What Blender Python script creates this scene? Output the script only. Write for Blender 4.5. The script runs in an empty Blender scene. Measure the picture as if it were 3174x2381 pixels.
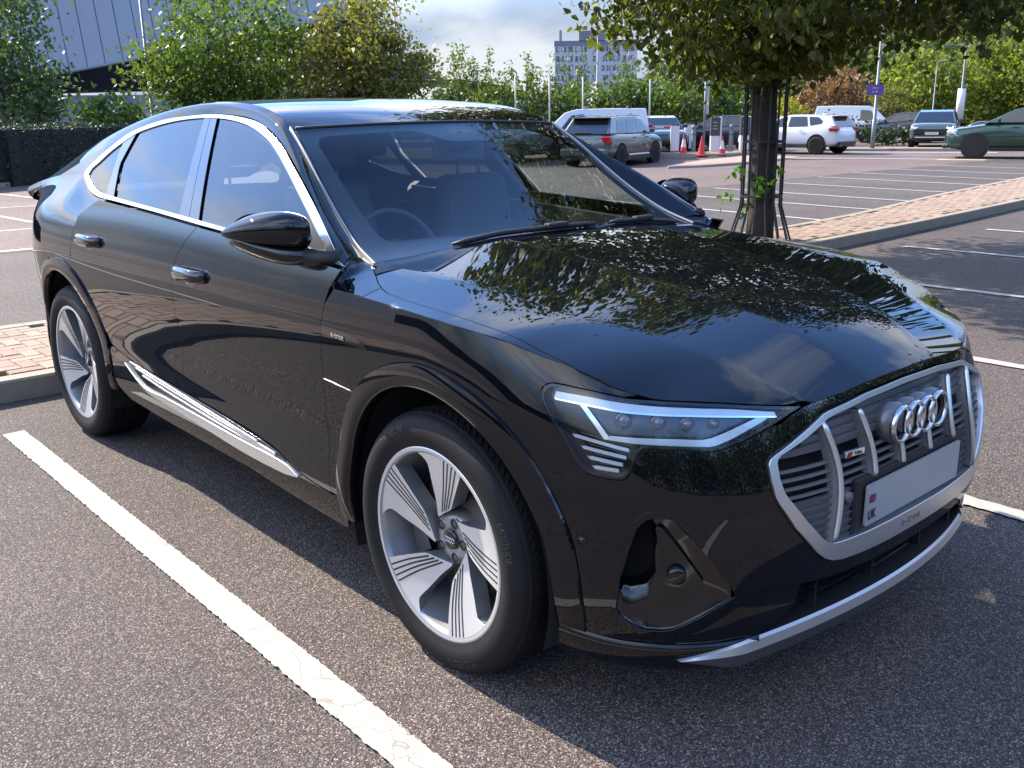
import bpy, bmesh, math, random
import numpy as np
from mathutils import Vector, Matrix, geometry
scene = bpy.context.scene
COL = scene.collection
R = math.radians
# ---------------------------------------------------------------- camera
CAM_POS = (1.99703, -2.42955, 1.53331)
CAM_YAW, CAM_PITCH, CAM_ROLL = R(138.3084), R(15.5603), R(-0.79335)
cam_data = bpy.data.cameras.new('camera'); cam_data.sensor_fit = 'HORIZONTAL'; cam_data.sensor_width = 36.0
cam_data.lens = 36.0 * 0.940225; cam_data.clip_start = 0.05; cam_data.clip_end = 3000
cam = bpy.data.objects.new('camera', cam_data); COL.objects.link(cam); scene.camera = cam
_f = Vector((math.cos(CAM_YAW) * math.cos(CAM_PITCH), math.sin(CAM_YAW) * math.cos(CAM_PITCH), -math.sin(CAM_PITCH)))
_r = _f.cross(Vector((0, 0, 1))).normalized(); _u = _r.cross(_f)
_c, _s = math.cos(CAM_ROLL), math.sin(CAM_ROLL)
_r, _u = _c * _r + _s * _u, -_s * _r + _c * _u
cam.matrix_world = Matrix(((_r.x, _u.x, -_f.x, CAM_POS[0]), (_r.y, _u.y, -_f.y, CAM_POS[1]), (_r.z, _u.z, -_f.z, CAM_POS[2]), (0, 0, 0, 1)))
# ---------------------------------------------------------------- light: afternoon sun behind the car, broken cloud
SUN_EL, SUN_AZ = R(38), R(189)            # azimuth (towards the sun) counted from +X towards +Y
sun_dir = Vector((math.cos(SUN_AZ) * math.cos(SUN_EL), math.sin(SUN_AZ) * math.cos(SUN_EL), math.sin(SUN_EL)))
sl = bpy.data.lights.new('sun', 'SUN'); sl.energy = 4.4; sl.angle = R(0.53); sl.color = (1.0, .89, .74)
sun = bpy.data.objects.new('sun', sl); COL.objects.link(sun)
sun.rotation_euler = sun_dir.to_track_quat('Z', 'Y').to_euler()
world = bpy.data.worlds.new('World'); scene.world = world; world.use_nodes = True
nt = world.node_tree; nt.nodes.clear(); N = nt.nodes.new; L = nt.links.new
out = N('ShaderNodeOutputWorld'); bg = N('ShaderNodeBackground'); bg.inputs[1].default_value = 0.15
sky = N('ShaderNodeTexSky'); sky.sky_type = 'NISHITA'; sky.sun_disc = False; sky.sun_elevation = SUN_EL
sky.sun_rotation = math.atan2(sun_dir.x, sun_dir.y); sky.air_density = 1.0; sky.dust_density = 0.25; sky.ozone_density = 2.2; sky.altitude = 60
tc = N('ShaderNodeTexCoord'); sep = N('ShaderNodeSeparateXYZ'); L(tc.outputs['Generated'], sep.inputs[0])
def wmath(op, a, b=None, clamp=False):
    n = N('ShaderNodeMath'); n.operation = op; n.use_clamp = clamp
    for i, v in enumerate((a, b)):
        if v is None: continue
        if isinstance(v, (int, float)): n.inputs[i].default_value = v
        else: L(v, n.inputs[i])
    return n.outputs[0]
den = wmath('ADD', wmath('MAXIMUM', sep.outputs[2], 0.0), 0.13)
comb = N('ShaderNodeCombineXYZ'); L(wmath('DIVIDE', sep.outputs[0], den), comb.inputs[0]); L(wmath('DIVIDE', sep.outputs[1], den), comb.inputs[1])
cn = N('ShaderNodeTexNoise'); cn.noise_dimensions = '3D'; cn.inputs['Scale'].default_value = 0.95; cn.inputs['Detail'].default_value = 7
cn.inputs['Roughness'].default_value = 0.56; cn.inputs['Distortion'].default_value = 0.35
mp = N('ShaderNodeMapping'); mp.inputs['Location'].default_value = (3.1, 1.7, 0.4); L(comb.outputs[0], mp.inputs[0]); L(mp.outputs[0], cn.inputs['Vector'])
rmp = N('ShaderNodeValToRGB'); rmp.color_ramp.elements[0].position = .46; rmp.color_ramp.elements[1].position = .63; L(cn.outputs[0], rmp.inputs[0])
cn2 = N('ShaderNodeTexNoise'); cn2.inputs['Scale'].default_value = 2.3; cn2.inputs['Detail'].default_value = 4; L(mp.outputs[0], cn2.inputs['Vector'])
def wmix(f, a, b):
    n = N('ShaderNodeMix'); n.data_type = 'RGBA'; L(f, n.inputs[0])
    for i, v in ((6, a), (7, b)):
        if isinstance(v, tuple): n.inputs[i].default_value = (*v, 1)
        else: L(v, n.inputs[i])
    return n.outputs[2]
def wrange(v, a, b, c, d):
    n = N('ShaderNodeMapRange'); n.interpolation_type = 'SMOOTHSTEP'; L(v, n.inputs[0])
    for i, q in enumerate((a, b, c, d)): n.inputs[i + 1].default_value = q
    return n.outputs[0]
high = wmix(cn2.outputs[0], (5.0, 5.2, 5.6), (9.6, 9.4, 9.2)); cn3 = N('ShaderNodeTexNoise'); cn3.inputs['Scale'].default_value = 1.0; cn3.inputs['Detail'].default_value = 5; cn3.inputs['Roughness'].default_value = .5; mp3 = N('ShaderNodeMapping'); mp3.inputs['Scale'].default_value = (5.5, 5.5, 13.0); L(tc.outputs['Generated'], mp3.inputs[0]); L(mp3.outputs[0], cn3.inputs['Vector'])
low = wmix(wrange(cn3.outputs[0], .40, .62, 0, 1), (1.15, 1.34, 1.72), (2.15, 2.2, 2.3))
ccol = wmix(wrange(sep.outputs[2], .12, .26, 0, 1), low, high)
veil = wrange(sep.outputs[2], .08, .24, .97, 0.)
cover = wmath('MAXIMUM', wmath('MULTIPLY', rmp.outputs[0], 0.86), veil)
skt = N('ShaderNodeMix'); skt.data_type = 'RGBA'; skt.blend_type = 'MULTIPLY'; skt.inputs[0].default_value = 1.; L(sky.outputs[0], skt.inputs[6]); skt.inputs[7].default_value = (.82, 1.04, 1.36, 1)
mixc_out = wmix(cover, skt.outputs[2], ccol)
L(mixc_out, bg.inputs[0]); L(bg.outputs[0], out.inputs[0])
scene.view_settings.view_transform = 'Standard'; scene.view_settings.look = 'None'
scene.view_settings.exposure = 1.36; scene.view_settings.gamma = 1.0; scene.view_settings.use_curve_mapping = False
scene.render.engine = 'CYCLES'
scene.cycles.max_bounces = 8; scene.cycles.transparent_max_bounces = 16; scene.cycles.use_denoising = True
scene.cycles.sample_clamp_indirect = 6.0; scene.cycles.caustics_reflective = False; scene.cycles.caustics_refractive = False
# ---------------------------------------------------------------- helpers
def srgb(h):
    if isinstance(h, str):
        h = h.lstrip('#'); c = [int(h[i:i + 2], 16) / 255 for i in (0, 2, 4)]
    else: c = h
    return tuple(x / 12.92 if x <= .04045 else ((x + .055) / 1.055) ** 2.4 for x in c)
MATS = {}
def mat(name, col=(.5, .5, .5), rough=.5, metal=0., spec=.5, coat=0., coat_rough=.03, emit=None, estr=1., var=0., vscale=8., bump=0., bscale=60., trans=0., sss=0., coords='Object'):
    if name in MATS: return MATS[name]
    m = bpy.data.materials.new(name); m.use_nodes = True; t = m.node_tree; b = t.nodes['Principled BSDF']
    b.inputs['Base Color'].default_value = (*col, 1); b.inputs['Roughness'].default_value = rough; b.inputs['Metallic'].default_value = metal
    b.inputs['Specular IOR Level'].default_value = spec; b.inputs['Coat Weight'].default_value = coat; b.inputs['Coat Roughness'].default_value = coat_rough
    b.inputs['Transmission Weight'].default_value = trans
    if emit: b.inputs['Emission Color'].default_value = (*emit, 1); b.inputs['Emission Strength'].default_value = estr
    if var or bump:
        tcn = t.nodes.new('ShaderNodeTexCoord')
    if var:
        n = t.nodes.new('ShaderNodeTexNoise'); n.inputs['Scale'].default_value = vscale; n.inputs['Detail'].default_value = 6; n.inputs['Roughness'].default_value = .6
        t.links.new(tcn.outputs[coords], n.inputs['Vector'])
        mx = t.nodes.new('ShaderNodeMix'); mx.data_type = 'RGBA'; t.links.new(n.outputs[0], mx.inputs[0])
        mx.inputs[6].default_value = (*[max(0, c * (1 - var)) for c in col], 1); mx.inputs[7].default_value = (*[min(1, c * (1 + var)) for c in col], 1)
        t.links.new(mx.outputs[2], b.inputs['Base Color'])
    if bump:
        n = t.nodes.new('ShaderNodeTexNoise'); n.inputs['Scale'].default_value = bscale; n.inputs['Detail'].default_value = 5
        t.links.new(tcn.outputs[coords], n.inputs['Vector'])
        bp = t.nodes.new('ShaderNodeBump'); bp.inputs['Strength'].default_value = bump; bp.inputs['Distance'].default_value = .01
        t.links.new(n.outputs[0], bp.inputs['Height']); t.links.new(bp.outputs[0], b.inputs['Normal'])
    MATS[name] = m; return m
def glass_mat(name, tint, ior=1.55, rough=0.0):
    if name in MATS: return MATS[name]
    m = bpy.data.materials.new(name); m.use_nodes = True; t = m.node_tree; t.nodes.clear()
    o = t.nodes.new('ShaderNodeOutputMaterial'); mx = t.nodes.new('ShaderNodeMixShader'); tr = t.nodes.new('ShaderNodeBsdfTransparent'); gl = t.nodes.new('ShaderNodeBsdfGlossy')
    fr = t.nodes.new('ShaderNodeFresnel'); ge = t.nodes.new('ShaderNodeNewGeometry'); mi = t.nodes.new('ShaderNodeMix'); mi.data_type = 'FLOAT'; mi.inputs[2].default_value = ior; mi.inputs[3].default_value = 1 / ior; t.links.new(ge.outputs['Backfacing'], mi.inputs[0]); t.links.new(mi.outputs[0], fr.inputs[0]); tr.inputs[0].default_value = (*tint, 1); gl.inputs['Roughness'].default_value = rough
    t.links.new(fr.outputs[0], mx.inputs[0]); t.links.new(tr.outputs[0], mx.inputs[1]); t.links.new(gl.outputs[0], mx.inputs[2]); t.links.new(mx.outputs[0], o.inputs[0])
    MATS[name] = m; return m
def empty(name, loc=(0, 0, 0), rz=0., label=None, cat=None, group=None):
    o = bpy.data.objects.new(name, None); COL.objects.link(o); o.location = loc; o.rotation_euler = (0, 0, rz); o.empty_display_size = .2
    return tag(o, label, cat, group)
def tag(o, label=None, cat=None, group=None, kind=None):
    if label: o['label'] = label
    if cat: o['category'] = cat
    if group: o['group'] = group
    if kind: o['kind'] = kind
    return o
def link(name, me, m=None, parent=None):
    o = bpy.data.objects.new(name, me); COL.objects.link(o)
    if m is not None:
        for mm in (m if isinstance(m, (list, tuple)) else [m]): me.materials.append(mm)
    if parent is not None: o.parent = parent
    return o
def mesh_obj(name, verts, faces, m=None, parent=None, smooth=False, normals=None, midx=None):
    me = bpy.data.meshes.new(name); me.from_pydata([tuple(map(float, v)) for v in verts], [], [tuple(map(int, f)) for f in faces]); me.update()
    if smooth: me.polygons.foreach_set('use_smooth', [True] * len(me.polygons))
    if normals is not None: me.normals_split_custom_set_from_vertices([tuple(map(float, n)) for n in normals])
    o = link(name, me, m, parent)
    if midx is not None: me.polygons.foreach_set('material_index', midx)
    return o
def copy_tree(o, parent=None):
    c = o.copy(); COL.objects.link(c); c.parent = parent
    for ch in list(o.children): copy_tree(ch, c)
    return c
class MB:
    """collects simple shapes into one mesh"""
    def __init__(s): s.v = []; s.f = []; s.sm = []
    def add(s, v, f, sm=False):
        b = len(s.v); s.v += [tuple(map(float, p)) for p in v]; s.f += [tuple(i + b for i in q) for q in f]; s.sm += [sm] * len(f); return s
    def box(s, c, d, rz=0., bev=0.):
        x, y, z = d[0] / 2, d[1] / 2, d[2] / 2; ca, sa = math.cos(rz), math.sin(rz); pts = []
        for a, b2, e in ((-x, -y, -z), (x, -y, -z), (x, y, -z), (-x, y, -z), (-x, -y, z), (x, -y, z), (x, y, z), (-x, y, z)):
            pts.append((c[0] + a * ca - b2 * sa, c[1] + a * sa + b2 * ca, c[2] + e))
        return s.add(pts, [(3, 2, 1, 0), (4, 5, 6, 7), (0, 1, 5, 4), (1, 2, 6, 5), (2, 3, 7, 6), (3, 0, 4, 7)])
    def tube(s, pts, r, n=8, caps=True, sm=True):
        pts = [Vector(p) for p in pts]; rr = r if isinstance(r, (list, tuple)) else [r] * len(pts); v = []; f = []; up = None
        for i, p in enumerate(pts):
            d = (pts[min(i + 1, len(pts) - 1)] - pts[max(i - 1, 0)]).normalized()
            if up is None: up = d.orthogonal().normalized()
            up = (up - d * up.dot(d)).normalized(); w = d.cross(up)
            for k in range(n):
                a = 2 * math.pi * k / n; v.append(p + (up * math.cos(a) + w * math.sin(a)) * rr[i])
        for i in range(len(pts) - 1):
            for k in range(n): f.append((i * n + k, i * n + (k + 1) % n, (i + 1) * n + (k + 1) % n, (i + 1) * n + k))
        if caps: f.append(tuple(range(n - 1, -1, -1))); f.append(tuple((len(pts) - 1) * n + k for k in range(n)))
        return s.add(v, f, sm)
    def lathe(s, prof, c=(0, 0, 0), axis='Y', n=48, sm=True, a0=0., a1=2 * math.pi):
        v = []; f = []; full = abs(a1 - a0 - 2 * math.pi) < 1e-6; m_ = n if full else n + 1
        for r_, h in prof:
            for k in range(m_):
                a = a0 + (a1 - a0) * k / n; ca, sa = r_ * math.cos(a), r_ * math.sin(a)
                v.append((c[0] + ca, c[1] + h, c[2] + sa) if axis == 'Y' else (c[0] + ca, c[1] + sa, c[2] + h) if axis == 'Z' else (c[0] + h, c[1] + ca, c[2] + sa))
        for i in range(len(prof) - 1):
            for k in range(n): f.append((i * m_ + k, i * m_ + (k + 1) % m_, (i + 1) * m_ + (k + 1) % m_, (i + 1) * m_ + k))
        return s.add(v, f, sm)
    def prism(s, poly, h0, h1, frame=None, sm=False):
        """poly in 2-D, extruded from h0 to h1; frame maps (a, b, h) to 3-D"""
        fr_ = frame or (lambda a, b, h: (a, b, h)); n = len(poly)
        v = [fr_(a, b, h0) for a, b in poly] + [fr_(a, b, h1) for a, b in poly]
        f = [tuple(range(n - 1, -1, -1)), tuple(range(n, 2 * n))] + [(i, (i + 1) % n, n + (i + 1) % n, n + i) for i in range(n)]
        return s.add(v, f, sm)
    def build(s, name, m=None, parent=None, fix=False):
        me = bpy.data.meshes.new(name); me.from_pydata(s.v, [], s.f); me.update(); me.polygons.foreach_set('use_smooth', s.sm)
        if fix:
            bm = bmesh.new(); bm.from_mesh(me); bmesh.ops.recalc_face_normals(bm, faces=bm.faces); bm.to_mesh(me); bm.free()
        return link(name, me, m, parent)
def bevel(o, w=.01, seg=2, ang=35):
    md = o.modifiers.new('bevel', 'BEVEL'); md.width = w; md.segments = seg; md.limit_method = 'ANGLE'; md.angle_limit = R(ang); md.harden_normals = False
    return o
def text_mesh(name, body, size, m, parent, frame, extrude=.002, align='CENTER', font_shear=0., spacing=1., bold=0.):
    """lettering as mesh; frame maps local (a, b, h) to 3-D"""
    cu = bpy.data.curves.new(name, 'FONT'); cu.body = body; cu.size = size; cu.extrude = extrude; cu.align_x = align; cu.align_y = 'CENTER'; cu.shear = font_shear
    cu.space_character = spacing; cu.offset = bold; cu.resolution_u = 3
    tmp = bpy.data.objects.new('lettering_tmp', cu); COL.objects.link(tmp)
    dg = bpy.context.evaluated_depsgraph_get(); me = bpy.data.meshes.new_from_object(tmp.evaluated_get(dg)); bpy.data.objects.remove(tmp); bpy.data.curves.remove(cu)
    for v in me.vertices: v.co = Vector(frame(v.co.x, v.co.y, v.co.z))
    me.materials.clear(); me.name = name
    return link(name, me, m, parent)
def loft(name, curves, m, parent, nu=40, nv=10, flip=False, closed=False, smooth=True):
    """smooth surface through 3-D curves (each a list of points)"""
    C_ = []
    for c in curves:
        c = np.array(c, float); d = np.r_[0, np.cumsum(np.linalg.norm(np.diff(c, axis=0), axis=1))]; d /= d[-1]
        u = np.linspace(0, 1, nu); C_.append(np.stack([crv(list(zip(d, c[:, k])))(u) for k in range(3)], 1))
    C_ = np.array(C_); kk = np.linspace(0, 1, len(C_)); vv = np.linspace(0, 1, nv)
    G = np.zeros((nv, nu, 3))
    for i in range(nu):
        for k in range(3): G[:, i, k] = crv(list(zip(kk, C_[:, i, k])))(vv) if len(C_) > 2 else np.interp(vv, kk, C_[:, i, k])
    V = G.reshape(-1, 3); F_ = []
    for j in range(nv - 1):
        for i in range(nu - 1):
            q = (j * nu + i, j * nu + i + 1, (j + 1) * nu + i + 1, (j + 1) * nu + i); F_.append(q[::-1] if flip else q)
    return mesh_obj(name, V, F_, m, parent, smooth=smooth)
def _dens(poly, step, closed=True):
    o = []; n = len(poly)
    for i in range(n if closed else n - 1):
        a = np.array(poly[i], float); b = np.array(poly[(i + 1) % n], float); k = max(1, int(np.ceil(np.linalg.norm(b - a) / step)))
        for j in range(k): o.append(a + (b - a) * j / k)
    if not closed: o.append(np.array(poly[-1], float))
    return np.array(o)
def spl(pts, n=24):
    """smooth open 2-D/3-D polyline through points"""
    c = np.array(pts, float); d = np.r_[0, np.cumsum(np.linalg.norm(np.diff(c, axis=0), axis=1))]; d /= d[-1]; u = np.linspace(0, 1, n)
    return [tuple(float(x) for x in q) for q in np.stack([crv(list(zip(d, c[:, k])))(u) for k in range(c.shape[1])], 1)]
def round_poly(poly, r=.01, n=4):
    o = []; m_ = len(poly)
    for i in range(m_):
        a, b, c = (np.array(poly[(i + k) % m_], float) for k in (-1, 0, 1)); d1 = a - b; d2 = c - b; l1 = np.linalg.norm(d1); l2 = np.linalg.norm(d2)
        q = min(r, .45 * l1, .45 * l2); p0 = b + d1 / l1 * q; p1 = b + d2 / l2 * q
        for k in range(n + 1):
            t = k / n; o.append(tuple((1 - t) ** 2 * p0 + 2 * t * (1 - t) * b + t * t * p1))
    return o
def _inside(P, poly):
    x, y = P[:, 0], P[:, 1]; c = np.zeros(len(P), bool); n = len(poly); j = n - 1
    for i in range(n):
        xi, yi = poly[i]; xj, yj = poly[j]
        if yi != yj:
            c ^= ((yi > y) != (yj > y)) & (x < (xj - xi) * (y - yi) / (yj - yi) + xi)
        j = i
    return c
def _offset(poly, g):
    poly = np.array(poly, float); a = np.roll(poly, 1, 0); b = np.roll(poly, -1, 0); t = b - a; t /= np.maximum(np.linalg.norm(t, axis=1, keepdims=True), 1e-9)
    area = np.sum(poly[:, 0] * b[:, 1] - b[:, 0] * poly[:, 1]); nrm = np.stack([-t[:, 1], t[:, 0]], 1) * (1 if area > 0 else -1)
    return poly + nrm * g
def panel(name, loops, f, m, parent, orient, res=.03, depth=.014, gap=.0016, off=0., bead=.0022, feats=()):
    """one body panel: outline(s) in the surface's own parameters, exact surface normals, folded edge"""
    orient = np.array(orient, float); L2 = []
    for k, lp in enumerate(loops):
        p = _dens(lp, res * .55); p = _offset(p, gap if k == 0 else -gap); L2.append(p)
    b0 = L2[0].min(0); b1 = L2[0].max(0); gx, gy = np.meshgrid(np.arange(b0[0] + res * .3, b1[0], res), np.arange(b0[1] + res * .3, b1[1], res)); gp = np.stack([gx.ravel(), gy.ravel()], 1)
    ok = _inside(gp, L2[0])
    for h in L2[1:]: ok &= ~_inside(gp, h)
    gp = gp[ok]; FT = [_dens(q, res * .5, False) for q in feats]; allb = np.concatenate(L2 + FT)
    if len(gp):
        keep = np.ones(len(gp), bool)
        for i in range(0, len(gp), 400):
            keep[i:i + 400] = (np.linalg.norm(gp[i:i + 400, None] - allb[None], axis=2).min(1) > res * .42)
        gp = gp[keep]
    pts = np.concatenate([allb, gp]); ed = []; b = 0
    for lp in L2: ed += [(b + i, b + (i + 1) % len(lp)) for i in range(len(lp))]; b += len(lp)
    for q in FT: ed += [(b + i, b + i + 1) for i in range(len(q) - 1)]; b += len(q)
    vv, ee, ff, ov, oe, of = geometry.delaunay_2d_cdt([Vector(p) for p in pts], ed, [], 0, 1e-7)
    P2 = np.array([(v.x, v.y) for v in vv]); cen = np.array([P2[list(q)].mean(0) for q in ff]); ok = _inside(cen, L2[0])
    for h in L2[1:]: ok &= ~_inside(cen, h)
    tri = [q for q, o in zip(ff, ok) if o]
    def ev(P):
        u, v = P[:, 0], P[:, 1]; e = 1e-4; X = f(u, v); du = f(u + e, v) - f(u - e, v); dv = f(u, v + e) - f(u, v - e); n = np.cross(du, dv)
        n /= np.maximum(np.linalg.norm(n, axis=1, keepdims=True), 1e-12); n *= np.where((n @ orient) < 0, -1, 1)[:, None]; return X + n * off, n
    X, n = ev(P2); F_ = []
    for q in tri:
        a, b_, c = X[q[0]], X[q[1]], X[q[2]]; F_.append(tuple(q) if np.dot(np.cross(b_ - a, c - a), n[q[0]]) > 0 else tuple(q[::-1]))
    V = list(X); NN = list(n); base = len(V)
    for lp in L2:
        Xb, nb = ev(np.array(lp)); k = len(lp); t = np.roll(Xb, -1, 0) - np.roll(Xb, 1, 0); t /= np.maximum(np.linalg.norm(t, axis=1, keepdims=True), 1e-9)
        cen = ev(np.array([np.mean(lp, 0)]))[0][0]; on = np.cross(t, nb)
        inner2 = _offset(lp, 1e-3) if lp is L2[0] else _offset(lp, -1e-3); inw = ev(np.array(inner2))[0] - Xb
        on *= np.where((on * inw).sum(1) > 0, -1, 1)[:, None]
        rows = [(Xb, nb), (Xb - nb * bead * .35 + on * bead * .15, (nb + on) / math.sqrt(2)), (Xb - nb * bead, on), (Xb - nb * depth, on)]
        st = []
        for X_, n_ in rows: st.append(len(V)); V += list(X_); NN += list(n_)
        for a, c in zip(st[:-1], st[1:]):
            for i in range(k):
                j = (i + 1) % k; q = (a + i, a + j, c + j, c + i); A_ = np.array(V[q[0]]); g_ = np.cross(np.array(V[q[1]]) - A_, np.array(V[q[3]]) - A_)
                F_.append(q if np.dot(g_, NN[c + i] + NN[a + i]) > 0 else q[::-1])
    return mesh_obj(name, V, F_, m, parent, smooth=True, normals=NN)
def mirror_obj(o, parent, name=None):
    """a copy of a part on the other flank of the car (y -> -y)"""
    me = o.data; V = np.empty(len(me.vertices) * 3); me.vertices.foreach_get('co', V); V = V.reshape(-1, 3) * (1, -1, 1)
    cn_ = None
    if me.has_custom_normals:
        cn_ = np.zeros((len(V), 3)); ln = np.empty(len(me.loops) * 3); me.corner_normals.foreach_get('vector', ln); ln = ln.reshape(-1, 3)
        vi = np.empty(len(me.loops), int); me.loops.foreach_get('vertex_index', vi); cn_[vi] = ln; cn_ *= (1, -1, 1)
    F_ = [tuple(p.vertices)[::-1] for p in me.polygons]; sm = [p.use_smooth for p in me.polygons]; mi = [p.material_index for p in me.polygons]
    c = mesh_obj(name or o.name.split('.')[0], V, F_, list(me.materials), parent, normals=cn_); c.data.polygons.foreach_set('use_smooth', sm); c.data.polygons.foreach_set('material_index', mi)
    if cn_ is not None: c.data.normals_split_custom_set_from_vertices([tuple(n) for n in cn_])
    for md in o.modifiers:
        q = c.modifiers.new(md.name, md.type)
        if md.type == 'BEVEL': q.width = md.width; q.segments = md.segments; q.limit_method = md.limit_method; q.angle_limit = md.angle_limit
    for ch in list(o.children): mirror_obj(ch, c)
    return c
# ---------------------------------------------------------------- car surfaces
def crv(pts):
    """smooth (Catmull style, monotone limited) 1-D curve through (x, y) points"""
    pts = sorted(pts); X = np.array([p[0] for p in pts], float); Y = np.array([p[1] for p in pts], float)
    h = np.diff(X); d = np.diff(Y) / h; m = np.zeros(len(X)); m[0] = d[0]; m[-1] = d[-1]
    for i in range(1, len(X) - 1):
        m[i] = (h[i] * d[i - 1] + h[i - 1] * d[i]) / (h[i] + h[i - 1])
    def f(x):
        x = np.asarray(x, float); i = np.clip(np.searchsorted(X, x) - 1, 0, len(X) - 2)
        t = (x - X[i]) / h[i]; tc = np.clip(t, 0, 1)
        y = ((1 + 2 * tc) * (1 - tc) ** 2 * Y[i] + tc * (1 - tc) ** 2 * h[i] * m[i]
             + tc * tc * (3 - 2 * tc) * Y[i + 1] + tc * tc * (tc - 1) * h[i] * m[i + 1])
        return y + np.where(t < 0, (x - X[0]) * m[0], 0) + np.where(t > 1, (x - X[-1]) * m[-1], 0)
    return f
front_s = crv([(.16, .16), (.3, .20), (.5, .22), (.65, .19), (.8, .09), (.92, .0), (1.1, -.02)])   # where the front corner starts to turn in
XR = -3.12                                 # where the rear corner starts to turn in
side_prof = crv([(.16, .845), (.22, .888), (.28, .917), (.34, .935), (.40, .944), (.47, .944), (.54, .942), (.62, .946),
                 (.70, .953), (.78, .961), (.86, .966), (.93, .965), (1.0, .956), (1.06, .944), (1.12, .927), (1.18, .905), (1.26, .87)])
front_x = crv([(.16, .75), (.20, .805), (.26, .860), (.32, .883), (.40, .894), (.48, .898), (.56, .898), (.64, .890),
               (.72, .872), (.80, .848), (.86, .826), (.92, .79), (1.0, .72), (1.1, .6)])
rear_x = crv([(.2, -3.80), (.35, -3.93), (.5, -3.965), (.7, -3.975), (.85, -3.955), (1.0, -3.92), (1.1, -3.90), (1.2, -3.84)])
def side_w(x, z):
    """half width of the body side, front and rear corners rounded in plan"""
    x = np.asarray(x, float); z = np.asarray(z, float)
    w = side_prof(z)
    w = w + .010 * np.exp(-((x + 2.95) / .55) ** 2 - ((z - 1.0) / .16) ** 2)      # rear haunch
    w = w - .006 * np.exp(-((x + 1.3) / .8) ** 2 - ((z - .57) / .07) ** 2)        # scooped doors
    xs = front_s(z); a = np.clip((x - xs) / (front_x(z) - xs), 0, .99999)
    b = np.clip((x - XR) / (rear_x(z) - XR), 0, .99999)
    return w * (1 - a ** 2) ** (1 / 3.4) * (1 - b ** 2.3) ** (1 / 3.2)
def S_side(s):
    def f(u, v):
        return np.stack([u, s * side_w(u, v), v], -1)
    return f
def S_front(s):
    def f(t, z):
        xs = front_s(z); x = xs + (front_x(z) - xs) * np.sin(t)
        return np.stack([x, s * side_prof(z) * np.maximum(np.cos(t), 1e-6) ** (2 / 3.4), z], -1)
    return f
def pfit(pts, deg):
    p = np.poly1d(np.polyfit([q[0] for q in pts], [q[1] for q in pts], deg)); return lambda x: p(np.asarray(x, float))
# hood and fender top, z = T(x, y)
h_dome_y = pfit([(-.6, .345), (-.25, .325), (-.1, .315), (.05, .305), (.2, .288), (.35, .262), (.5, .236), (.65, .210), (.8, .18), (.9, .16)], 3)
h_dome_z = pfit([(-.6, 1.158), (-.4, 1.147), (-.25, 1.135), (-.1, 1.118), (.05, 1.097), (.2, 1.075), (.35, 1.051), (.5, 1.019), (.65, .970), (.74, .927), (.8, .894), (.84, .866), (.87, .838), (.9, .805)], 6)
h_out_y = pfit([(-.6, .757), (-.5, .748), (-.075, .70), (.2, .655), (.343, .62), (.44, .585), (.641, .5), (.777, .441), (.9, .39)], 3)
h_out_z = pfit([(-.6, 1.108), (-.5, 1.103), (-.2, 1.085), (0, 1.066), (.2, 1.041), (.4, 1.006), (.55, .969), (.65, .937), (.74, .897), (.8, .864), (.84, .838), (.9, .79)], 6)
h_cre_z = crv([(-.6, 1.052), (-.42, 1.047), (-.19, 1.040), (.15, 1.018), (.28, 1.0), (.353, .98), (.45, .955), (.5, .938), (.55, .916), (.585, .9005), (.614, .8925), (.66, .888), (.712, .881), (.756, .869), (.79, .856), (.83, .835), (.9, .79)])
h_cre_y0 = crv([(-.6, .9465), (-.4, .9475), (0, .952)])
def T_top(x, y):
    x = np.asarray(x, float); y = np.abs(np.asarray(y, float))
    zc = h_cre_z(x); yc = side_w(np.minimum(x, .80), zc)
    yd = h_dome_y(x); zd = h_dome_z(x); yo = h_out_y(x); zo = h_out_z(x)
    z0 = zd + .006
    # centre valley -> dome crease
    q = np.clip(y / yd, 0, 1); za = z0 + (zd - z0) * q ** 2
    # dome -> outer crease : shallow hollow
    q = np.clip((y - yd) / np.maximum(yo - yd, 1e-3), 0, 1); zb = zd + (zo - zd) * (1.12 * q - .12 * q * q)
    # outer crease -> fender crease
    q = (y - yo) / np.maximum(yc - yo, 1e-3); q = np.clip(q, 0, 1.4); zf = zo + (zc - zo) * (.72 * q + .28 * q * q)
    return np.where(y < yd, za, np.where(y < yo, zb, zf))
def S_top(x, y):
    return np.stack([x, y, T_top(x, y)], -1)
# greenhouse side, y = G(x, z)
gls_plan = crv([(-4.0, .10), (-3.6, .055), (-3.2, .024), (-2.8, .008), (-2.3, .0), (-1.5, .0), (-1.0, .003), (-.7, .010), (-.4, .022)])
def gls_w(x, z):
    h = np.asarray(z, float) - 1.15
    return .889 - .56 * h - .16 * h * np.abs(h) - gls_plan(x)
def S_gls(s):
    def f(u, v):
        return np.stack([u, s * gls_w(u, v), v], -1)
    return f
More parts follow.
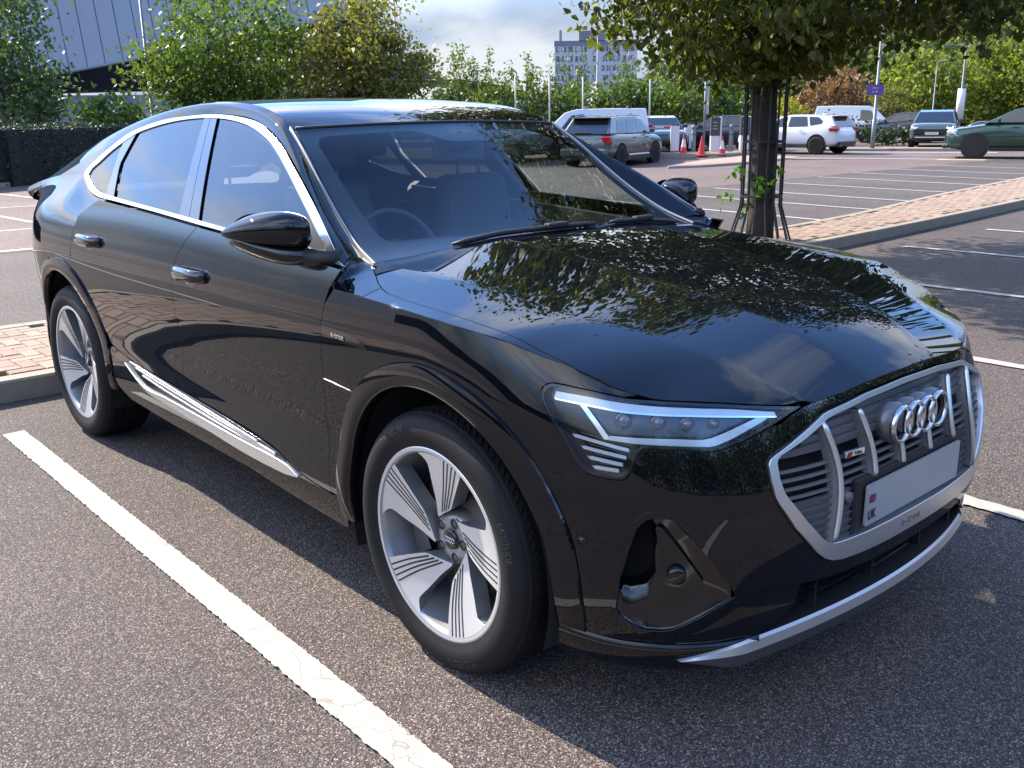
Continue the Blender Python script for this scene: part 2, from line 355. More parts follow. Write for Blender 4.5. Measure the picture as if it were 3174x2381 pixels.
# ---------------------------------------------------------------- ground
def asphalt_mat(name, tint, chip=130., bumpd=.5, light=1.):
    m = bpy.data.materials.new(name); m.use_nodes = True; t = m.node_tree; b = t.nodes['Principled BSDF']; n = t.nodes.new; l = t.links.new
    tc_ = n('ShaderNodeTexCoord'); v = n('ShaderNodeTexVoronoi'); v.inputs['Scale'].default_value = chip; v.inputs['Randomness'].default_value = 1.; l(tc_.outputs['Object'], v.inputs['Vector'])
    sp_ = n('ShaderNodeSeparateColor'); l(v.outputs['Color'], sp_.inputs[0])
    r = n('ShaderNodeValToRGB'); e = r.color_ramp.elements; c = lambda k: (tint[0] * k * light, tint[1] * k * light, tint[2] * k * light, 1)
    e[0].position = 0; e[0].color = c(.45); e[1].position = 1; e[1].color = c(2.9)
    for p_, k in ((.35, .75), (.65, 1.05), (.86, 1.6)): q = e.new(p_); q.color = c(k)
    l(sp_.outputs[0], r.inputs[0])
    hue = n('ShaderNodeMix'); hue.data_type = 'RGBA'; hue.blend_type = 'MULTIPLY'; hue.inputs[0].default_value = 1.; l(r.outputs[0], hue.inputs[6])
    r2 = n('ShaderNodeValToRGB'); r2.color_ramp.elements[0].color = (1.14, .97, .88, 1); r2.color_ramp.elements[1].color = (.90, 1.0, 1.10, 1); l(sp_.outputs[1], r2.inputs[0]); l(r2.outputs[0], hue.inputs[7])
    # dark binder between the chips
    r3 = n('ShaderNodeValToRGB'); r3.color_ramp.elements[0].position = .28; r3.color_ramp.elements[0].color = (1, 1, 1, 1); r3.color_ramp.elements[1].position = .62; r3.color_ramp.elements[1].color = (.30, .30, .30, 1); l(v.outputs['Distance'], r3.inputs[0])
    mu = n('ShaderNodeMix'); mu.data_type = 'RGBA'; mu.blend_type = 'MULTIPLY'; mu.inputs[0].default_value = 1.; l(hue.outputs[2], mu.inputs[6]); l(r3.outputs[0], mu.inputs[7])
    ns = n('ShaderNodeTexNoise'); ns.inputs['Scale'].default_value = .45; ns.inputs['Detail'].default_value = 6; l(tc_.outputs['Object'], ns.inputs['Vector'])
    r4 = n('ShaderNodeValToRGB'); r4.color_ramp.elements[0].position = .3; r4.color_ramp.elements[0].color = (.78, .77, .76, 1); r4.color_ramp.elements[1].position = .72; r4.color_ramp.elements[1].color = (1.2, 1.18, 1.16, 1); l(ns.outputs[0], r4.inputs[0])
    mu2 = n('ShaderNodeMix'); mu2.data_type = 'RGBA'; mu2.blend_type = 'MULTIPLY'; mu2.inputs[0].default_value = 1.; l(mu.outputs[2], mu2.inputs[6]); l(r4.outputs[0], mu2.inputs[7]); l(mu2.outputs[2], b.inputs['Base Color'])
    b.inputs['Roughness'].default_value = .82; b.inputs['Specular IOR Level'].default_value = .35
    ad = n('ShaderNodeMath'); ad.operation = 'MULTIPLY_ADD'; l(v.outputs['Distance'], ad.inputs[0]); ad.inputs[1].default_value = -1.; l(sp_.outputs[2], ad.inputs[2])
    bp = n('ShaderNodeBump'); bp.inputs['Strength'].default_value = bumpd; bp.inputs['Distance'].default_value = .006; l(ad.outputs[0], bp.inputs['Height']); l(bp.outputs[0], b.inputs['Normal'])
    MATS[name] = m; return m
ASPH = asphalt_mat('asphalt_chippings', (.166, .140, .122), 205.); ASPH2 = asphalt_mat('asphalt_worn_pink', (.225, .168, .145), 130., .3)
def sheet(name, poly, z, m, kind='structure', parent=None, sub=0):
    o = mesh_obj(name, [(x, y, z) for x, y in poly], [tuple(range(len(poly)))], m, parent)
    if o.data.polygons[0].normal.z < 0: o.data.flip_normals()
    if kind and parent is None: tag(o, kind=kind)
    return o
def gz(x, y):
    """the exit lane dips a little, the raised crossing beyond it stands a little proud"""
    return -.215 * np.exp(-((x + 21.2) / 4.6) ** 2 - ((y - 23.4) / 4.6) ** 2)
def grid_sheet(name, xs, ys, dz, m):
    xs, ys = np.array(xs), np.array(ys); X_, Y_ = np.meshgrid(xs, ys); Z_ = gz(X_, Y_) + dz; n = len(xs)
    o = mesh_obj(name, np.stack([X_.ravel(), Y_.ravel(), Z_.ravel()], 1), [(j * n + i, j * n + i + 1, (j + 1) * n + i + 1, (j + 1) * n + i) for j in range(len(ys) - 1) for i in range(n - 1)], m, smooth=True); return tag(o, kind='structure')
ground = grid_sheet('ground', [-900, -300, -120, -60] + list(np.arange(-40, -10, 1.)) + [-8, 0, 10, 60, 300, 700], [-700, -200, -60, -20, 0, 8] + list(np.arange(10, 40, 1.)) + [45, 60, 120, 300, 900], 0., ASPH)
aisle = grid_sheet('aisle_surface', [-26] + list(np.arange(-25, -10.9, 1.)) + [-10.9], [-40, -10, 5] + list(np.arange(10, 40, 1.)) + [60], .004, ASPH2)
def line_mat(name, col, crack=True):
    m = bpy.data.materials.new(name); m.use_nodes = True; t = m.node_tree; b = t.nodes['Principled BSDF']; n = t.nodes.new; l = t.links.new
    tc_ = n('ShaderNodeTexCoord'); ns = n('ShaderNodeTexNoise'); ns.inputs['Scale'].default_value = 16; ns.inputs['Detail'].default_value = 8; ns.inputs['Roughness'].default_value = .7; l(tc_.outputs['Object'], ns.inputs['Vector'])
    r = n('ShaderNodeValToRGB'); r.color_ramp.elements[0].position = .25; r.color_ramp.elements[0].color = (*[c * .74 for c in col], 1); r.color_ramp.elements[1].position = .7; r.color_ramp.elements[1].color = (*col, 1); l(ns.outputs[0], r.inputs[0])
    wv = n('ShaderNodeTexNoise'); wv.inputs['Scale'].default_value = 9; wv.inputs['Detail'].default_value = 3; l(tc_.outputs['Object'], wv.inputs['Vector'])
    mx = n('ShaderNodeMix'); mx.data_type = 'RGBA'; mx.blend_type = 'LINEAR_LIGHT'; mx.inputs[0].default_value = .045; l(tc_.outputs['Object'], mx.inputs[6]); l(wv.outputs['Color'], mx.inputs[7])
    v = n('ShaderNodeTexVoronoi'); v.feature = 'DISTANCE_TO_EDGE'; v.inputs['Scale'].default_value = 6.5; l(mx.outputs[2], v.inputs['Vector'])
    th = n('ShaderNodeMath'); th.operation = 'MULTIPLY_ADD'; l(ns.outputs[0], th.inputs[0]); th.inputs[1].default_value = .075; th.inputs[2].default_value = -.027
    lt = n('ShaderNodeMath'); lt.operation = 'LESS_THAN'; l(v.outputs[0], lt.inputs[0]); l(th.outputs[0], lt.inputs[1])
    sp2 = n('ShaderNodeTexVoronoi'); sp2.inputs['Scale'].default_value = 34; l(tc_.outputs['Object'], sp2.inputs['Vector'])
    l2 = n('ShaderNodeMath'); l2.operation = 'LESS_THAN'; l(sp2.outputs['Distance'], l2.inputs[0]); l2.inputs[1].default_value = .07
    ad = n('ShaderNodeMath'); ad.operation = 'MAXIMUM'; l(lt.outputs[0], ad.inputs[0]); l(l2.outputs[0], ad.inputs[1])
    m2 = n('ShaderNodeMix'); m2.data_type = 'RGBA'; fac = n('ShaderNodeMath'); fac.operation = 'MULTIPLY'; l(ad.outputs[0], fac.inputs[0]); fac.inputs[1].default_value = .50 if crack else .2; l(fac.outputs[0], m2.inputs[0])
    l(r.outputs[0], m2.inputs[6]); m2.inputs[7].default_value = (.13, .115, .105, 1); l(m2.outputs[2], b.inputs['Base Color']); b.inputs['Roughness'].default_value = .7
    vb = n('ShaderNodeTexVoronoi'); vb.inputs['Scale'].default_value = 120; l(tc_.outputs['Object'], vb.inputs['Vector'])
    bp = n('ShaderNodeBump'); bp.inputs['Strength'].default_value = .22; bp.inputs['Distance'].default_value = .004; l(vb.outputs['Distance'], bp.inputs['Height']); bp.invert = True; l(bp.outputs[0], b.inputs['Normal'])
    MATS[name] = m; return m
LINE = line_mat('road_paint_white', (.44, .41, .35)); LINE2 = line_mat('road_paint_far', (.48, .45, .41), False)
rng = np.random.default_rng(7)
def bay_line(x0, y0, x1, y1, w=.1, m=LINE2, step=.5, jit=.004, z=.008):
    n = max(2, int(abs(x1 - x0 + y1 - y0) / step)); d = np.array([x1 - x0, y1 - y0]); d = d / np.linalg.norm(d); p = np.array([-d[1], d[0]]); a = []; b = []
    for i in range(n + 1):
        q = np.array([x0, y0]) + np.array([x1 - x0, y1 - y0]) * i / n; a.append(tuple(q + p * (w / 2 + rng.normal(0, jit)))); b.append(tuple(q - p * (w / 2 + rng.normal(0, jit))))
    V = [(x, y, z) for x, y in a] + [(x, y, z) for x, y in b]; k = len(a)
    o = mesh_obj('bay_line', V, [(i, k + i, k + i + 1, i + 1) for i in range(k - 1)], m)
    return tag(o, kind='structure')
bay_line(-3.20, -1.219, 3.4, -1.30, .106, LINE, .010, .0021)
bay_line(-3.25, 1.38, 3.4, 1.34, .10, LINE, .02, .003)
for k, y in enumerate((3.72, 6.12, 8.50, 10.78, 13.2, 15.6, 18.0, 20.4)): bay_line(-3.3 - .02 * k, y + .0, 2.6, y - .02, .10, LINE2, .1)
for k, y in enumerate((8.75, 10.85, 12.75, 14.55, 16.75, 19.0, 20.95, 23.1, 25.5)): bay_line(-5.35 - .11 * k, y - .45, -10.2 - .13 * k, y + .05, .10, LINE2, .3)
for k, y in enumerate((-.9, -3.3, -5.7)): bay_line(-5.9, y, -10.6, y + .05, .10, LINE2, .3)
bay_line(-11.15, -8, -11.05, 1.3, .16); bay_line(-13.65, -8, -13.6, 2.0, .10); bay_line(-18.0, -6, -17.95, 3.5, .1); bay_line(-14.6, 2.2, -17.2, 2.05, .1); bay_line(-19.3, 3.85, -22.5, 3.6, .1)
# setts across the aisle beyond
SETT = mat('granite_setts', (.30, .30, .30), .85, var=.5, vscale=3.5, bump=.6, bscale=9)
for p in ([(-17.0, 27.6), (-12.4, 29.4), (-12.2, 29.0), (-16.9, 27.2)], [(-18.6, 33.1), (-13.2, 35.2), (-12.9, 34.5), (-18.5, 32.4)]): sheet('sett_strip', p, .009, SETT)
sheet('tactile_paving', [(-12.6, 29.0), (-11.2, 29.5), (-11.0, 28.9), (-12.3, 28.5)], .010, mat('buff_paving', (.42, .33, .20), .8, var=.2))
# ---------------------------------------------------------------- block-paved island behind the car
near_e = [(-3.84, -14), (-3.84, -4), (-3.84, 0), (-3.81, 4), (-3.80, 7.2), (-3.95, 10.4), (-4.2, 14.2), (-4.6, 20), (-5.1, 27)]
far_e = [(-5.60, -14), (-5.56, -4), (-5.52, 0), (-5.2, 4), (-4.93, 7.4), (-5.06, 9.8), (-5.67, 13.9), (-6.43, 20), (-7.3, 27)]
ne = crv([(y, x) for x, y in near_e]); fe = crv([(y, x) for x, y in far_e])
KERB = mat('kerb_concrete', (.29, .245, .18), .85, var=.28, vscale=5, bump=.35, bscale=90)
BED = mat('jointing_sand', (.13, .105, .085), .95, var=.3, vscale=20)
ys_ = np.linspace(-14, 27, 83)
isl = mesh_obj('paved_island', [(float(ne(y)) - .05, y, .100) for y in ys_] + [(float(fe(y)) + .05, y, .100) for y in ys_], [(i, i + 1, 83 + i + 1, 83 + i) for i in range(82)], BED); tag(isl, kind='structure')
if isl.data.polygons[0].normal.z < 0: isl.data.flip_normals()
def kerb_run(edge, sgn, parent, y0, y1, h=.125, wd=.125, ln=.915, name='kerb_stone'):
    y = y0
    while y < y1:
        ya, yb = y + .003, min(y + ln, y1) - .003; xa, xb = float(edge(ya)), float(edge(yb)); b = .012
        v = []
        for x, yy in ((xa, ya), (xb, yb)):
            v += [(x, yy, -.02), (x, yy, h - b), (x - sgn * b, yy, h), (x - sgn * wd, yy, h), (x - sgn * wd, yy, .05)]
        mesh_obj(name, v, [(0, 5, 6, 1), (1, 6, 7, 2), (2, 7, 8, 3), (3, 8, 9, 4), (0, 1, 2, 3, 4), (9, 8, 7, 6, 5)], KERB, parent); y += ln
kerb_run(ne, 1, isl, -6.0, 27); kerb_run(fe, -1, isl, -6.0, 27)
def brick_mat(name, c): return mat(name, c, .88, var=.30, vscale=26, bump=.45, bscale=120, coords='Object')
BR = [brick_mat('clay_block_a', (.29, .195, .14)), brick_mat('clay_block_b', (.33, .23, .165)), brick_mat('clay_block_c', (.27, .20, .145)), brick_mat('clay_block_d', (.35, .255, .18))]
def brick_geo(lx, ly, m_):
    hx, hy = lx / 2 - .0025, ly / 2 - .0025; b = .005; h = .0
    v = [(-hx, -hy, -.03), (hx, -hy, -.03), (hx, hy, -.03), (-hx, hy, -.03), (-hx, -hy, h - b), (hx, -hy, h - b), (hx, hy, h - b), (-hx, hy, h - b), (-hx + b, -hy + b, h), (hx - b, -hy + b, h), (hx - b, hy - b, h), (-hx + b, hy - b, h)]
    f = [(8, 9, 10, 11)] + [(i, (i + 1) % 4, 4 + (i + 1) % 4, 4 + i) for i in range(4)] + [(4 + i, 4 + (i + 1) % 4, 8 + (i + 1) % 4, 8 + i) for i in range(4)]
    return v, f
bl = []                                    # herringbone blocks
def herring(x0, x1, y0, y1, s=.1):
    o = []
    for i in range(int((y1 - y0) / s)):
        for j in range(int((x1 - x0) / s)):
            k = (j - i) % 4; X = x0 + j * s; Y = y0 + i * s
            if k == 0: o.append((X + s, Y + s / 2, .2, .1))
            if k == 3: o.append((X + s / 2, Y + s, .1, .2))
    return o
for X, Y, lx, ly in herring(-7.0, -3.6, -6.0, 24.0):
    xa, xb = float(ne(Y)) - .127, float(fe(Y)) + .127
    if X + lx / 2 < xa + .03 and X - lx / 2 > xb - .03: bl.append((X, Y, lx, ly))
cp_ = np.array(CAM_POS)
vis = lambda b: (-2.2 < b[1] < 0.3) or b[1] > 6.4
bl.sort(key=lambda b: (0 if vis(b) else 1, np.hypot(b[0] - cp_[0], b[1] - cp_[1])))
shared = {}
for k, (X, Y, lx, ly) in enumerate(bl[:300]):
    q = random.Random(k).randrange(4); key = (lx > ly, q)
    if key not in shared:
        v, f = brick_geo(lx, ly, None); me = bpy.data.meshes.new('brick'); me.from_pydata(v, [], f); me.update(); me.materials.append(BR[q]); shared[key] = me
    o = bpy.data.objects.new('brick', shared[key]); COL.objects.link(o); o.parent = isl; o.location = (X, Y, .124 + random.Random(k).uniform(-.0025, .0015)); o.rotation_euler = (random.Random(k + 1).uniform(-.006, .006), random.Random(k + 2).uniform(-.006, .006), 0)
V = []; F_ = []; MI = []
for k, (X, Y, lx, ly) in enumerate(bl[300:]):
    v, f = brick_geo(lx, ly, None); dz = random.uniform(-.0025, .0015); b0 = len(V); V += [(X + p[0], Y + p[1], .124 + dz + p[2]) for p in v]; F_ += [tuple(i + b0 for i in q) for q in f]; MI += [random.randrange(4)] * len(f)
rest = mesh_obj('brick_field', V, F_, BR, isl, midx=MI); tag(rest, kind='stuff')
# ---------------------------------------------------------------- plants
def leaf_mat(name, col, col2, trans=.45, vs=1.2, gloss=.35):
    if name in MATS: return MATS[name]
    m = bpy.data.materials.new(name); m.use_nodes = True; t = m.node_tree; t.nodes.clear(); n = t.nodes.new; l = t.links.new
    o = n('ShaderNodeOutputMaterial'); d = n('ShaderNodeBsdfPrincipled'); d.inputs['Roughness'].default_value = .5; d.inputs['Specular IOR Level'].default_value = gloss; tr = n('ShaderNodeBsdfTranslucent'); mx = n('ShaderNodeMixShader'); mx.inputs[0].default_value = trans
    at_ = n('ShaderNodeAttribute'); at_.attribute_name = 'tone'; c = n('ShaderNodeMix'); c.data_type = 'RGBA'; l(at_.outputs['Fac'], c.inputs[0]); c.inputs[6].default_value = (*col, 1); c.inputs[7].default_value = (*col2, 1)
    l(c.outputs[2], d.inputs['Base Color']); g = n('ShaderNodeMix'); g.data_type = 'RGBA'; g.blend_type = 'MULTIPLY'; g.inputs[0].default_value = 1; l(c.outputs[2], g.inputs[6]); g.inputs[7].default_value = (1.35, 1.45, .55, 1); l(g.outputs[2], tr.inputs[0])
    l(d.outputs[0], mx.inputs[1]); l(tr.outputs[0], mx.inputs[2]); l(mx.outputs[0], o.inputs[0]); MATS[name] = m; return m
BARK = mat('bark_grey', (.085, .070, .055), .9, var=.4, vscale=14, bump=.8, bscale=40)
def fast_mesh(name, V, F_, m, parent, tone=None, k=4, smooth=False):
    me = bpy.data.meshes.new(name); nV = len(V); nF = len(F_); me.vertices.add(nV); me.vertices.foreach_set('co', np.asarray(V, np.float32).ravel())
    me.loops.add(nF * k); me.polygons.add(nF); me.loops.foreach_set('vertex_index', np.asarray(F_, np.int32).ravel()); me.polygons.foreach_set('loop_start', np.arange(0, nF * k, k, dtype=np.int32)); me.polygons.foreach_set('loop_total', np.full(nF, k, np.int32)); me.update(calc_edges=True)
    if tone is not None: a = me.attributes.new('tone', 'FLOAT', 'FACE'); a.data.foreach_set('value', np.asarray(tone, np.float32))
    return link(name, me, m, parent)
def leaves(name, P, size, m, parent, rng, aspect=.55, droop=.35, kind='rhomb', tone=None):
    n = len(P); d = rng.normal(size=(n, 3)); d[:, 2] -= droop; d /= np.linalg.norm(d, axis=1, keepdims=True); r = rng.normal(size=(n, 3)); s = np.cross(d, r); s /= np.linalg.norm(s, axis=1, keepdims=True); u = np.cross(s, d)
    L_ = size * rng.uniform(.65, 1.3, n)[:, None]; w = L_ * aspect
    tn = np.clip(rng.normal(.45, .25, n), 0, 1) if tone is None else tone
    if kind == 'rhomb':
        V = np.stack([P, P + d * L_ * .45 + s * w * .5 + u * L_ * .06, P + d * L_, P + d * L_ * .45 - s * w * .5 + u * L_ * .06], 1).reshape(-1, 3); F_ = np.arange(n * 4).reshape(n, 4)
        o = fast_mesh(name, V, F_, m, parent, tn)
    else:  # heart
        V = np.stack([P, P + d * L_ * .30 + s * w * .52 + u * L_ * .10, P + d * L_ * .72 + s * w * .30 + u * L_ * .04, P + d * L_, P + d * L_ * .72 - s * w * .30 + u * L_ * .04, P + d * L_ * .30 - s * w * .52 + u * L_ * .10], 1).reshape(-1, 3)
        b = np.arange(n)[:, None] * 6; F_ = np.concatenate([b + np.array([[0, 1, 2, 3]]), b + np.array([[0, 3, 4, 5]])]); o = fast_mesh(name, V, F_, m, parent, np.r_[tn, tn])
    return tag(o, kind='stuff')
def tree(name, label, cat, pos, height, crown, n, size, lm, seed, trunk_r=.12, clear=None, group=None, clumps=60, spread=.16, aspect=.55, limbs=9, shell=.45, flat=0., tips=0):
    """crown: list of (dx, dy, dz, rx, ry, rz) ellipsoids relative to the tree's foot"""
    rng = np.random.default_rng(seed); root = empty(name, pos, 0, label, cat, group)
    C_ = []; w = np.array([c[3] * c[4] * c[5] for c in crown]) ** .67; w = w / w.sum()
    for i in range(clumps):
        c = crown[rng.choice(len(crown), p=w)]; v = rng.normal(size=3); v /= np.linalg.norm(v); r_ = rng.uniform(shell, 1.0) ** .6
        p = np.array(c[:3]) + v * r_ * np.array(c[3:]); p[2] = max(p[2], flat) if flat else p[2]; C_.append(p)
    C_ = np.array(C_); ci = rng.integers(0, clumps, n); sc = np.mean([min(c[3:]) for c in crown]) * spread * 2
    sz = rng.uniform(.6, 1.5, clumps)[ci][:, None]; P = C_[ci] + rng.normal(size=(n, 3)) * sc * sz * np.array([1, 1, .7])
    tone = np.clip(rng.uniform(.15, .75, clumps)[ci] + rng.normal(0, .16, n), 0, 1)
    leaves('crown', P, size, lm, root, rng, aspect, tone=tone)
    t = MB(); top = np.mean([c[:3] for c in crown], 0); k = 7; pts = [(rng.normal(0, .03) * height * .1 * i / k + top[0] * (i / k) ** 2 * .6, rng.normal(0, .03) * height * .1 * i / k + top[1] * (i / k) ** 2 * .6, height * .8 * i / k) for i in range(k + 1)]
    t.tube(pts, [trunk_r * (1.15 if i == 0 else 1) * (1 - .8 * i / k) for i in range(k + 1)], 8)
    for i in range(limbs):
        c = C_[rng.integers(0, clumps)]; h = min(max(c[2] * .55, height * .2), height * .7); q = np.array([np.interp(h, [p[2] for p in pts], [p[j] for p in pts]) for j in (0, 1)] + [h]); mid = (q + c) / 2 + np.array([0, 0, .05 * height]); t.tube([q, mid, c], [trunk_r * .35, trunk_r * .2, trunk_r * .06], 5, False)
    t.build('trunk', BARK, root)
    return root
GREEN = leaf_mat('leaf_green', (.035, .062, .014), (.085, .125, .030)); OLIVE = leaf_mat('leaf_olive', (.085, .095, .022), (.24, .22, .065)); FRESH = leaf_mat('leaf_fresh', (.060, .100, .018), (.14, .19, .04))
DARKG = leaf_mat('leaf_dark', (.016, .034, .012), (.045, .075, .022), .3); REDL = leaf_mat('leaf_red', (.13, .065, .040), (.27, .15, .09), .4); YELL = leaf_mat('leaf_yellow', (.22, .22, .02), (.42, .42, .05), .4); BLUEG = leaf_mat('leaf_grey_green', (.050, .085, .040), (.11, .16, .07), .4)
HEDGE = leaf_mat('leaf_hedge', (.014, .026, .012), (.040, .056, .022), .2, gloss=.5); LIME = leaf_mat('leaf_lime', (.028, .046, .010), (.105, .125, .026), .5); BRACT = leaf_mat('lime_bract', (.24, .22, .08), (.42, .37, .15), .5)
# the lime tree in the island with its tree guard
TP = (-4.40, 7.107, .10)
def lime_tree():
    rng = np.random.default_rng(11); root = empty('lime_tree', TP, 0, 'lime tree with pale bracts and black tree guard growing in the paved island', 'tree')
    cl = []
    while len(cl) < 450:
        v = rng.uniform(-1, 1, 3); r2 = np.linalg.norm(v)
        if r2 > 1 or r2 < .45: continue
        p = np.array([v[0] * 3.5 + .35, v[1] * 3.85 + .30, 4.25 + v[2] * 2.45]); zmin = 2.20 + .10 * math.sin(p[0] * 2.2) + .12 * math.sin(p[1] * 1.7 + 1) + .16 * max(0, np.hypot(p[0], p[1]) - 2.2)
        if p[2] < zmin: p[2] = zmin + rng.uniform(0, .35)
        cl.append(p)
    for i in range(44):     # skirts of leaf near the trunk
        a = rng.uniform(0, 6.283); r_ = rng.uniform(.1, .75); cl.append(np.array([r_ * math.cos(a), r_ * math.sin(a), rng.uniform(1.98, 2.4)]))
    cl = np.array(cl); n = 46000; ci = rng.integers(0, len(cl), n); P = cl[ci] + rng.normal(size=(n, 3)) * np.array([.26, .26, .15]) * rng.uniform(.7, 1.3, len(cl))[ci][:, None]
    tone = np.clip(rng.uniform(.1, .8, len(cl))[ci] + rng.normal(0, .15, n), 0, 1)
    leaves('crown', P, .096, LIME, root, rng, .82, .9, 'heart', tone)
    nb = 26000; ci = rng.integers(0, len(cl), nb); P = cl[ci] + rng.normal(size=(nb, 3)) * np.array([.26, .26, .17]); leaves('bracts', P, .075, BRACT, root, rng, .24, 1.6, 'rhomb')
    t = MB(); pts = [(0, 0, -.02), (.01, 0, .3), (.0, .01, .9), (-.01, -.01, 1.6), (0, -.03, 2.3), (.02, 0, 3.4), (0, .02, 4.8), (.03, .05, 6.2)]; t.tube(pts, [.165, .148, .137, .130, .126, .10, .07, .02], 18)
    for i in range(26):
        c = cl[rng.integers(0, 330)]; h = rng.uniform(1.9, 4.2); t.tube([(0, 0, h), tuple((np.array([0, 0, h]) + c) / 2 + np.array([0, 0, .15])), tuple(c)], [.045, .028, .008], 6, False)
    t.build('trunk', mat('lime_bark', (.034, .028, .024), .9, var=.45, vscale=9, bump=1.0, bscale=24), root)
    # epicormic shoots round the trunk
    P = []
    for (cx, cy, cz, k) in ((-.20, -.22, .78, 10), (-.30, -.28, .52, 9), (.16, -.14, .66, 13), (.10, -.20, .58, 10), (.22, -.05, .80, 5), (-.1, -.2, .40, 6)): P += list(np.array([cx, cy, cz]) + rng.normal(size=(k, 3)) * .055)
    leaves('shoot', np.array(P), .085, leaf_mat('leaf_shoot', (.06, .14, .02), (.13, .24, .04), .5), root, rng, .85, .6, 'heart')
    return root
lime_tree()
IRON = mat('painted_iron_black', (.008, .008, .008), .45, 0, .5, .2)
tgd = empty('tree_guard', TP, 0, 'black flared iron tree guard standing round the lime trunk', 'tree guard')
for k in range(14):
    a = 2 * math.pi * k / 14 + .12; ca, sa = math.cos(a), math.sin(a); b = MB(); b.tube([(.36 * ca, .36 * sa, 0), (.34 * ca, .34 * sa, .04), (.225 * ca, .225 * sa, .42), (.225 * ca, .225 * sa, 1.6), (.25 * ca, .25 * sa, 1.95)], .0115, 6); b.build('guard_bar', IRON, tgd)
for z in (.52, 1.12, 1.72):
    h = MB(); h.lathe([(.215, z - .012), (.236, z - .012), (.236, z + .012), (.215, z + .012), (.215, z - .012)], (0, 0, 0), 'Z', 40, False); h.build('guard_hoop', IRON, tgd)
# hedge on the left
def hedge_run(pts, h, depth, label, nm='hedge', dens=720, leaf=.075):
    root = empty(nm, (pts[0][0], pts[0][1], 0), 0, label, 'hedge'); rng = np.random.default_rng(3); o = np.array(pts[0]); P = []; body = MB()
    for a, b in zip(pts[:-1], pts[1:]):
        a = np.array(a, float) - o; b = np.array(b, float) - o; d = b - a; L_ = np.linalg.norm(d); d /= L_; nn = np.array([-d[1], d[0]]); k = int(L_ * dens)
        s = rng.uniform(0, L_, k); face = rng.uniform(0, 1, k); zz = np.where(face < .62, rng.uniform(.02, h, k), h + rng.normal(0, .04, k)); yy = np.where(face < .31, -depth / 2, np.where(face < .62, depth / 2, rng.uniform(-depth / 2, depth / 2, k))) + rng.normal(0, .03, k)
        q = a[None] + d[None] * s[:, None] + nn[None] * yy[:, None]; P.append(np.c_[q, zz])
        a = a - d * .5; b = b + d * .5; c0, c1 = a + nn * (depth / 2 - .06), a - nn * (depth / 2 - .06); e0, e1 = b + nn * (depth / 2 - .06), b - nn * (depth / 2 - .06)
        body.add([(*c0, 0), (*c1, 0), (*e1, 0), (*e0, 0), (*c0, h - .05), (*c1, h - .05), (*e1, h - .05), (*e0, h - .05)], [(0, 1, 5, 4), (1, 2, 6, 5), (2, 3, 7, 6), (3, 0, 4, 7), (4, 5, 6, 7)])
    body.build('stems', mat('hedge_core', (.012, .016, .010), .95), root); leaves('foliage', np.concatenate(P), leaf, HEDGE, root, rng, .6, 0)
hedge_run([(-20.5, -4.5), (-25.2, 4.5), (-31.5, 11.2), (-37, 17)], 1.42, 1.5, 'long clipped dark hedge along the far left of the car park')
hk = MB()
for a, b in (((-19.4, -4.9), (-24.2, 4.2)), ((-24.2, 4.2), (-30.5, 10.9))):
    d = np.array(b) - np.array(a); L_ = np.linalg.norm(d); rz = math.atan2(d[1], d[0]); hk.box(((a[0] + b[0]) / 2, (a[1] + b[1]) / 2, .06), (L_, .14, .12), rz)
tag(hk.build('hedge_kerb', KERB), kind='structure')
tree('field_maple', 'leafy green tree at the far left edge, behind the clipped hedge', 'tree', (-36.6, 7.9, 0), 7.2, [(0, 0, 4.6, 1.9, 1.9, 3.2), (.3, .3, 2.4, 1.7, 1.7, 1.4)], 6500, .24, BLUEG, 21, .16, group='trees behind the hedge', clumps=90, spread=.14)
tree('field_maple', 'broad dense green tree behind the hedge, left of the golden one', 'tree', (-35.4, 16.0, 0), 7.4, [(0, 0, 4.4, 2.9, 2.9, 2.7), (-1.3, -1.6, 3.0, 1.6, 1.6, 1.6), (1.2, 1.3, 3.2, 1.9, 1.9, 1.9), (.4, .6, 1.9, 2.6, 2.6, 1.3)], 12000, .24, FRESH, 22, .18, group='trees behind the hedge', clumps=130, spread=.13)
tree('hornbeam', 'golden-green tree above the car roof, next to the dense green one', 'tree', (-30.4, 18.7, 0), 6.6, [(0, 0, 4.2, 1.7, 1.7, 2.2), (.9, .9, 3.3, 1.5, 1.5, 1.5), (-.8, -.8, 3.2, 1.5, 1.5, 1.6), (1.6, 1.9, 3.3, .9, .9, .8)], 9000, .22, OLIVE, 23, .15, group='trees behind the hedge', clumps=110, spread=.13)
tree('shrub', 'small rounded bush in front of the pale wall behind the hedge', 'shrub', (-31.5, 9.9, 0), 2.5, [(0, 0, 1.5, .85, .85, 1.0)], 1500, .22, FRESH, 24, .06, clumps=30)
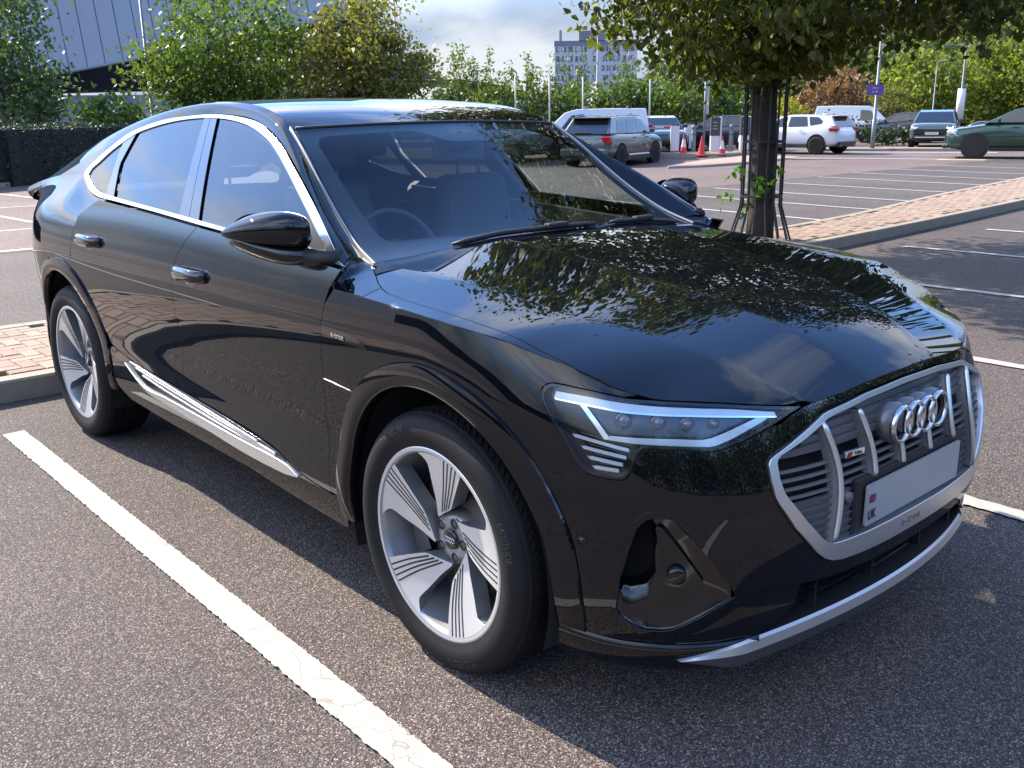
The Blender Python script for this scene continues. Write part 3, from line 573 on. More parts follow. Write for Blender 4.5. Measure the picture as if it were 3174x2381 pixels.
# young trees with bare whippy tops
def whip_tree(pos, h, seed, label):
    rng = np.random.default_rng(seed); root = empty('young_tree', pos, 0, label, 'tree', 'young trees beside the roadway'); t = MB(); P = []
    t.tube([(0, 0, 0), (0, 0, h * .6)], [.07, .03], 6)
    for i in range(13):
        a = rng.uniform(0, 6.283); r_ = rng.uniform(.3, 1.5); z1 = h * rng.uniform(.62, 1.05) * (1 - .12 * r_); p0 = np.array([0, 0, h * rng.uniform(.15, .5)]); p1 = np.array([r_ * math.cos(a), r_ * math.sin(a), z1]); t.tube([p0, (p0 + p1) / 2 + np.array([.1 * math.cos(a), .1 * math.sin(a), -.05]), p1], [.02, .012, .005], 4, False)
        for k in range(70): s = rng.uniform(.25, 1.02); P.append(p0 + (p1 - p0) * s + rng.normal(size=3) * .10)
    for i in range(650): a = rng.uniform(0, 6.283); r_ = 1.7 * math.sqrt(rng.uniform(0, 1)); P.append(np.array([r_ * math.cos(a), r_ * math.sin(a), rng.uniform(.2, h * .50)]) + rng.normal(size=3) * .12)
    leaves('crown', np.array(P), .17, FRESH, root, rng, .5); t.build('trunk', BARK, root)
for k, (x, y, h, lb) in enumerate(((-34.6, 26.8, 5.0, 'whippy young tree right of the eaves, leftmost of its row'), (-34.0, 28.6, 5.4, 'tallest whippy young tree, second of its row from the eaves'), (-32.6, 30.0, 5.0, 'whippy young tree standing left of the tower block, third of its row'), (-31.6, 31.6, 4.7, 'whippy young tree in front of the tower block, fourth of its row'), (-30.0, 33.4, 4.1, 'whippy young tree right of the tower block, last of its row'))): whip_tree((x, y, 0), h, 31 + k, lb)
for k in range(7):
    x, y = -33.5 + k * 1.15, 26.0 + k * 1.6; tree('thicket_shrub', 'dense green thicket shrub under the young trees, %s' % ('leftmost of seven', 'second from the left', 'third from the left', 'middle one of seven', 'third from the right', 'second from the right', 'rightmost of seven')[k], 'shrub', (x, y, 0), 3.0, [(0, 0, 1.5, 1.3, 1.3, 1.3)], 1700, .24, (GREEN, FRESH)[k % 2], 50 + k, .05, group='shrubs under the young trees', clumps=36)
# far trees between the white building and the lime
for k, (x, y, h, r_, mt_) in enumerate(((-50, 63, 6.2, 3.4, BLUEG), (-53.5, 72, 8.0, 4.6, BLUEG), (-50.5, 77.5, 8.6, 4.8, BLUEG), (-44, 66, 5.0, 3.4, FRESH), (-46.5, 80, 8.4, 4.6, GREEN), (-42, 86, 8.2, 4.6, GREEN))):
    tree('willow', ('feathery grey-green tree right of the white building, leftmost of its clump', 'feathery grey-green tree, second of its clump by the white building', 'feathery grey-green tree, third of its clump by the white building', 'low bright tree in front of the feathery clump', 'green tree of the clump just left of the lime trunk', 'green tree of the clump just behind the lime trunk')[k], 'tree', (x, y, 0), h, [(0, 0, h * .55, r_, r_, h * .46)], 4200, .42, mt_, 70 + k, .16, group='far trees by the exit', clumps=80, spread=.15)
tree('photinia', 'large red-leaved shrub behind the white hatchback', 'shrub', (-31.0, 53.5, 0), 4.4, [(0, 0, 2.2, 2.0, 2.0, 2.1), (1.0, 1.0, 1.6, 1.4, 1.4, 1.5)], 5200, .26, REDL, 81, .1, clumps=90, spread=.14)
tree('spindle_shrub', 'bright yellow shrub between the lime trunk and the red-leaved shrub', 'shrub', (-30.6, 47.6, 0), 2.5, [(0, 0, 1.5, 1.2, 1.2, .95)], 1800, .22, YELL, 82, .06, clumps=36)
tree('whitebeam', 'small pale tree beside the purple sign', 'tree', (-24.6, 48.4, 0), 3.1, [(0, 0, 1.95, .95, .95, 1.05), (.7, .3, 1.3, .6, .6, .4)], 1400, .2, OLIVE, 83, .05, clumps=34, spread=.16)
for k, (x, y, h, r_, lb) in enumerate(((-32.3, 68.4, 5.6, 2.6, 'round yellow-green tree above the grey crossover car'), (-31.8, 76.2, 5.0, 2.5, 'round yellow-green tree just left of the poster lamp post'), (-28.8, 72.6, 6.6, 2.8, 'taller yellow-green tree right of the poster lamp post'), (-25.6, 71.5, 6.2, 2.7, 'yellow-green tree at the right edge above the green car'), (-22.6, 74.5, 6.6, 2.9, 'yellow-green tree at the far right edge of the picture'))):
    tree('norway_maple', lb, 'tree', (x, y, 0), h, [(0, 0, h * .58, r_, r_, h * .40)], 3600, .40, leaf_mat('leaf_gold_green', (.10, .14, .024), (.24, .27, .055)), 90 + k, .12, group='yellow-green trees round the car park', clumps=70, spread=.16)
wood = [(-62, 96, 11, 7), (-56, 106, 12.5, 8), (-50, 112, 13, 8), (-58, 122, 14, 9), (-44, 108, 10.5, 7), (-47, 124, 14, 9), (-38, 116, 12, 8), (-36, 128, 13.5, 9), (-28, 120, 12, 8), (-66, 112, 12, 8), (-72, 104, 10, 7), (-20, 128, 13, 9), (-52, 96, 8, 5), (-41, 97, 7.5, 5)]
wr = empty('wood', (-50, 112, 0), 0, 'dark green wood filling the background behind the yellow-green trees', 'wood'); 
for k, (x, y, h, r_) in enumerate(wood):
    rg_ = np.random.default_rng(200 + k); cl = rg_.normal(size=(90, 3)); cl /= np.linalg.norm(cl, axis=1, keepdims=True); cl = cl * rg_.uniform(.6, 1, 90)[:, None] * np.array([r_, r_, h * .5]) + np.array([x + 50, y - 112, h * .48]); ci = rg_.integers(0, 90, 3600); P = cl[ci] + rg_.normal(size=(3600, 3)) * r_ * .16
    leaves('canopy', P, .75, (GREEN, DARKG, FRESH)[k % 3 if k % 4 else 1], wr, rg_, .6, tone=np.clip(rg_.uniform(.1, .9, 90)[ci], 0, 1)); tb = MB(); tb.tube([(x + 50, y - 112, 0), (x + 50, y - 112, h * .5)], [.3, .2], 6); tb.build('trunk', BARK, wr)
# trees round the rest of the car park (behind and beside the camera; they show in the paintwork)
for k in range(15):
    a_ = R(-50 + 9.6 * k); d_ = 36 + 6 * math.sin(k * 2.1); h = 9.5 + 1.5 * math.sin(k * 3.7); x, y = 2 + d_ * math.cos(a_), -2 + d_ * math.sin(a_)
    tree('boundary_tree', 'tree on the car park boundary behind the camera', 'tree', (x, y, 0), h, [(0, 0, h * .50, 4.4, 4.4, h * .48)], 3200, .60, (GREEN, FRESH, GREEN)[k % 3], 120 + k, .15, group='trees on the car park boundary', clumps=90, spread=.17)
hedge_run([(-60, -46), (-10, -50), (34, -44)], 2.6, 1.6, 'long dark boundary hedge beside the car park, out of view behind the camera', dens=110, leaf=.16)
# ---------------------------------------------------------------- the black car in the foreground bay
def paint_mat():
    m = mat('black_paint', (.0028, .0036, .0058), .5, 0., .0, 1.0, .008); b = m.node_tree.nodes['Principled BSDF']; b.inputs['Coat IOR'].default_value = 1.56
    return m
PAINT = paint_mat(); GLOSS = mat('gloss_black_plastic', (.004, .004, .0045), .16, 0., .5, .6, .02)
PLASTIC = mat('black_plastic', (.012, .012, .013), .55); RUBBER = mat('rubber_seal', (.008, .008, .009), .6)
CHROME = mat('satin_chrome', (.78, .79, .80), .16, 1.); SATIN = mat('satin_silver', (.72, .73, .73), .33, .9, bump=.05, bscale=500)
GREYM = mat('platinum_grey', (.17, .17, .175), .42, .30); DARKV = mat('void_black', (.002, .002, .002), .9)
SCREEN = glass_mat('windscreen_glass', (.86, .92, .91), 1.54); TINT = glass_mat('privacy_glass', (.10, .115, .115), 2.0); TINTF = glass_mat('door_glass', (.55, .63, .61), 1.9)
SCREENB = mat('glass_band_black', (.004, .004, .005), .08, 0., .5, .3)
SILVERPLATE = mat('number_plate_white', (.36, .36, .355), .35); INTERIOR = mat('interior_charcoal', (.05, .05, .052), .62, bump=.15, bscale=300)
INTLIGHT = mat('interior_grey_trim', (.10, .10, .10), .6)
ALLOY = mat('machined_alloy', (.70, .70, .69), .34, .55); ALLOYD = mat('painted_alloy_grey', (.34, .345, .35), .34, .6); GROOVE = mat('groove_dark_grey', (.035, .035, .037), .45, .2)
TYRE = mat('tyre_rubber', (.0085, .0085, .009), .66, 0., .28, var=.25, vscale=30, bump=.12, bscale=220); DISC = mat('brake_iron', (.16, .15, .14), .42, .8)
car = empty('coupe_suv', (0, 0, 0), 0, 'glossy black coupe-roofed SUV with four-ring grille parked in the foreground bay', 'car')
SIDE = S_side(-1); GLS = S_gls(-1); FRONT = S_front(-1)
OS = (0, -1, .0)
def arch(cx, rx, rz, a0, a1, n=40, cz=.372):
    return [(cx + rx * math.cos(R(a0 + (a1 - a0) * i / n)), cz + rz * math.sin(R(a0 + (a1 - a0) * i / n))) for i in range(n + 1)]
belt = crv([(-2.6, 1.206), (-2.462, 1.201), (-1.835, 1.176), (-1.42, 1.157), (-1.2, 1.148), (-.8, 1.126), (-.435, 1.109)])
def beltpts(x0, x1, dz=0., n=14): return [(x, float(belt(x)) + dz) for x in np.linspace(x0, x1, n)]
sides = []                                   # right-hand parts to be mirrored
cut_f = [(-.430, 1.106), (-.455, 1.075), (-.479, 1.043), (-.497, .998), (-.508, .945), (-.517, .86), (-.526, .769), (-.540, .66), (-.549, .568), (-.554, .47), (-.556, .372)]
cut_r = [(-1.430, 1.157), (-1.50, 1.105), (-1.555, 1.05), (-1.592, .99), (-1.600, .92), (-1.597, .85), (-1.594, .78), (-1.600, .66), (-1.64, .58), (-1.668, .52), (-1.655, .487)]
lens_top = [(-2.40, .548), (-2.213, .518), (-1.934, .501), (-1.629, .485), (-1.287, .467), (-1.015, .446), (-.883, .427), (-.80, .398), (-.70, .378), (-.556, .366)]
lens_c = crv(lens_top)
# front door
door_f = cut_f + [(x, float(lens_c(x)) + .004) for x in np.linspace(-.60, -1.60, 26)] + cut_r[::-1] + beltpts(-1.40, -.46, -.002)
fd = panel('front_door', [door_f], SIDE, PAINT, car, OS, res=.035); sides.append(fd)
ra = arch(-2.928, .485, .540, 28, 76, 24)
cut_rr = [(-2.470, 1.199), (-2.52, 1.18), (-2.575, 1.158), (-2.64, 1.133), (-2.668, 1.115), (-2.682, 1.079), (-2.702, 1.027), (-2.716, .98), (-2.722, .93)]
door_r = cut_r + [(x, float(lens_c(x)) + .004) for x in np.linspace(-1.70, -2.36, 18)] + [(-2.415, .56), (-2.44, .60)] + [p for p in ra if p[1] < .915 and p[1] > .615] + cut_rr[::-1] + beltpts(-2.44, -1.45, -.002)
rd = panel('rear_door', [door_r], SIDE, PAINT, car, OS, res=.035); sides.append(rd)
# front fender: flank plus the part of the top outside the bonnet line
fa = arch(0, .512, .530, 172, 32, 44)
crease_x = [-.455, -.40, -.3, -.2, -.1, 0, .1, .2, .28, .34, .385, .42, .45, .48, .51, .54, .565, .583]
fend = [(-.556, .372 + .002)] + cut_f[::-1][1:8] + [(x, float(h_cre_z(x))) for x in crease_x] + [(.56, .8958), (.53, .9015), (.496, .907), (.43, .9165), (.406, .918), (.392, .913), (.384, .903), (.383, .894), (.397, .862), (.444, .801), (.496, .732), (.515, .714), (.47, .704), (.437, .703)] + fa[::-1] + [(-.512, .43), (-.516, .372)]
ff_ = panel('front_fender', [fend], SIDE, PAINT, car, OS, res=.03); sides.append(ff_)
shut = [(-.530, -.762), (-.47, -.795), (-.40, -.832), (-.34, -.866), (-.285, -.888), (-.244, -.899), (-.16, -.905), (-.075, -.906), (.03, -.902), (.143, -.894), (.26, -.880), (.36, -.866), (.46, -.845), (.53, -.815), (.572, -.785)]
ftop = shut[::1] + [(x, -float(side_w(x, h_cre_z(x)))) for x in crease_x[::-1]] + [(-.50, -.925), (-.535, -.87), (-.56, -.80)]
ft = panel('fender_top', [ftop], S_top, PAINT, ff_, (0, -.2, 1), res=.03, gap=.0012); sides_child = [ft]
Tz = lambda x, y: float(T_top(x, y))
c_out = [(-.30, -.9465, Tz(-.30, -.9465) + .001), (-.37, -.9470, 1.0475), (-.43, -.9475, 1.0505), (-.461, -.9465, 1.056), (-.468, -.938, 1.080), (-.474, -.918, 1.100), (-.478, -.902, 1.1085)]
c_in = [(-.30, -.886, Tz(-.30, -.886) + .0012), (-.36, -.857, Tz(-.36, -.857) + .0015), (-.42, -.825, 1.084), (-.46, -.805, 1.092), (-.495, -.787, 1.100), (-.525, -.776, 1.107), (-.548, -.768, 1.1125)]
c_mid = [((p[0] + q[0]) / 2, (p[1] + q[1]) / 2, (p[2] + q[2]) / 2 + .009 * i / 6) for i, (p, q) in enumerate(zip(c_out, c_in))]
loft('fender_corner', [c_out, c_mid, c_in], PAINT, ff_, nu=24, nv=10, flip=True)
# bonnet
hl_top = [(x, -float(side_w(x, h_cre_z(x))) + .002) for x in (.588, .614, .64, .66, .69, .712, .735, .756, .775, .79)] + [(.803, -.425)]
front_edge = [(.806, -.425), (.818, -.40), (.828, -.30), (.836, -.15), (.839, 0)]
rear_edge = [(-.385, 0), (-.392, -.15), (-.41, -.35), (-.445, -.52), (-.485, -.65), (-.530, -.762)]
half = rear_edge + shut[1:-1] + hl_top[:-1] + front_edge
bon = half + [(x, -y) for x, y in half[::-1][1:-1]]
hood = panel('bonnet', [bon], S_top, PAINT, car, (0, 0, 1), res=.024, gap=.0026, depth=.03, feats=[[(x, s_ * float(h_dome_y(x))) for x in np.linspace(-.36, .81, 46)] for s_ in (-1, 1)] + [[(x, s_ * float(h_out_y(x))) for x in np.linspace(-.44, .76, 46)] for s_ in (-1, 1)])
# upper rear quarter: flows from the flank into the rear pillar
z1c = crv([(-3.93, 1.18), (-3.7, 1.22), (-3.4, 1.26), (-3.1, 1.287), (-2.905, 1.285), (-2.85, 1.262), (-2.808, 1.246), (-2.74, 1.223), (-2.68, 1.209), (-2.60, 1.199), (-2.40, 1.198)])
def QTR(u, v):
    zA = 1.06 + 0 * u; zB = z1c(u); A_ = SIDE(u, zA); B_ = GLS(u, zB)
    yA = side_w(u, zA + .03) - side_w(u, zA); tA = np.stack([0 * u, -yA, .03 + 0 * u], -1); tA /= np.linalg.norm(tA, axis=-1, keepdims=True)
    yB = gls_w(u, zB + .03) - gls_w(u, zB); tB = np.stack([0 * u, -yB, .03 + 0 * u], -1); tB /= np.linalg.norm(tB, axis=-1, keepdims=True)
    d = np.linalg.norm(B_ - A_, axis=-1)[..., None]; v = np.asarray(v)[..., None]
    return (1 + 2 * v) * (1 - v) ** 2 * A_ + v * (1 - v) ** 2 * d * 1.1 * tA + v * v * (3 - 2 * v) * B_ + v * v * (v - 1) * d * 1.1 * tB
ra2 = arch(-2.928, .512, .530, 66, 176, 40)
qlow = [(-2.718, .97), (-2.703, 1.027), (-2.692, 1.06)] + [(x, 1.06) for x in np.linspace(-2.8, -3.86, 20)] + [(-3.86, .75), (-3.80, .45), (-3.55, .40), (-3.44, .40)] + [p for p in ra2[::-1] if p[0] < -2.73]
rq = panel('rear_quarter', [qlow], SIDE, PAINT, car, (-.25, -1, 0), res=.04, gap=.0012); sides.append(rq)
qup = [(-2.692, 0.0), (-2.683, .12), (-2.66, .35), (-2.60, .68), (-2.54, .88), (-2.475, 1.0)] + [(x, 1.0) for x in np.linspace(-2.55, -3.90, 26)] + [(-3.90, .0)] + [(x, 0.0) for x in np.linspace(-3.8, -2.75, 14)]
panel('quarter_shoulder', [qup], QTR, PAINT, rq, (-.2, -1, .4), res=.045, gap=.0008, depth=.01)
# roof side rail (A-pillar over the doors to the tail) between window trim and roof seam
K_ = [(-.478, 1.106), (-.56, 1.160), (-.68, 1.228), (-.817, 1.304), (-.961, 1.373), (-1.117, 1.445), (-1.262, 1.494), (-1.416, 1.531), (-1.639, 1.553), (-1.825, 1.558), (-2.017, 1.553), (-2.267, 1.536), (-2.575, 1.480), (-2.85, 1.405), (-3.15, 1.315), (-3.5, 1.225), (-3.88, 1.165)]
K3 = [(x, -float(gls_w(x, z)), z) for x, z in K_]
M3 = [(-.545, -.778, 1.112), (-.62, -.766, 1.150), (-.73, -.743, 1.207), (-.86, -.716, 1.291), (-1.0, -.688, 1.391), (-1.13, -.662, 1.475), (-1.25, -.634, 1.533), (-1.40, -.614, 1.571), (-1.63, -.601, 1.597), (-1.90, -.597, 1.603), (-2.1, -.594, 1.594), (-2.33, -.591, 1.575), (-2.62, -.587, 1.538), (-2.92, -.582, 1.482), (-3.22, -.571, 1.400), (-3.55, -.552, 1.300), (-3.90, -.53, 1.18)]
mid3 = []
for a, b in zip(K3, M3):
    a = np.array(a); b = np.array(b); c = (a + b) / 2; w = np.linalg.norm(b - a); mid3.append(tuple(c + np.array((0, -.62, .78)) * .17 * w + np.array((.25, 0, 0)) * .07 * w))
rail = loft('roof_side_rail', [K3, mid3, M3], PAINT, car, nu=110, nv=9, flip=True); sides.append(rail)
# rear pillar below the rail
cp = []
for x in np.linspace(-2.905, -3.90, 20): cp.append((x, float(z1c(x))))
kz = crv([(p[0], p[1]) for p in K_])
cpo = cp + [(x, float(kz(x))) for x in np.linspace(-3.88, -2.62, 26)] + [(-2.60, 1.474), (-2.713, 1.421), (-2.828, 1.36), (-2.899, 1.314)]
panel('rear_pillar', [cpo], GLS, PAINT, rq, (0, -1, .5), res=.045, gap=.0006, depth=.01)
for o in list(sides): mirror_obj(o, car)
# roof skin and tailgate glass
zc_roof = crv([(-1.06, 1.505), (-1.12, 1.525), (-1.2, 1.549), (-1.35, 1.583), (-1.5, 1.604), (-1.7, 1.618), (-1.9, 1.622), (-2.2, 1.609), (-2.5, 1.575), (-2.75, 1.532), (-3.05, 1.462), (-3.3, 1.393), (-3.5, 1.333), (-3.7, 1.262), (-3.9, 1.185)])
M3a = np.array(sorted(M3)); my = crv([(p[0], -p[1]) for p in M3 if p[0] < -1.1]); mz = crv([(p[0], p[2]) for p in M3 if p[0] < -1.1])
def ROOF(u, v):
    ys = my(u); zs = mz(u); q = np.abs(v) / ys; return np.stack([u, v, zs + (zc_roof(u) - zs) * (1 - q ** 2.2)], -1)
def rp(xa, xb, front=None):
    n = 24; o = [(x, -float(my(x)) + .002) for x in np.linspace(xa, xb, n)] + [(x, float(my(x)) - .002) for x in np.linspace(xb, xa, n)]
    return o
ws_top = [(-1.166 + .10 * (1 - (y / .632) ** 2), y) for y in np.linspace(.628, -.628, 21)]
roofp = [(x, -float(my(x)) + .0015) for x in np.linspace(-1.18, -2.68, 26)] + [(-2.70, y) for y in np.linspace(-.55, .55, 9)] + [(x, float(my(x)) - .0015) for x in np.linspace(-2.68, -1.18, 26)] + ws_top[1:-1]
roof = panel('roof', [roofp], ROOF, PAINT, car, (0, 0, 1), res=.045, gap=.0015, depth=.012)
tg = [(x, -float(my(x)) + .0015) for x in np.linspace(-2.70, -3.88, 20)] + [(x, float(my(x)) - .0015) for x in np.linspace(-3.88, -2.70, 20)]
tail = panel('tailgate_glass', [tg], ROOF, SCREENB, car, (-.3, 0, 1), res=.06, gap=.002, depth=.012)
sp = MB(); sp.prism([(-3.62, 1.262), (-3.80, 1.215), (-3.945, 1.205), (-3.955, 1.192), (-3.93, 1.185), (-3.78, 1.19), (-3.62, 1.235)], -.40, .40, lambda a, b, h: (a + .15 + .05 * (abs(h) / .4) ** 3, h, b + .004))
bevel(sp.build('spoiler', PAINT, car), .008, 3)
# rear face
def REAR(t, z):
    x = XR + (rear_x(z) - XR) * np.sin(t) ** (2 / 2.3); return np.stack([x, -side_prof(z) * np.maximum(np.cos(t), 1e-6) ** (2 / 3.2), z], -1)
def REARF(y, z):
    q = np.clip(np.abs(y) / side_prof(z), 0, .9999) ** 3.2; x = XR + (rear_x(z) - XR) * (1 - q) ** (1 / 2.3); return np.stack([x, y, z], -1)
rb = [(y, .30) for y in np.linspace(-.78, .78, 17)] + [(y, 1.14) for y in np.linspace(.78, -.78, 17)]
panel('tailgate', [rb], REARF, PAINT, car, (-1, 0, 0), res=.06, gap=.0, depth=.02)
for s_ in (-1, 1):
    tl = panel('tail_light', [[(s_ * .60, .985), (s_ * .80, 1.0), (s_ * .865, 1.03), (s_ * .865, 1.075), (s_ * .80, 1.085), (s_ * .60, 1.06)]], REARF, mat('tail_lamp_red', (.16, .008, .006), .12, 0, .5, .6), car, (-1, 0, 0), res=.05, off=.01, depth=.012)
# --------- door glass, pillars and the bright window surround (right side, then mirrored)
glasses = []
chr_out = [(-2.567, 1.195), (-2.68, 1.209), (-2.76, 1.228), (-2.808, 1.246), (-2.87, 1.267), (-2.905, 1.287), (-2.912, 1.302), (-2.895, 1.318), (-2.828, 1.36), (-2.713, 1.421), (-2.575, 1.480), (-2.42, 1.514), (-2.267, 1.536), (-2.017, 1.552), (-1.825, 1.557), (-1.639, 1.552), (-1.52, 1.543), (-1.416, 1.531), (-1.33, 1.515), (-1.262, 1.494), (-1.18, 1.468), (-1.117, 1.445), (-.961, 1.373), (-.817, 1.304), (-.595, 1.183), (-.491, 1.117), (-.470, 1.101)]
chr_in = [(-2.57, 1.223), (-2.70, 1.247), (-2.79, 1.276), (-2.842, 1.297), (-2.835, 1.308), (-2.781, 1.337), (-2.691, 1.390), (-2.584, 1.437), (-2.479, 1.474), (-2.333, 1.501), (-2.188, 1.519), (-1.992, 1.533), (-1.80, 1.536), (-1.70, 1.533), (-1.568, 1.523), (-1.443, 1.506), (-1.331, 1.482), (-1.221, 1.451), (-1.118, 1.410), (-1.014, 1.362), (-.90, 1.305), (-.775, 1.241), (-.66, 1.180), (-.56, 1.128)]
belt_top = [(-.56, 1.128), (-.80, 1.140), (-1.263, 1.163), (-1.504, 1.175), (-1.927, 1.194), (-2.30, 1.209), (-2.57, 1.223)]
belt_bot = [(-.470, 1.101), (-.80, 1.119), (-1.253, 1.143), (-1.478, 1.152), (-1.904, 1.172), (-2.30, 1.187), (-2.567, 1.195)]
so, si = spl(chr_out, 90), spl(chr_in, 90)
_full = np.array(so + belt_bot[1:-1]); _hole = np.array(si + belt_top[1:-1]); _full = _offset(_full, .0055); so = [tuple(p) for p in _full[:90]]; belt_bot = [belt_bot[0]] + [tuple(p) for p in _full[90:]] + [belt_bot[-1]]; _hole = _offset(_hole, -.0035); si = [tuple(p) for p in _hole[:90]]; belt_top = [si[-1]] + [tuple(p) for p in _hole[90:]] + [si[0]]
surround = panel('window_trim', [so + belt_bot[1:-1]], GLS, CHROME, car, (0, -1, .5), res=.02, gap=0, off=.006, depth=.012, bead=.004) if False else None
dlo_hole = si + belt_top[1:-1]
surround = panel('window_trim', [so + belt_bot[1:-1], dlo_hole], GLS, CHROME, car, (0, -1, .5), res=.02, gap=0, off=.007, depth=.012, bead=.004)
lin_ = panel('window_liner', [so + belt_bot[1:-1], [tuple(p) for p in _offset(dlo_hole, .012)]], GLS, DARKV, car, (0, -1, .5), res=.03, gap=0, off=-.012, depth=.004)
bm = bmesh.new(); bm.from_mesh(lin_.data); bm.to_mesh(lin_.data); bm.free()
mirror_obj(lin_, car)
def cutpoly(poly, a, b, keep_left=True):
    """clip a polygon by the infinite line a-b"""
    a = np.array(a); b = np.array(b); n = np.array([-(b - a)[1], (b - a)[0]]); sg = 1 if keep_left else -1; o = []
    P = [np.array(p) for p in poly]
    for i, p in enumerate(P):
        q = P[(i + 1) % len(P)]; dp = sg * np.dot(p - a, n); dq = sg * np.dot(q - a, n)
        if dp >= 0: o.append(tuple(p))
        if (dp > 0 and dq < 0) or (dp < 0 and dq > 0): t = dp / (dp - dq); o.append(tuple(p + (q - p) * t))
    return o
OG = (0, -1, .5)
back = panel('window_seal', [_offset(dlo_hole, -.004)], GLS, RUBBER, car, OG, res=.05, gap=0, off=-.014, depth=.004)
bm_ = back.data
# front pane, rear pane, quarter pane
zt_ = crv([p for p in si if p[0] < -.57][::3]); zt_ = lambda x, X_=np.array([p[0] for p in si][6:]), Z_=np.array([p[1] for p in si][6:]): float(np.interp(x, X_, Z_))
zb_ = lambda x: float(np.interp(x, [p[0] for p in belt_top[::-1]], [p[1] for p in belt_top[::-1]]))
def strip(lineA, lineB):
    """polygon between two pillar lines (bottom to top), lineA in front of lineB"""
    xa, xb = lineA[-1][0], lineB[-1][0]; top_ = [(x, zt_(x)) for x in np.linspace(xa, xb, 24)]; xa0, xb0 = lineA[0][0], lineB[0][0]; bot_ = [(x, zb_(x)) for x in np.linspace(xb0, xa0, 24)]
    return list(lineA[1:-1]) + top_ + list(lineB[1:-1])[::-1] + bot_
A1 = [(-1.470, 0), (-1.718, 0)]; B1 = [(-1.488, 0), (-1.737, 0)]; B2 = [(-1.577, 0), (-1.798, 0)]; B3 = [(-1.671, 0), (-1.856, 0)]
R1 = [(-2.368, 0), (-2.455, 1.327), (-2.470, 1.352), (-2.455, 0)]; R2 = [(-2.396, 0), (-2.486, 1.326), (-2.500, 1.352), (-2.487, 0)]; R3 = [(-2.50, 0), (-2.555, 1.33), (-2.585, 1.40), (-2.590, 0)]
panef = panel('window_pane', [strip([(-.575, 0), (-.575, 0)], A1)], GLS, TINTF, fd, OG, res=.05, gap=.002, off=.0, depth=.003)
paner = panel('window_pane', [strip(B3, R1)], GLS, TINT, rd, OG, res=.05, gap=.002, off=.0, depth=.003)
pq = [p for p in dlo_hole if p[0] < -2.59 or (p[0] < -2.50 and p[1] < 1.26)]; iq = [i for i, p in enumerate(pq) if p[1] < 1.26 and p[0] > -2.60]
low_ = sorted([p for p in pq if p[1] < 1.296], key=lambda p: -p[0]); upq = sorted([p for p in pq if p[1] >= 1.296], key=lambda p: p[1])
paneq = panel('window_pane', [[(-2.50, zb_(-2.50))] + low_[:-1] + [(-2.842, 1.298)] + upq + [(-2.590, zt_(-2.59)), (-2.585, 1.40), (-2.555, 1.33)]], GLS, TINT, rq, OG, res=.05, gap=.002, off=.0, depth=.003)
pil1 = panel('pillar_trim', [strip(B2, B3)], GLS, GLOSS, rd, OG, res=.05, gap=.0018, off=.004, depth=.01)
pil2 = panel('pillar_trim', [strip(B1, B2)], GLS, GLOSS, fd, OG, res=.05, gap=.0018, off=.004, depth=.01)
pil3 = panel('pillar_trim', [strip(R2, R3)], GLS, GLOSS, rd, OG, res=.05, gap=.0018, off=.004, depth=.01)
tri_ = [(-.772, 1.248), (-.742, 1.205), (-.725, 1.165), (-.71, 1.137), (-.60, 1.131), (-.565, 1.135)]
tri_p = panel('mirror_sail', [tri_], GLS, mat('sail_black', (.006, .006, .007), .4, 0, .25), fd, OG, res=.04, gap=.0, off=.003, depth=.012)
back.parent = None; bpy.data.objects.remove(back)
for o, p_ in ((surround, car), (panef, fd), (paner, rd), (paneq, rq), (pil1, rd), (pil2, fd), (pil3, rd), (tri_p, fd)):
    far = {fd: 'front_door', rd: 'rear_door', rq: 'rear_quarter'}.get(p_)
    tgt = car if far is None else [c for c in car.children if c.name.startswith(far) and c is not p_][0]
    mirror_obj(o, tgt)
# --------- windscreen
def WS(u, v):
    """u -1..1 across, v 0 bottom .. 1 top"""
    u = np.asarray(u, float); v = np.asarray(v, float)
    e = np.array(wsedge); d = np.linspace(0, 1, len(wsedge)); ex, ey, ez = (crv(list(zip(d, e[:, k])))(v) for k in range(3))
    c = 1 - u * u; bow = .175 * (1 - v) + .095 * v
    x = ex + bow * c; z = ez + (.030 * (1 - v) + .014 * v) * c + .0 * v
    return np.stack([x, u * ey, z], -1)
wsedge = [(-.470, .772, 1.096), (-.597, .749, 1.140), (-.745, .720, 1.219), (-.886, .693, 1.313), (-1.034, .664, 1.420), (-1.160, .639, 1.499)]
def ws_rect(u0, u1, v0, v1, n=14): return [(u, v0) for u in np.linspace(u0, u1, n)] + [(u1, v) for v in np.linspace(v0, v1, n)][1:] + [(u, v1) for u in np.linspace(u1, u0, n)][1:] + [(u0, v) for v in np.linspace(v1, v0, n)][1:-1]
clear = round_poly([(-.90, .20), (.90, .20), (.925, .93), (.30, .945), (.17, .83), (-.17, .83), (-.30, .945), (-.925, .93)], .10, 6)
wsp = panel('windscreen', [ws_rect(-1, 1, 0, 1)], WS, SCREEN, car, (1, 0, .6), res=.05, gap=0, depth=.003)
panel('windscreen_band', [ws_rect(-.995, .995, .004, .996), clear], WS, mat('ceramic_band', (.003, .0035, .004), .35), wsp, (1, 0, .6), res=.04, gap=0, off=-.006, depth=.001)
cm = MB(); cm.box((0, 0, 0), (.10, .12, .05)); cmo = cm.build('sensor_housing', INTERIOR, wsp); cmo.location = (-1.02, 0, 1.455); cmo.rotation_euler = (0, R(32), 0); bevel(cmo, .012, 2)
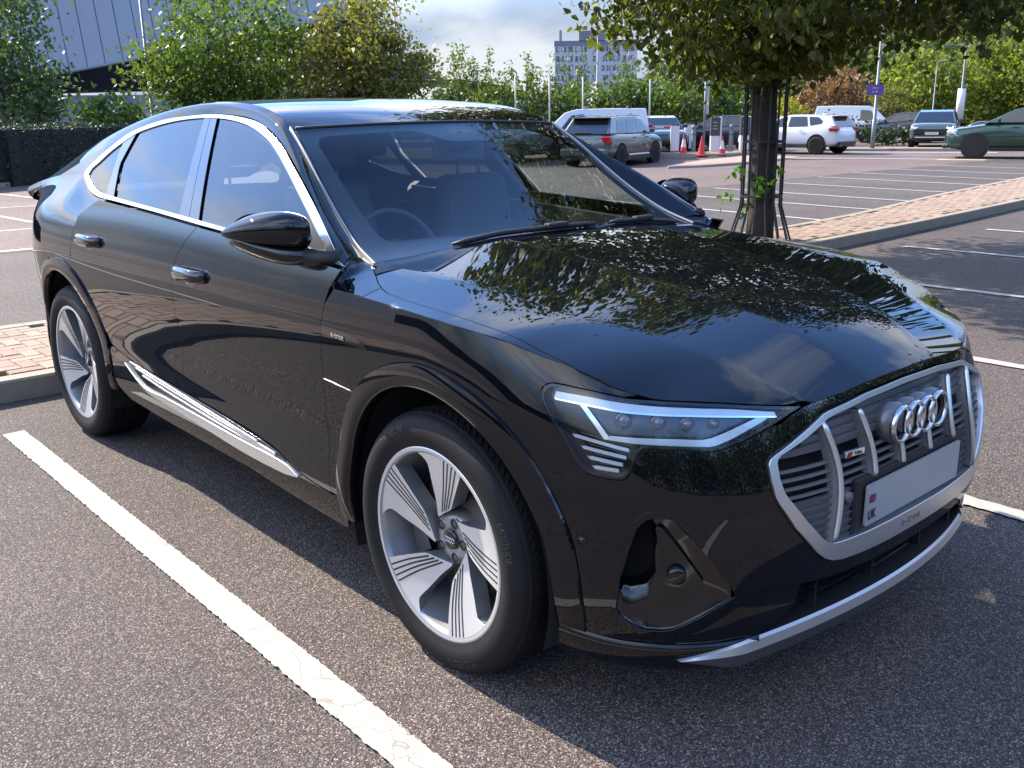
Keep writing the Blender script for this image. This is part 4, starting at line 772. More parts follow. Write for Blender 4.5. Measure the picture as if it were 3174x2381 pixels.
for s_ in (-1, 1):
    e = spl(wsedge, 50); a = [(x - .004, s_ * (y + .004), z + .003) for x, y, z in e]; b = [(x - .010, s_ * (y + .014), z + .004) for x, y, z in e]; c = [((p[0] + q[0]) / 2 - .0, (p[1] + q[1]) / 2 + s_ * .002, (p[2] + q[2]) / 2 + .006) for p, q in zip(a, b)]
    d = [(x - .013, s_ * (y + .016), z - .008) for x, y, z in e]
    loft('screen_trim', [a, c, b, d], mat('screen_trim_grey', (.34, .34, .34), .4, .2), car, nu=60, nv=9, flip=(s_ > 0))
cow = MB(); cow.add([(-.36 - .10 * abs(y) ** 2 - .075, y, float(T_top(-.40, y)) - .022) for y in np.linspace(-.74, .74, 15)] + [(-.30 - .30 * (y / .74) ** 2 + .03, y, float(T_top(-.40, y)) - .03) for y in np.linspace(-.74, .74, 15)], [(i, i + 1, 16 + i, 15 + i) for i in range(14)])
cow.build('scuttle', PLASTIC, car)
for pts in ([(-.43, -.50), (-.395, -.30), (-.372, -.08), (-.356, .10)], [(-.356, .17), (-.36, .34), (-.39, .50), (-.43, .64)]):
    w = MB(); p3 = []
    for k, (x, y) in enumerate(spl(pts, 14)):
        zz = float(T_top(max(x, -.39), y)) + .012; p3.append((x - .02, y, zz))
    w.tube(p3, [.004] + [.009] * 12 + [.005], 6); wo = w.build('wiper', PLASTIC, car)
    h = MB(); q = p3[9 if pts[0][1] < 0 else 5]; h.box((q[0], q[1], q[2] + .006), (.03, .10, .02), .05); bevel(h.build('wiper_cap', PLASTIC, wo), .006)
hs_ = MB(); hs_.tube([tuple(WS(np.array([u]), np.array([.999]))[0] + np.array([-.004, 0, .001])) for u in np.linspace(-.99, .99, 31)], .007, 6); hs_.build('header_seal', RUBBER, wsp)
# --------- side mirrors
def mirror_side(s_):
    root = None
    def P(x, y, z): return (x, s_ * y, z)
    def shellmesh(spec, n, sub, nm, m_, par):
        v = []
        for y, xf, xb, zl, zh in spec:
            cx, rx, cz, rz = (xf + xb) / 2, (xf - xb) / 2, (zl + zh) / 2, (zh - zl) / 2
            for k in range(n):
                a = 2 * math.pi * k / n; ca, sa = math.cos(a), math.sin(a); v.append(P(cx + rx * math.copysign(abs(ca) ** .66, ca), y, cz + rz * math.copysign(abs(sa) ** .72, sa)))
        f = [(i * n + k, i * n + (k + 1) % n, (i + 1) * n + (k + 1) % n, (i + 1) * n + k) for i in range(len(spec) - 1) for k in range(n)] + [tuple(range(n)), tuple((len(spec) - 1) * n + k for k in range(n))[::-1]]
        q = MB(); q.add(v, f, True); o = q.build(nm, m_, par, fix=True); sd = o.modifiers.new('sub', 'SUBSURF'); sd.levels = sub; sd.render_levels = sub; return o
    shell = shellmesh([(.905, -.640, -.74, 1.165, 1.225), (.912, -.615, -.77, 1.150, 1.243), (.925, -.600, -.78, 1.144, 1.254), (.955, -.598, -.79, 1.143, 1.263), (.985, -.612, -.80, 1.147, 1.266), (1.02, -.645, -.815, 1.156, 1.257), (1.05, -.690, -.83, 1.163, 1.242), (1.075, -.745, -.845, 1.171, 1.224), (1.090, -.795, -.852, 1.179, 1.208), (1.098, -.825, -.855, 1.186, 1.199)], 24, 2, 'door_mirror', PAINT, car)
    shellmesh([(.905, -.585, -.70, 1.108, 1.150), (.930, -.590, -.73, 1.099, 1.158), (.965, -.598, -.76, 1.097, 1.158), (1.0, -.622, -.785, 1.103, 1.160), (1.035, -.668, -.81, 1.120, 1.166), (1.065, -.730, -.835, 1.143, 1.174), (1.085, -.785, -.848, 1.163, 1.183)], 20, 2, 'mirror_base', GLOSS, shell)
    m = MB(); m.tube([P(-.520, .872, 1.122), P(-.56, .905, 1.124), P(-.61, .94, 1.127)], [.030, .026, .028], 12); m.build('mirror_stalk', PLASTIC, shell)
    g = MB(); g.lathe([(0, 0), (.078, 0), (.082, .004)], (0, 0, 0), 'X', 24); go = g.build('mirror_glass', CHROME, shell); go.location = P(-.815, 1.0, 1.20); go.scale = (1, 1.0, .62)
mirror_side(-1); mirror_side(1)
# --------- door handles
for xh, zh, par in ((-1.430, .990, fd), (-2.482, 1.028, rd)):
    for s_ in (-1, 1):
        p_ = par if s_ < 0 else [c for c in car.children if c.name.startswith(par.name.split('.')[0]) and c is not par][0]
        m = MB(); n = 12; v = []; xs_ = np.linspace(-.122, .122, 15)
        for x in xs_:
            q = abs(x) / .122; w = .046 * (1 - .35 * q ** 3) ; o_ = .046 * (1 - q ** 4 * .75)
            for k in range(n):
                a = 2 * math.pi * k / n; zz = zh + w * .62 * math.sin(a) - .004; yy = float(side_w(xh + x, zh)) + o_ - .014 + .016 * math.cos(a) * (1 if math.cos(a) > 0 else .5)
                v.append((xh + x, s_ * yy, zz))
        f = [(i * n + k, i * n + (k + 1) % n, (i + 1) * n + (k + 1) % n, (i + 1) * n + k) for i in range(14) for k in range(n)] + [tuple(range(n)), tuple(14 * n + k for k in range(n))[::-1]]
        m.add(v, f, True); ho = m.build('door_handle', mat('handle_gloss', (.006, .006, .007), .06, 0, .5, 1., .01), p_, fix=True)
        b_ = [(xh - .07, zh - .018), (xh - .04, zh - .045), (xh + .0, zh - .052), (xh + .045, zh - .043), (xh + .085, zh - .022), (xh + .1, zh + .02), (xh - .09, zh + .02)]
        panel('handle_recess', [round_poly(b_, .03, 5)], S_side(s_), GLOSS, ho, (0, s_, 0), res=.02, gap=0, off=.0015, depth=.003)
# --------- wheel-arch trims, sills, door inserts
def arch_trim(name, cx, rx0, rz0, rx1, rz1, a0, a1, par, mir=True):
    n = 56; rows = []
    prof = [(0.0, -.006), (.03, .006), (.5, .013), (.92, .013), (1.0, .007), (1.02, -.03)]       # share from outer to inner edge, proud
    for q, pr in prof:
        row = []
        for i in range(n + 1):
            a = R(a0 + (a1 - a0) * i / n); rx = rx1 + (rx0 - rx1) * q; rz = rz1 + (rz0 - rz1) * q
            x = cx + rx * math.cos(a); z = .372 + rz * math.sin(a); row.append((x, -float(side_w(x, max(z, .30))) - pr - .004 * math.exp(-((math.degrees(a) - 90) / 60) ** 2), z))
        rows.append(row)
    V = [p for r_ in rows for p in r_]; m_ = n + 1
    F_ = [(j * m_ + i, j * m_ + i + 1, (j + 1) * m_ + i + 1, (j + 1) * m_ + i) for j in range(len(rows) - 1) for i in range(n)]
    o = mesh_obj(name, V, F_, PAINT, car, smooth=True); md = o.modifiers.new('e', 'EDGE_SPLIT'); md.split_angle = R(50)
    bm = bmesh.new(); bm.from_mesh(o.data); bmesh.ops.recalc_face_normals(bm, faces=bm.faces)
    if sum(f.normal.y for f in bm.faces if abs(f.normal.y) > .7) > 0: bmesh.ops.reverse_faces(bm, faces=bm.faces)
    bm.to_mesh(o.data); bm.free(); mirror_obj(o, car)
arch_trim('wheel_arch_trim', 0, .437, .463, .512, .530, 188, -9, car)
arch_trim('wheel_arch_trim', -2.928, .432, .468, .497, .536, 190, -4, car)
# arch liners
for cx in (0, -2.928):
    for s_ in (-1, 1):
        m = MB(); v = []; n = 40
        for y, dr in ((.935, 0), (.60, .01), (.60, -.2)):
            for i in range(n + 1):
                a = R(198 - 216 * i / n); v.append((cx + (.445 + dr) * math.cos(a), s_ * y, .372 + (.47 + dr) * math.sin(a)))
        m.add(v, [(j * (n + 1) + i, j * (n + 1) + i + 1, (j + 1) * (n + 1) + i + 1, (j + 1) * (n + 1) + i) for j in range(2) for i in range(n)], True)
        m.build('arch_liner', mat('liner_felt', (.006, .006, .006), .95), car)
lower = [(-.516, .372), (-.556, .364)] + lens_top[::-1][1:] + [(-2.43, .54), (-2.45, .44), (-2.39, .36), (-2.28, .318), (-1.91, .30), (-1.17, .285), (-.90, .262), (-.62, .245), (-.53, .245), (-.49, .30)]
sill = panel('sill', [lower], SIDE, PAINT, car, (0, -1, -.2), res=.035, gap=.0015); osill = sill
bl_t = [(-2.255, .504), (-2.157, .462), (-2.047, .430), (-1.826, .4275), (-1.622, .423), (-1.393, .416), (-1.111, .408), (-.887, .404), (-.817, .398), (-.752, .374)]
bl_b = [(-.84, .362), (-.955, .360), (-1.13, .362), (-1.406, .378), (-1.652, .393), (-1.836, .402), (-2.036, .418), (-2.13, .448)]
blade = panel('sill_blade', [spl(bl_t, 40) + spl(bl_b, 30)], SIDE, SATIN, sill, (0, -1, .3), res=.02, gap=0, off=.012, depth=.014, bead=.006)
insert = [(-2.213, .514), (-1.934, .497), (-1.629, .481), (-1.287, .463), (-1.015, .442), (-.883, .423), (-.835, .407), (-1.111, .412), (-1.393, .420), (-1.622, .427), (-1.826, .432), (-2.03, .438), (-2.12, .47)]
panel('sill_insert', [insert], SIDE, GLOSS, sill, (0, -1, .3), res=.03, gap=0, off=.003, depth=.008)
for tp, th in (([(-2.20, .512), (-1.934, .493), (-1.63, .472), (-1.289, .449), (-1.03, .431)], .0026), ([(-2.135, .497), (-1.936, .480), (-1.632, .461), (-1.29, .438), (-.90, .417)], .0036), ([(-2.06, .476), (-1.867, .459), (-1.623, .443), (-1.292, .425), (-.905, .410)], .003)):
    c = spl(tp, 40); panel('sill_stripe', [[(x, z + th) for x, z in c] + [(x, z - th) for x, z in c[::-1]]], SIDE, SATIN, sill, (0, -1, .3), res=.02, gap=0, off=.007, depth=.006, bead=.002)
mirror_obj(sill, car)
und = MB(); und.box((-1.7, 0, .29), (4.1, 1.40, .08)); und.box((-1.47, 0, .50), (1.85, 1.80, .36)); und.box((.58, 0, .5), (.3, 1.0, .36)); und.box((-3.6, 0, .55), (.5, 1.6, .5)); und.build('underbody', DARKV, car)
# badge strip on the fender with lettering
bs = [(-.505, .934), (-.42, .931), (-.32, .9245), (-.298, .919), (-.268, .902), (-.262, .896), (-.275, .8945), (-.40, .9035), (-.509, .909)]
bso = panel('badge_strip', [bs], SIDE, GLOSS, ff_, (0, -1, 0), res=.02, gap=0, off=.002, depth=.004, bead=.001)
def side_frame(x0, z0, dz=-.03, off=.004):
    def fr_(a, b, h):
        x = x0 + a; z = z0 + b + a * dz; return (x, -float(side_w(x, z)) - off - h, z)
    return fr_
text_mesh('lettering', 'e-tron', .026, CHROME, bso, side_frame(-.413, .916, -.045), .0012, spacing=1.05, bold=.0004)
for a, b in (((-.525, .7625), (-.372, .753)),):
    c = spl([a, ((a[0] + b[0]) / 2, (a[1] + b[1]) / 2), b], 10); panel('feature_line', [[(x, z + .0018) for x, z in c] + [(x, z - .0018) for x, z in c[::-1]]], SIDE, CHROME, ff_, (0, -1, 0), res=.02, gap=0, off=.001, depth=.002, bead=.0008)
# ---------------------------------------------------------------- front end
def FF(y, z):
    xs = front_s(z); return np.stack([xs + (front_x(z) - xs) * np.sqrt(np.maximum(1 - (np.abs(y) / side_prof(z)) ** 3.4, 0)), y, z], -1)
OX = (1, 0, .1)
def sym(h): return list(h) + [(-y, z) for y, z in list(h)[::-1]]
fo = [(0, .842), (-.20, .8385), (-.355, .8255), (-.378, .822), (-.40, .813), (-.48, .781), (-.548, .752), (-.560, .745), (-.566, .735), (-.566, .70), (-.561, .660), (-.553, .640), (-.512, .574), (-.44, .494), (-.415, .474), (-.385, .460), (-.345, .452), (-.25, .446), (-.12, .441), (0, .440)]
fi = [(0, .830), (-.20, .8265), (-.345, .8145), (-.370, .810), (-.39, .802), (-.46, .776), (-.532, .752), (-.543, .744), (-.547, .734), (-.547, .70), (-.541, .669), (-.532, .652), (-.481, .585), (-.43, .530), (-.408, .513), (-.382, .504), (-.35, .501), (-.25, .497), (-.12, .494), (0, .493)]
grille = panel('grille_frame', [sym(fo), sym(fi)], FF, SATIN, car, OX, res=.02, gap=.0, off=.012, depth=.03, bead=.006)
bk = panel('grille_backing', [_offset(sym(fi), -.01)], FF, DARKV, grille, OX, res=.05, gap=0, off=-.045, depth=.002)
# slats, clipped to the opening; closed louvres above and below, open in the middle band
fiP = np.array(_dens(sym(fi), .01))
def span(z, inset=.004):
    xs_ = []
    P = fiP; Q = np.roll(P, -1, 0)
    for a, b in zip(P, Q):
        if (a[1] - z) * (b[1] - z) < 0: xs_.append(a[0] + (b[0] - a[0]) * (z - a[1]) / (b[1] - a[1]))
    return (min(xs_) + inset, max(xs_) - inset) if len(xs_) > 1 else None
zs = [.822, .800, .778, .756, .734, .7125, .691, .6695, .648, .6265, .606, .586, .566, .546, .526, .508]
for k, z in enumerate(zs):
    sp_ = span(min(z, .8285)) or None
    if not sp_: continue
    openb = .64 < z < .745; hgt = .0080 if openb else .0200
    w = np.linspace(sp_[0], sp_[1], 33); v = []
    lo = span(max(z - hgt, .4975)) or sp_
    for y in w:
        yb = y * (lo[1] / sp_[1]); X0 = FF(np.array([y]), np.array([z]))[0]; X1 = FF(np.array([yb]), np.array([z - hgt]))[0]
        v += [(X0[0] - (.011 if openb else .020), y, z - (.0015 if openb else .0)), (X0[0] - .003, y, z - .001), (X1[0] - .004 + (0 if openb else -.010), yb, z - hgt), (X1[0] - (.012 if openb else .03), yb, z - hgt - .001)]
    f = [(i * 4 + j, i * 4 + j + 1, i * 4 + j + 5, i * 4 + j + 4) for i in range(32) for j in range(3)]
    mesh_obj('slat', v, f, GREYM, grille)
def gbar(pts, r=.0085):
    for s_ in (-1, 1):
        m = MB(); p3 = []
        for y, z in spl(pts, 22):
            X = FF(np.array([y]), np.array([z]))[0]; p3.append((X[0] + .010, -s_ * y if s_ > 0 else y, z))
        p3 = [(x, (y if s_ < 0 else -abs(y) * -1 if False else y), z) for x, y, z in p3]
        if s_ > 0: p3 = [(x, abs(y), z) for x, y, z in p3]
        m.tube(p3, [r * .55] + [r] * (len(p3) - 2) + [r * .5], 10); o = m.build('grille_bar', SATIN, grille)
        e = MB(); vv = []
        for x, y, z in p3: vv += [(x - .002, y - .006, z), (x - .002, y + .006, z), (x - .030, y + .012, z), (x - .030, y - .012, z)]
        e.add(vv, [(4 * i + a, 4 * i + b, 4 * i + 4 + b, 4 * i + 4 + a) for i in range(len(p3) - 1) for a, b in ((0, 3), (2, 1))]); e.build('bar_web', GREYM, o)
gbar([(-.389, .806), (-.379, .771), (-.368, .726), (-.364, .684), (-.368, .623), (-.378, .559), (-.388, .510)])
gbar([(-.243, .812), (-.230, .771), (-.219, .722), (-.216, .676), (-.219, .640)])
gbar([(-.076, .700), (-.075, .670), (-.076, .641)], .008)
# four interlinked rings
for k in range(4):
    y = -.1005 + .067 * k; m = MB(); prof = []
    for i in range(13):
        a = 2 * math.pi * i / 12; prof.append((.0455 + .0066 * math.cos(a), .010 * math.sin(a)))
    m.lathe(prof, (.897 - .10 * y * y, y, .7505), 'X', 56); m.build('emblem_ring', mat('ring_satin', (.66, .67, .68), .22, 1.), grille)
hs = MB(); hp = [(.036, 0), (.0535, 0), (.055, -.03), (.052, -.055)]
for k in range(4): hs.lathe(hp, (.889, -.1005 + .067 * k, .7505), 'X', 40)
hs.build('emblem_housing', mat('emblem_graphite', (.17, .17, .18), .34, .6), grille)
sb = MB(); X = FF(np.array([-.298]), np.array([.717]))[0]; sb.box((X[0] + .010, -.298, .717), (.012, .074, .0165), R(-8)); sbo = sb.build('trim_badge', CHROME, grille); bevel(sbo, .002)
rd_ = MB(); rd_.prism([(-.331, .7095), (-.318, .7095), (-.311, .7245), (-.324, .7245)], 0, 1, lambda a, b, h: (X[0] + .0168 + (.0055 if a > -.318 else .003) * 0 + h * .0012 - .0 - (a + .298) * -.14, a, b)); rd_.build('red_rhombus', mat('badge_red', (.35, .01, .02), .3), sbo)
text_mesh('lettering', 'S line', .0125, mat('badge_ink', (.05, .05, .05), .5), sbo, lambda a, b, h: (X[0] + .0172 + h + (a + .010) * .14, -.288 + a, .717 + b), .0006)
# number plate (characters are unreadable in the picture) in its dark holder
pl_x = .914
hb = MB(); hb.prism([(-.30, .500), (.30, .500), (.30, .646), (-.30, .646)], 0, 1, lambda a, b, h: (pl_x - .012 - .30 * max(0, abs(a) - .27) - .045 * (1 - h), a, b)); hold = hb.build('plate_holder', PLASTIC, car); bevel(hold, .006)
npm = MB(); pp = round_poly([(-.26, .513), (.26, .513), (.26, .624), (-.26, .624)], .008, 3); npm.prism(pp, 0, 1, lambda a, b, h: (pl_x - .010 + .006 * h - .10 * a * a, a, b)); nplate = npm.build('number_plate', SILVERPLATE, car)
text_mesh('lettering', 'UK', .036, mat('plate_ink_blue', (.01, .015, .06), .5), nplate, lambda a, b, h: (pl_x - .0022 - .10 * .057 + h, -.234 + a * .82, .541 + b), .0004, bold=.0006)
flg = MB(); flg.prism([(-.248, .575), (-.222, .575), (-.222, .596), (-.248, .596)], 0, .0006, lambda a, b, h: (pl_x - .0028 - .10 * .055 + h, a, b)); fo_ = flg.build('flag_blue', mat('flag_blue', (.02, .03, .16), .5), nplate)
fl2 = MB()
for z in (.580, .5855, .591): fl2.prism([(-.248, z - .0014), (-.222, z - .0014), (-.222, z + .0014), (-.248, z + .0014)], .0008, .0012, lambda a, b, h: (pl_x - .0028 - .10 * .055 + h, a, b))
fl2.build('flag_red', mat('flag_red', (.45, .02, .03), .5), fo_)
# lettering pressed into the lower frame bar
text_mesh('lettering', 'e-tron', .036, mat('pressed_grey', (.20, .20, .20), .4, .8), grille, lambda a, b, h: (float(FF(np.array([-.02 + a]), np.array([.470 + b]))[0][0]) + .0118 + h, -.02 + a, .470 + b), .001, spacing=1.12)
sn = MB(); X = FF(np.array([-.319]), np.array([.606]))[0]; sn.lathe([(0, .0), (.010, .0), (.0105, -.001), (.012, .001), (.014, .0), (.015, -.02)], (X[0] + .004, -.319, .606), 'X', 24); sn.build('parking_sensor', GREYM, grille)
# bumper skin, one half (t, z), mirrored
hl_lower = [(.515, .714), (.55, .709), (.60, .7055), (.640, .706), (.665, .711), (.695, .731), (.716, .752), (.735, .768), (.757, .778), (.79, .7825), (.894, .779), (.977, .7755), (1.02, .779), (1.06, .786), (1.102, .795), (1.20, .818), (1.318, .850)]
def t_of(y, z): return float(np.arccos(np.clip((abs(y) / side_prof(z)) ** (3.4 / 2), 0, 1)))
def t_x(x, z): xs = float(front_s(z)); return float(np.arcsin(np.clip((x - xs) / (float(front_x(z)) - xs), -1, 1)))
gr_edge = [(y, z) for y, z in _offset(sym(fo), -.0035) if y <= 0]; gr_edge = [p for p in gr_edge if p[0] < -.28]
gr_tz = [(t_of(y, z), z) for y, z in gr_edge]
af = [(t_x(x, z), z) for x, z in arch(0, .514, .532, 37, -8, 20)]
low_e = [(1.30, .415), (1.20, .422), (1.147, .427), (1.10, .430), (1.077, .436), (1.055, .4445)]
intake = [(.694, .617), (.72, .622), (.76, .623), (.784, .620), (.803, .612), (.85, .574), (.906, .523), (.961, .472), (1.010, .426), (1.008, .416), (.96, .395), (.884, .362), (.80, .329), (.76, .322), (.698, .321), (.65, .332), (.615, .347), (.592, .365), (.584, .389), (.593, .465), (.624, .543), (.655, .593)]
# upper skin down to the feature edge, then lower corner
upper = [(.325, .702)] + [(.42, .703)] + hl_lower + [p for p in gr_tz] + [(1.24, .445), (1.30, .418)] + low_e[1:] + [(1.10, .43), (1.02, .37), (.93, .325), (.84, .290), (.74, .272), (.62, .276), (.52, .286), (.45, .300)] + af[::-1]
def sorted_ok(p): return p
up2 = [(.325, .702), (.42, .703)] + hl_lower[:-1] + gr_tz + [(1.30, .425), (1.20, .430), (1.147, .433), (1.10, .430), (1.02, .382), (.93, .335), (.84, .300), (.74, .284), (.62, .284), (.52, .290), (.45, .302)] + [p for p in af[::-1] if p[1] > .306]
bump = panel('front_bumper', [up2, intake], FRONT, PAINT, car, (1, -1, 0), res=.025, gap=.0012, depth=.02)
sur = panel('intake_surround', [[tuple(p) for p in _offset(_dens(intake, .012), -.016)], intake], FRONT, PAINT, bump, (1, -1, 0), res=.02, gap=0, off=.0035, depth=.006, bead=.003)
# air-curtain pod: walls run in from the opening to a vent mouth, dark duct behind it
inn = _dens(intake, .02); cI = inn.mean(0)
mouth = _dens([(.681, .600), (.712, .597), (.719, .545), (.731, .465), (.70, .432), (.642, .420), (.597, .428), (.602, .478), (.632, .540)], .012)
def by_angle(loop, c, n=72):
    an = np.arctan2(loop[:, 1] - c[1], loop[:, 0] - c[0]); q = np.linspace(-math.pi, math.pi, n, endpoint=False); o = np.argsort(an); an = an[o]; L_ = loop[o]; an = np.r_[an[-1] - 2 * math.pi, an, an[0] + 2 * math.pi]; L_ = np.concatenate([L_[-1:], L_, L_[:1]]); return np.stack([np.interp(q, an, L_[:, k]) for k in (0, 1)], 1)
cM = mouth.mean(0); oi, mi = by_angle(inn, cM), by_angle(mouth, cM); rows = []
for q, dp in ((0, .0), (0, .006), (.06, .012), (.5, .022), (.94, .042), (1., .046), (1., .10)):
    uv = oi + (mi - oi) * q; X_ = FRONT(uv[:, 0], uv[:, 1]); rows.append(X_ + np.array([-.72, .69, 0]) * dp)
n = 72; V = np.concatenate(rows); F_ = [(j * n + i, j * n + (i + 1) % n, (j + 1) * n + (i + 1) % n, (j + 1) * n + i) for j in range(6) for i in range(n)]
pod = mesh_obj('intake_pod', V, F_, GLOSS, bump, smooth=True); md = pod.modifiers.new('e', 'EDGE_SPLIT'); md.split_angle = R(32)
mesh_obj('duct', rows[-1], [tuple(range(n))], DARKV, pod)
def POCK(u, v): return FRONT(u, v) + np.array([-.72, .69, 0]) * .019
fin = [(.725, .595), (.745, .595), (.90, .452), (.885, .436), (.745, .448)]
panel('intake_fin', [round_poly(fin, .012, 3)], lambda u, v: POCK(u, v) + np.array([.004, -.004, 0]), GLOSS, pod, (1, -1, 0), res=.03, gap=0, depth=.012)
Xs = POCK(np.array([.80]), np.array([.478]))[0]; sn = MB(); sn.lathe([(0, .014), (.019, .014), (.022, .011), (.023, 0)], (0, 0, 0), 'X', 28); so_ = sn.build('radar_cap', GLOSS, pod); so_.location = (Xs[0] + .006, Xs[1] - .008, Xs[2]); so_.rotation_euler = (0, 0, R(-46))
Xs = FRONT(np.array([.446]), np.array([.543]))[0]; sn = MB(); sn.lathe([(0, .0), (.0085, .0), (.009, -.002), (.011, .001), (.0125, 0), (.013, -.01)], (0, 0, 0), 'X', 24); so_ = sn.build('parking_sensor', PAINT, bump); so_.location = (Xs[0] + .002, Xs[1] - .003, Xs[2]); so_.rotation_euler = (0, 0, R(-62))
tow = round_poly([(.737, .70), (.777, .725), (.864, .714), (.892, .704), (.914, .670), (.890, .654), (.86, .648), (.752, .648), (.724, .660), (.724, .676)], .008, 3)
tcv = panel('washer_cover', [tow], FRONT, PAINT, bump, (1, -1, 0), res=.03, gap=.001, off=.0016, depth=.003, bead=.0008)
tow = round_poly([(1.105, .523), (1.130, .528), (1.217, .516), (1.262, .474), (1.250, .467), (1.162, .477), (1.134, .495)], .008, 3)
panel('tow_cover', [tow], FRONT, PAINT, bump, (1, -1, 0), res=.03, gap=.001, off=.0016, depth=.003, bead=.0008)
mirror_obj(bump, car)
# strip above the grille up to the bonnet
ts = [(0, .8655), (-.15, .8645), (-.30, .860), (-.395, .852), (-.428, .848)] + [(-.47, .836), (-.56, .795), (-.60, .775)] + [(y, z) for y, z in [(-.571, .75), (-.552, .757), (-.48, .786), (-.40, .818), (-.376, .828), (-.20, .8445), (0, .848)]]
panel('bumper_bridge', [sym(ts)], FF, PAINT, car, (1, 0, .6), res=.03, gap=.001, off=.0008, depth=.02)
# lower centre: black intake and satin skid bar
lc = [(0, .436), (-.12, .437), (-.25, .442), (-.34, .447), (-.355, .4475)] + [(-.42, .412), (-.50, .418), (-.56, .425), (-.594, .430), (-.56, .405), (-.40, .398), (-.20, .392), (0, .390)]
panel('bumper_lip', [sym([(0, .436), (-.12, .437), (-.25, .442), (-.345, .448), (-.40, .459), (-.425, .472), (-.50, .475), (-.57, .45), (-.594, .432), (-.56, .425), (-.42, .409), (-.20, .394), (0, .388)])], FF, PAINT, car, OX, res=.03, gap=0, off=-.001, depth=.03, bead=.006)
def LOWX(y, z): return FF(y, z) + np.array([-.07, 0, 0])
lg = panel('lower_intake', [sym([(0, .395), (-.30, .405), (-.585, .432), (-.60, .36), (-.58, .285), (-.4, .28), (0, .28)])], LOWX, DARKV, car, OX, res=.05, gap=0, depth=.002)
for z in (.345, .368): mesh_obj('intake_bar', [p for y in np.linspace(-.62, .62, 21) for p in ((float(LOWX(np.array([y]), np.array([z]))[0][0]) + .03, y, z), (float(LOWX(np.array([y]), np.array([z]))[0][0]) + .005, y, z - .004))], [(2 * i, 2 * i + 1, 2 * i + 3, 2 * i + 2) for i in range(20)], PLASTIC, lg)
for y in (-.35, -.08, .2, .45): MB().box((float(LOWX(np.array([y]), np.array([.34]))[0][0]) + .012, y, .34), (.03, .008, .11)).build('intake_rib', PLASTIC, lg)
# corner skin between the air curtain and the skid bar, and the skirt under it
tU = lambda y, z: t_of(y, z)
cs = [(.40, .300), (.45, .303), (.52, .291), (.62, .285), (.74, .285), (.84, .301), (.93, .336), (1.02, .383), (1.10, .431), (1.18, .426), (1.28, .416), (tU(.47, .35), .35), (tU(.54, .305), .305), (tU(.60, .280), .280), (.90, .273), (.80, .271), (.70, .272), (.60, .274), (.50, .281), (.42, .289)]
def FRONT_IN(u, v):
    q = np.clip((np.asarray(v) - .285) / .11, 0, 1); q = q * q * (3 - 2 * q); return FRONT(u, v) + np.stack([-.020 * q, .012 * q, 0 * q], -1)
csk = panel('bumper_corner', [cs], FRONT_IN, PAINT, car, (1, -1, -.2), res=.025, gap=.0006, depth=.03); mirror_obj(csk, car)
for s_ in (-1, 1):
    U_ = [FRONT(np.array([t]), np.array([z]))[0] for t, z in ((.33, .300), (.42, .289), (.50, .281), (.60, .274), (.70, .272), (.80, .271), (.90, .273), (tU(.60, .280), .280), (tU(.56, .285), .285))]
    rows_ = []
    for dx, dz in ((.0, 0.), (.005, -.010), (.002, -.035), (-.012, -.070), (-.035, -.092), (-.08, -.10)): rows_.append([(p[0] + dx * .75, s_ * (abs(p[1]) + dx * .66), p[2] + dz) for p in U_])
    loft('bumper_skirt', rows_, PAINT, car, nu=40, nv=12, flip=(s_ < 0))
rows = [[] for _ in range(6)]; yy = np.linspace(-.735, .735, 81)
for y in yy:
    a = abs(y); e = max(0, (a - .60) / .135)
    x = .889 - .25 * min(a, .60) ** 2 - .100 * e ** 1.2; zt = .298 - .055 * min(a, .6) ** 2 - .042 * e; k = (1 - e) * .97 + .03
    rows[0].append((x - .060, y, zt + .006 * k)); rows[1].append((x - .008, y, zt)); rows[2].append((x - .001, y, zt - .006 * k)); rows[3].append((x + .004, y, zt - .030 * k)); rows[4].append((x - .024 * k, y, zt - .030 * k - .052 * k)); rows[5].append((x - .12, y, zt - .088 * k))
V = [p for r_ in rows for p in r_]; F_ = [(j * 81 + i, (j + 1) * 81 + i, (j + 1) * 81 + i + 1, j * 81 + i + 1) for j in range(5) for i in range(80)]
skid = mesh_obj('skid_bar', V, F_, [mat('skid_satin', (.52, .53, .54), .38, .85, bump=.04, bscale=500), PLASTIC, mat('skid_dark', (.10, .10, .105), .5, .3)], car, smooth=True, midx=[1] * 80 + [0] * 160 + [2] * 160); md = skid.modifiers.new('e', 'EDGE_SPLIT'); md.split_angle = R(24)  # downward faces get a darker material, their shade put into the colour
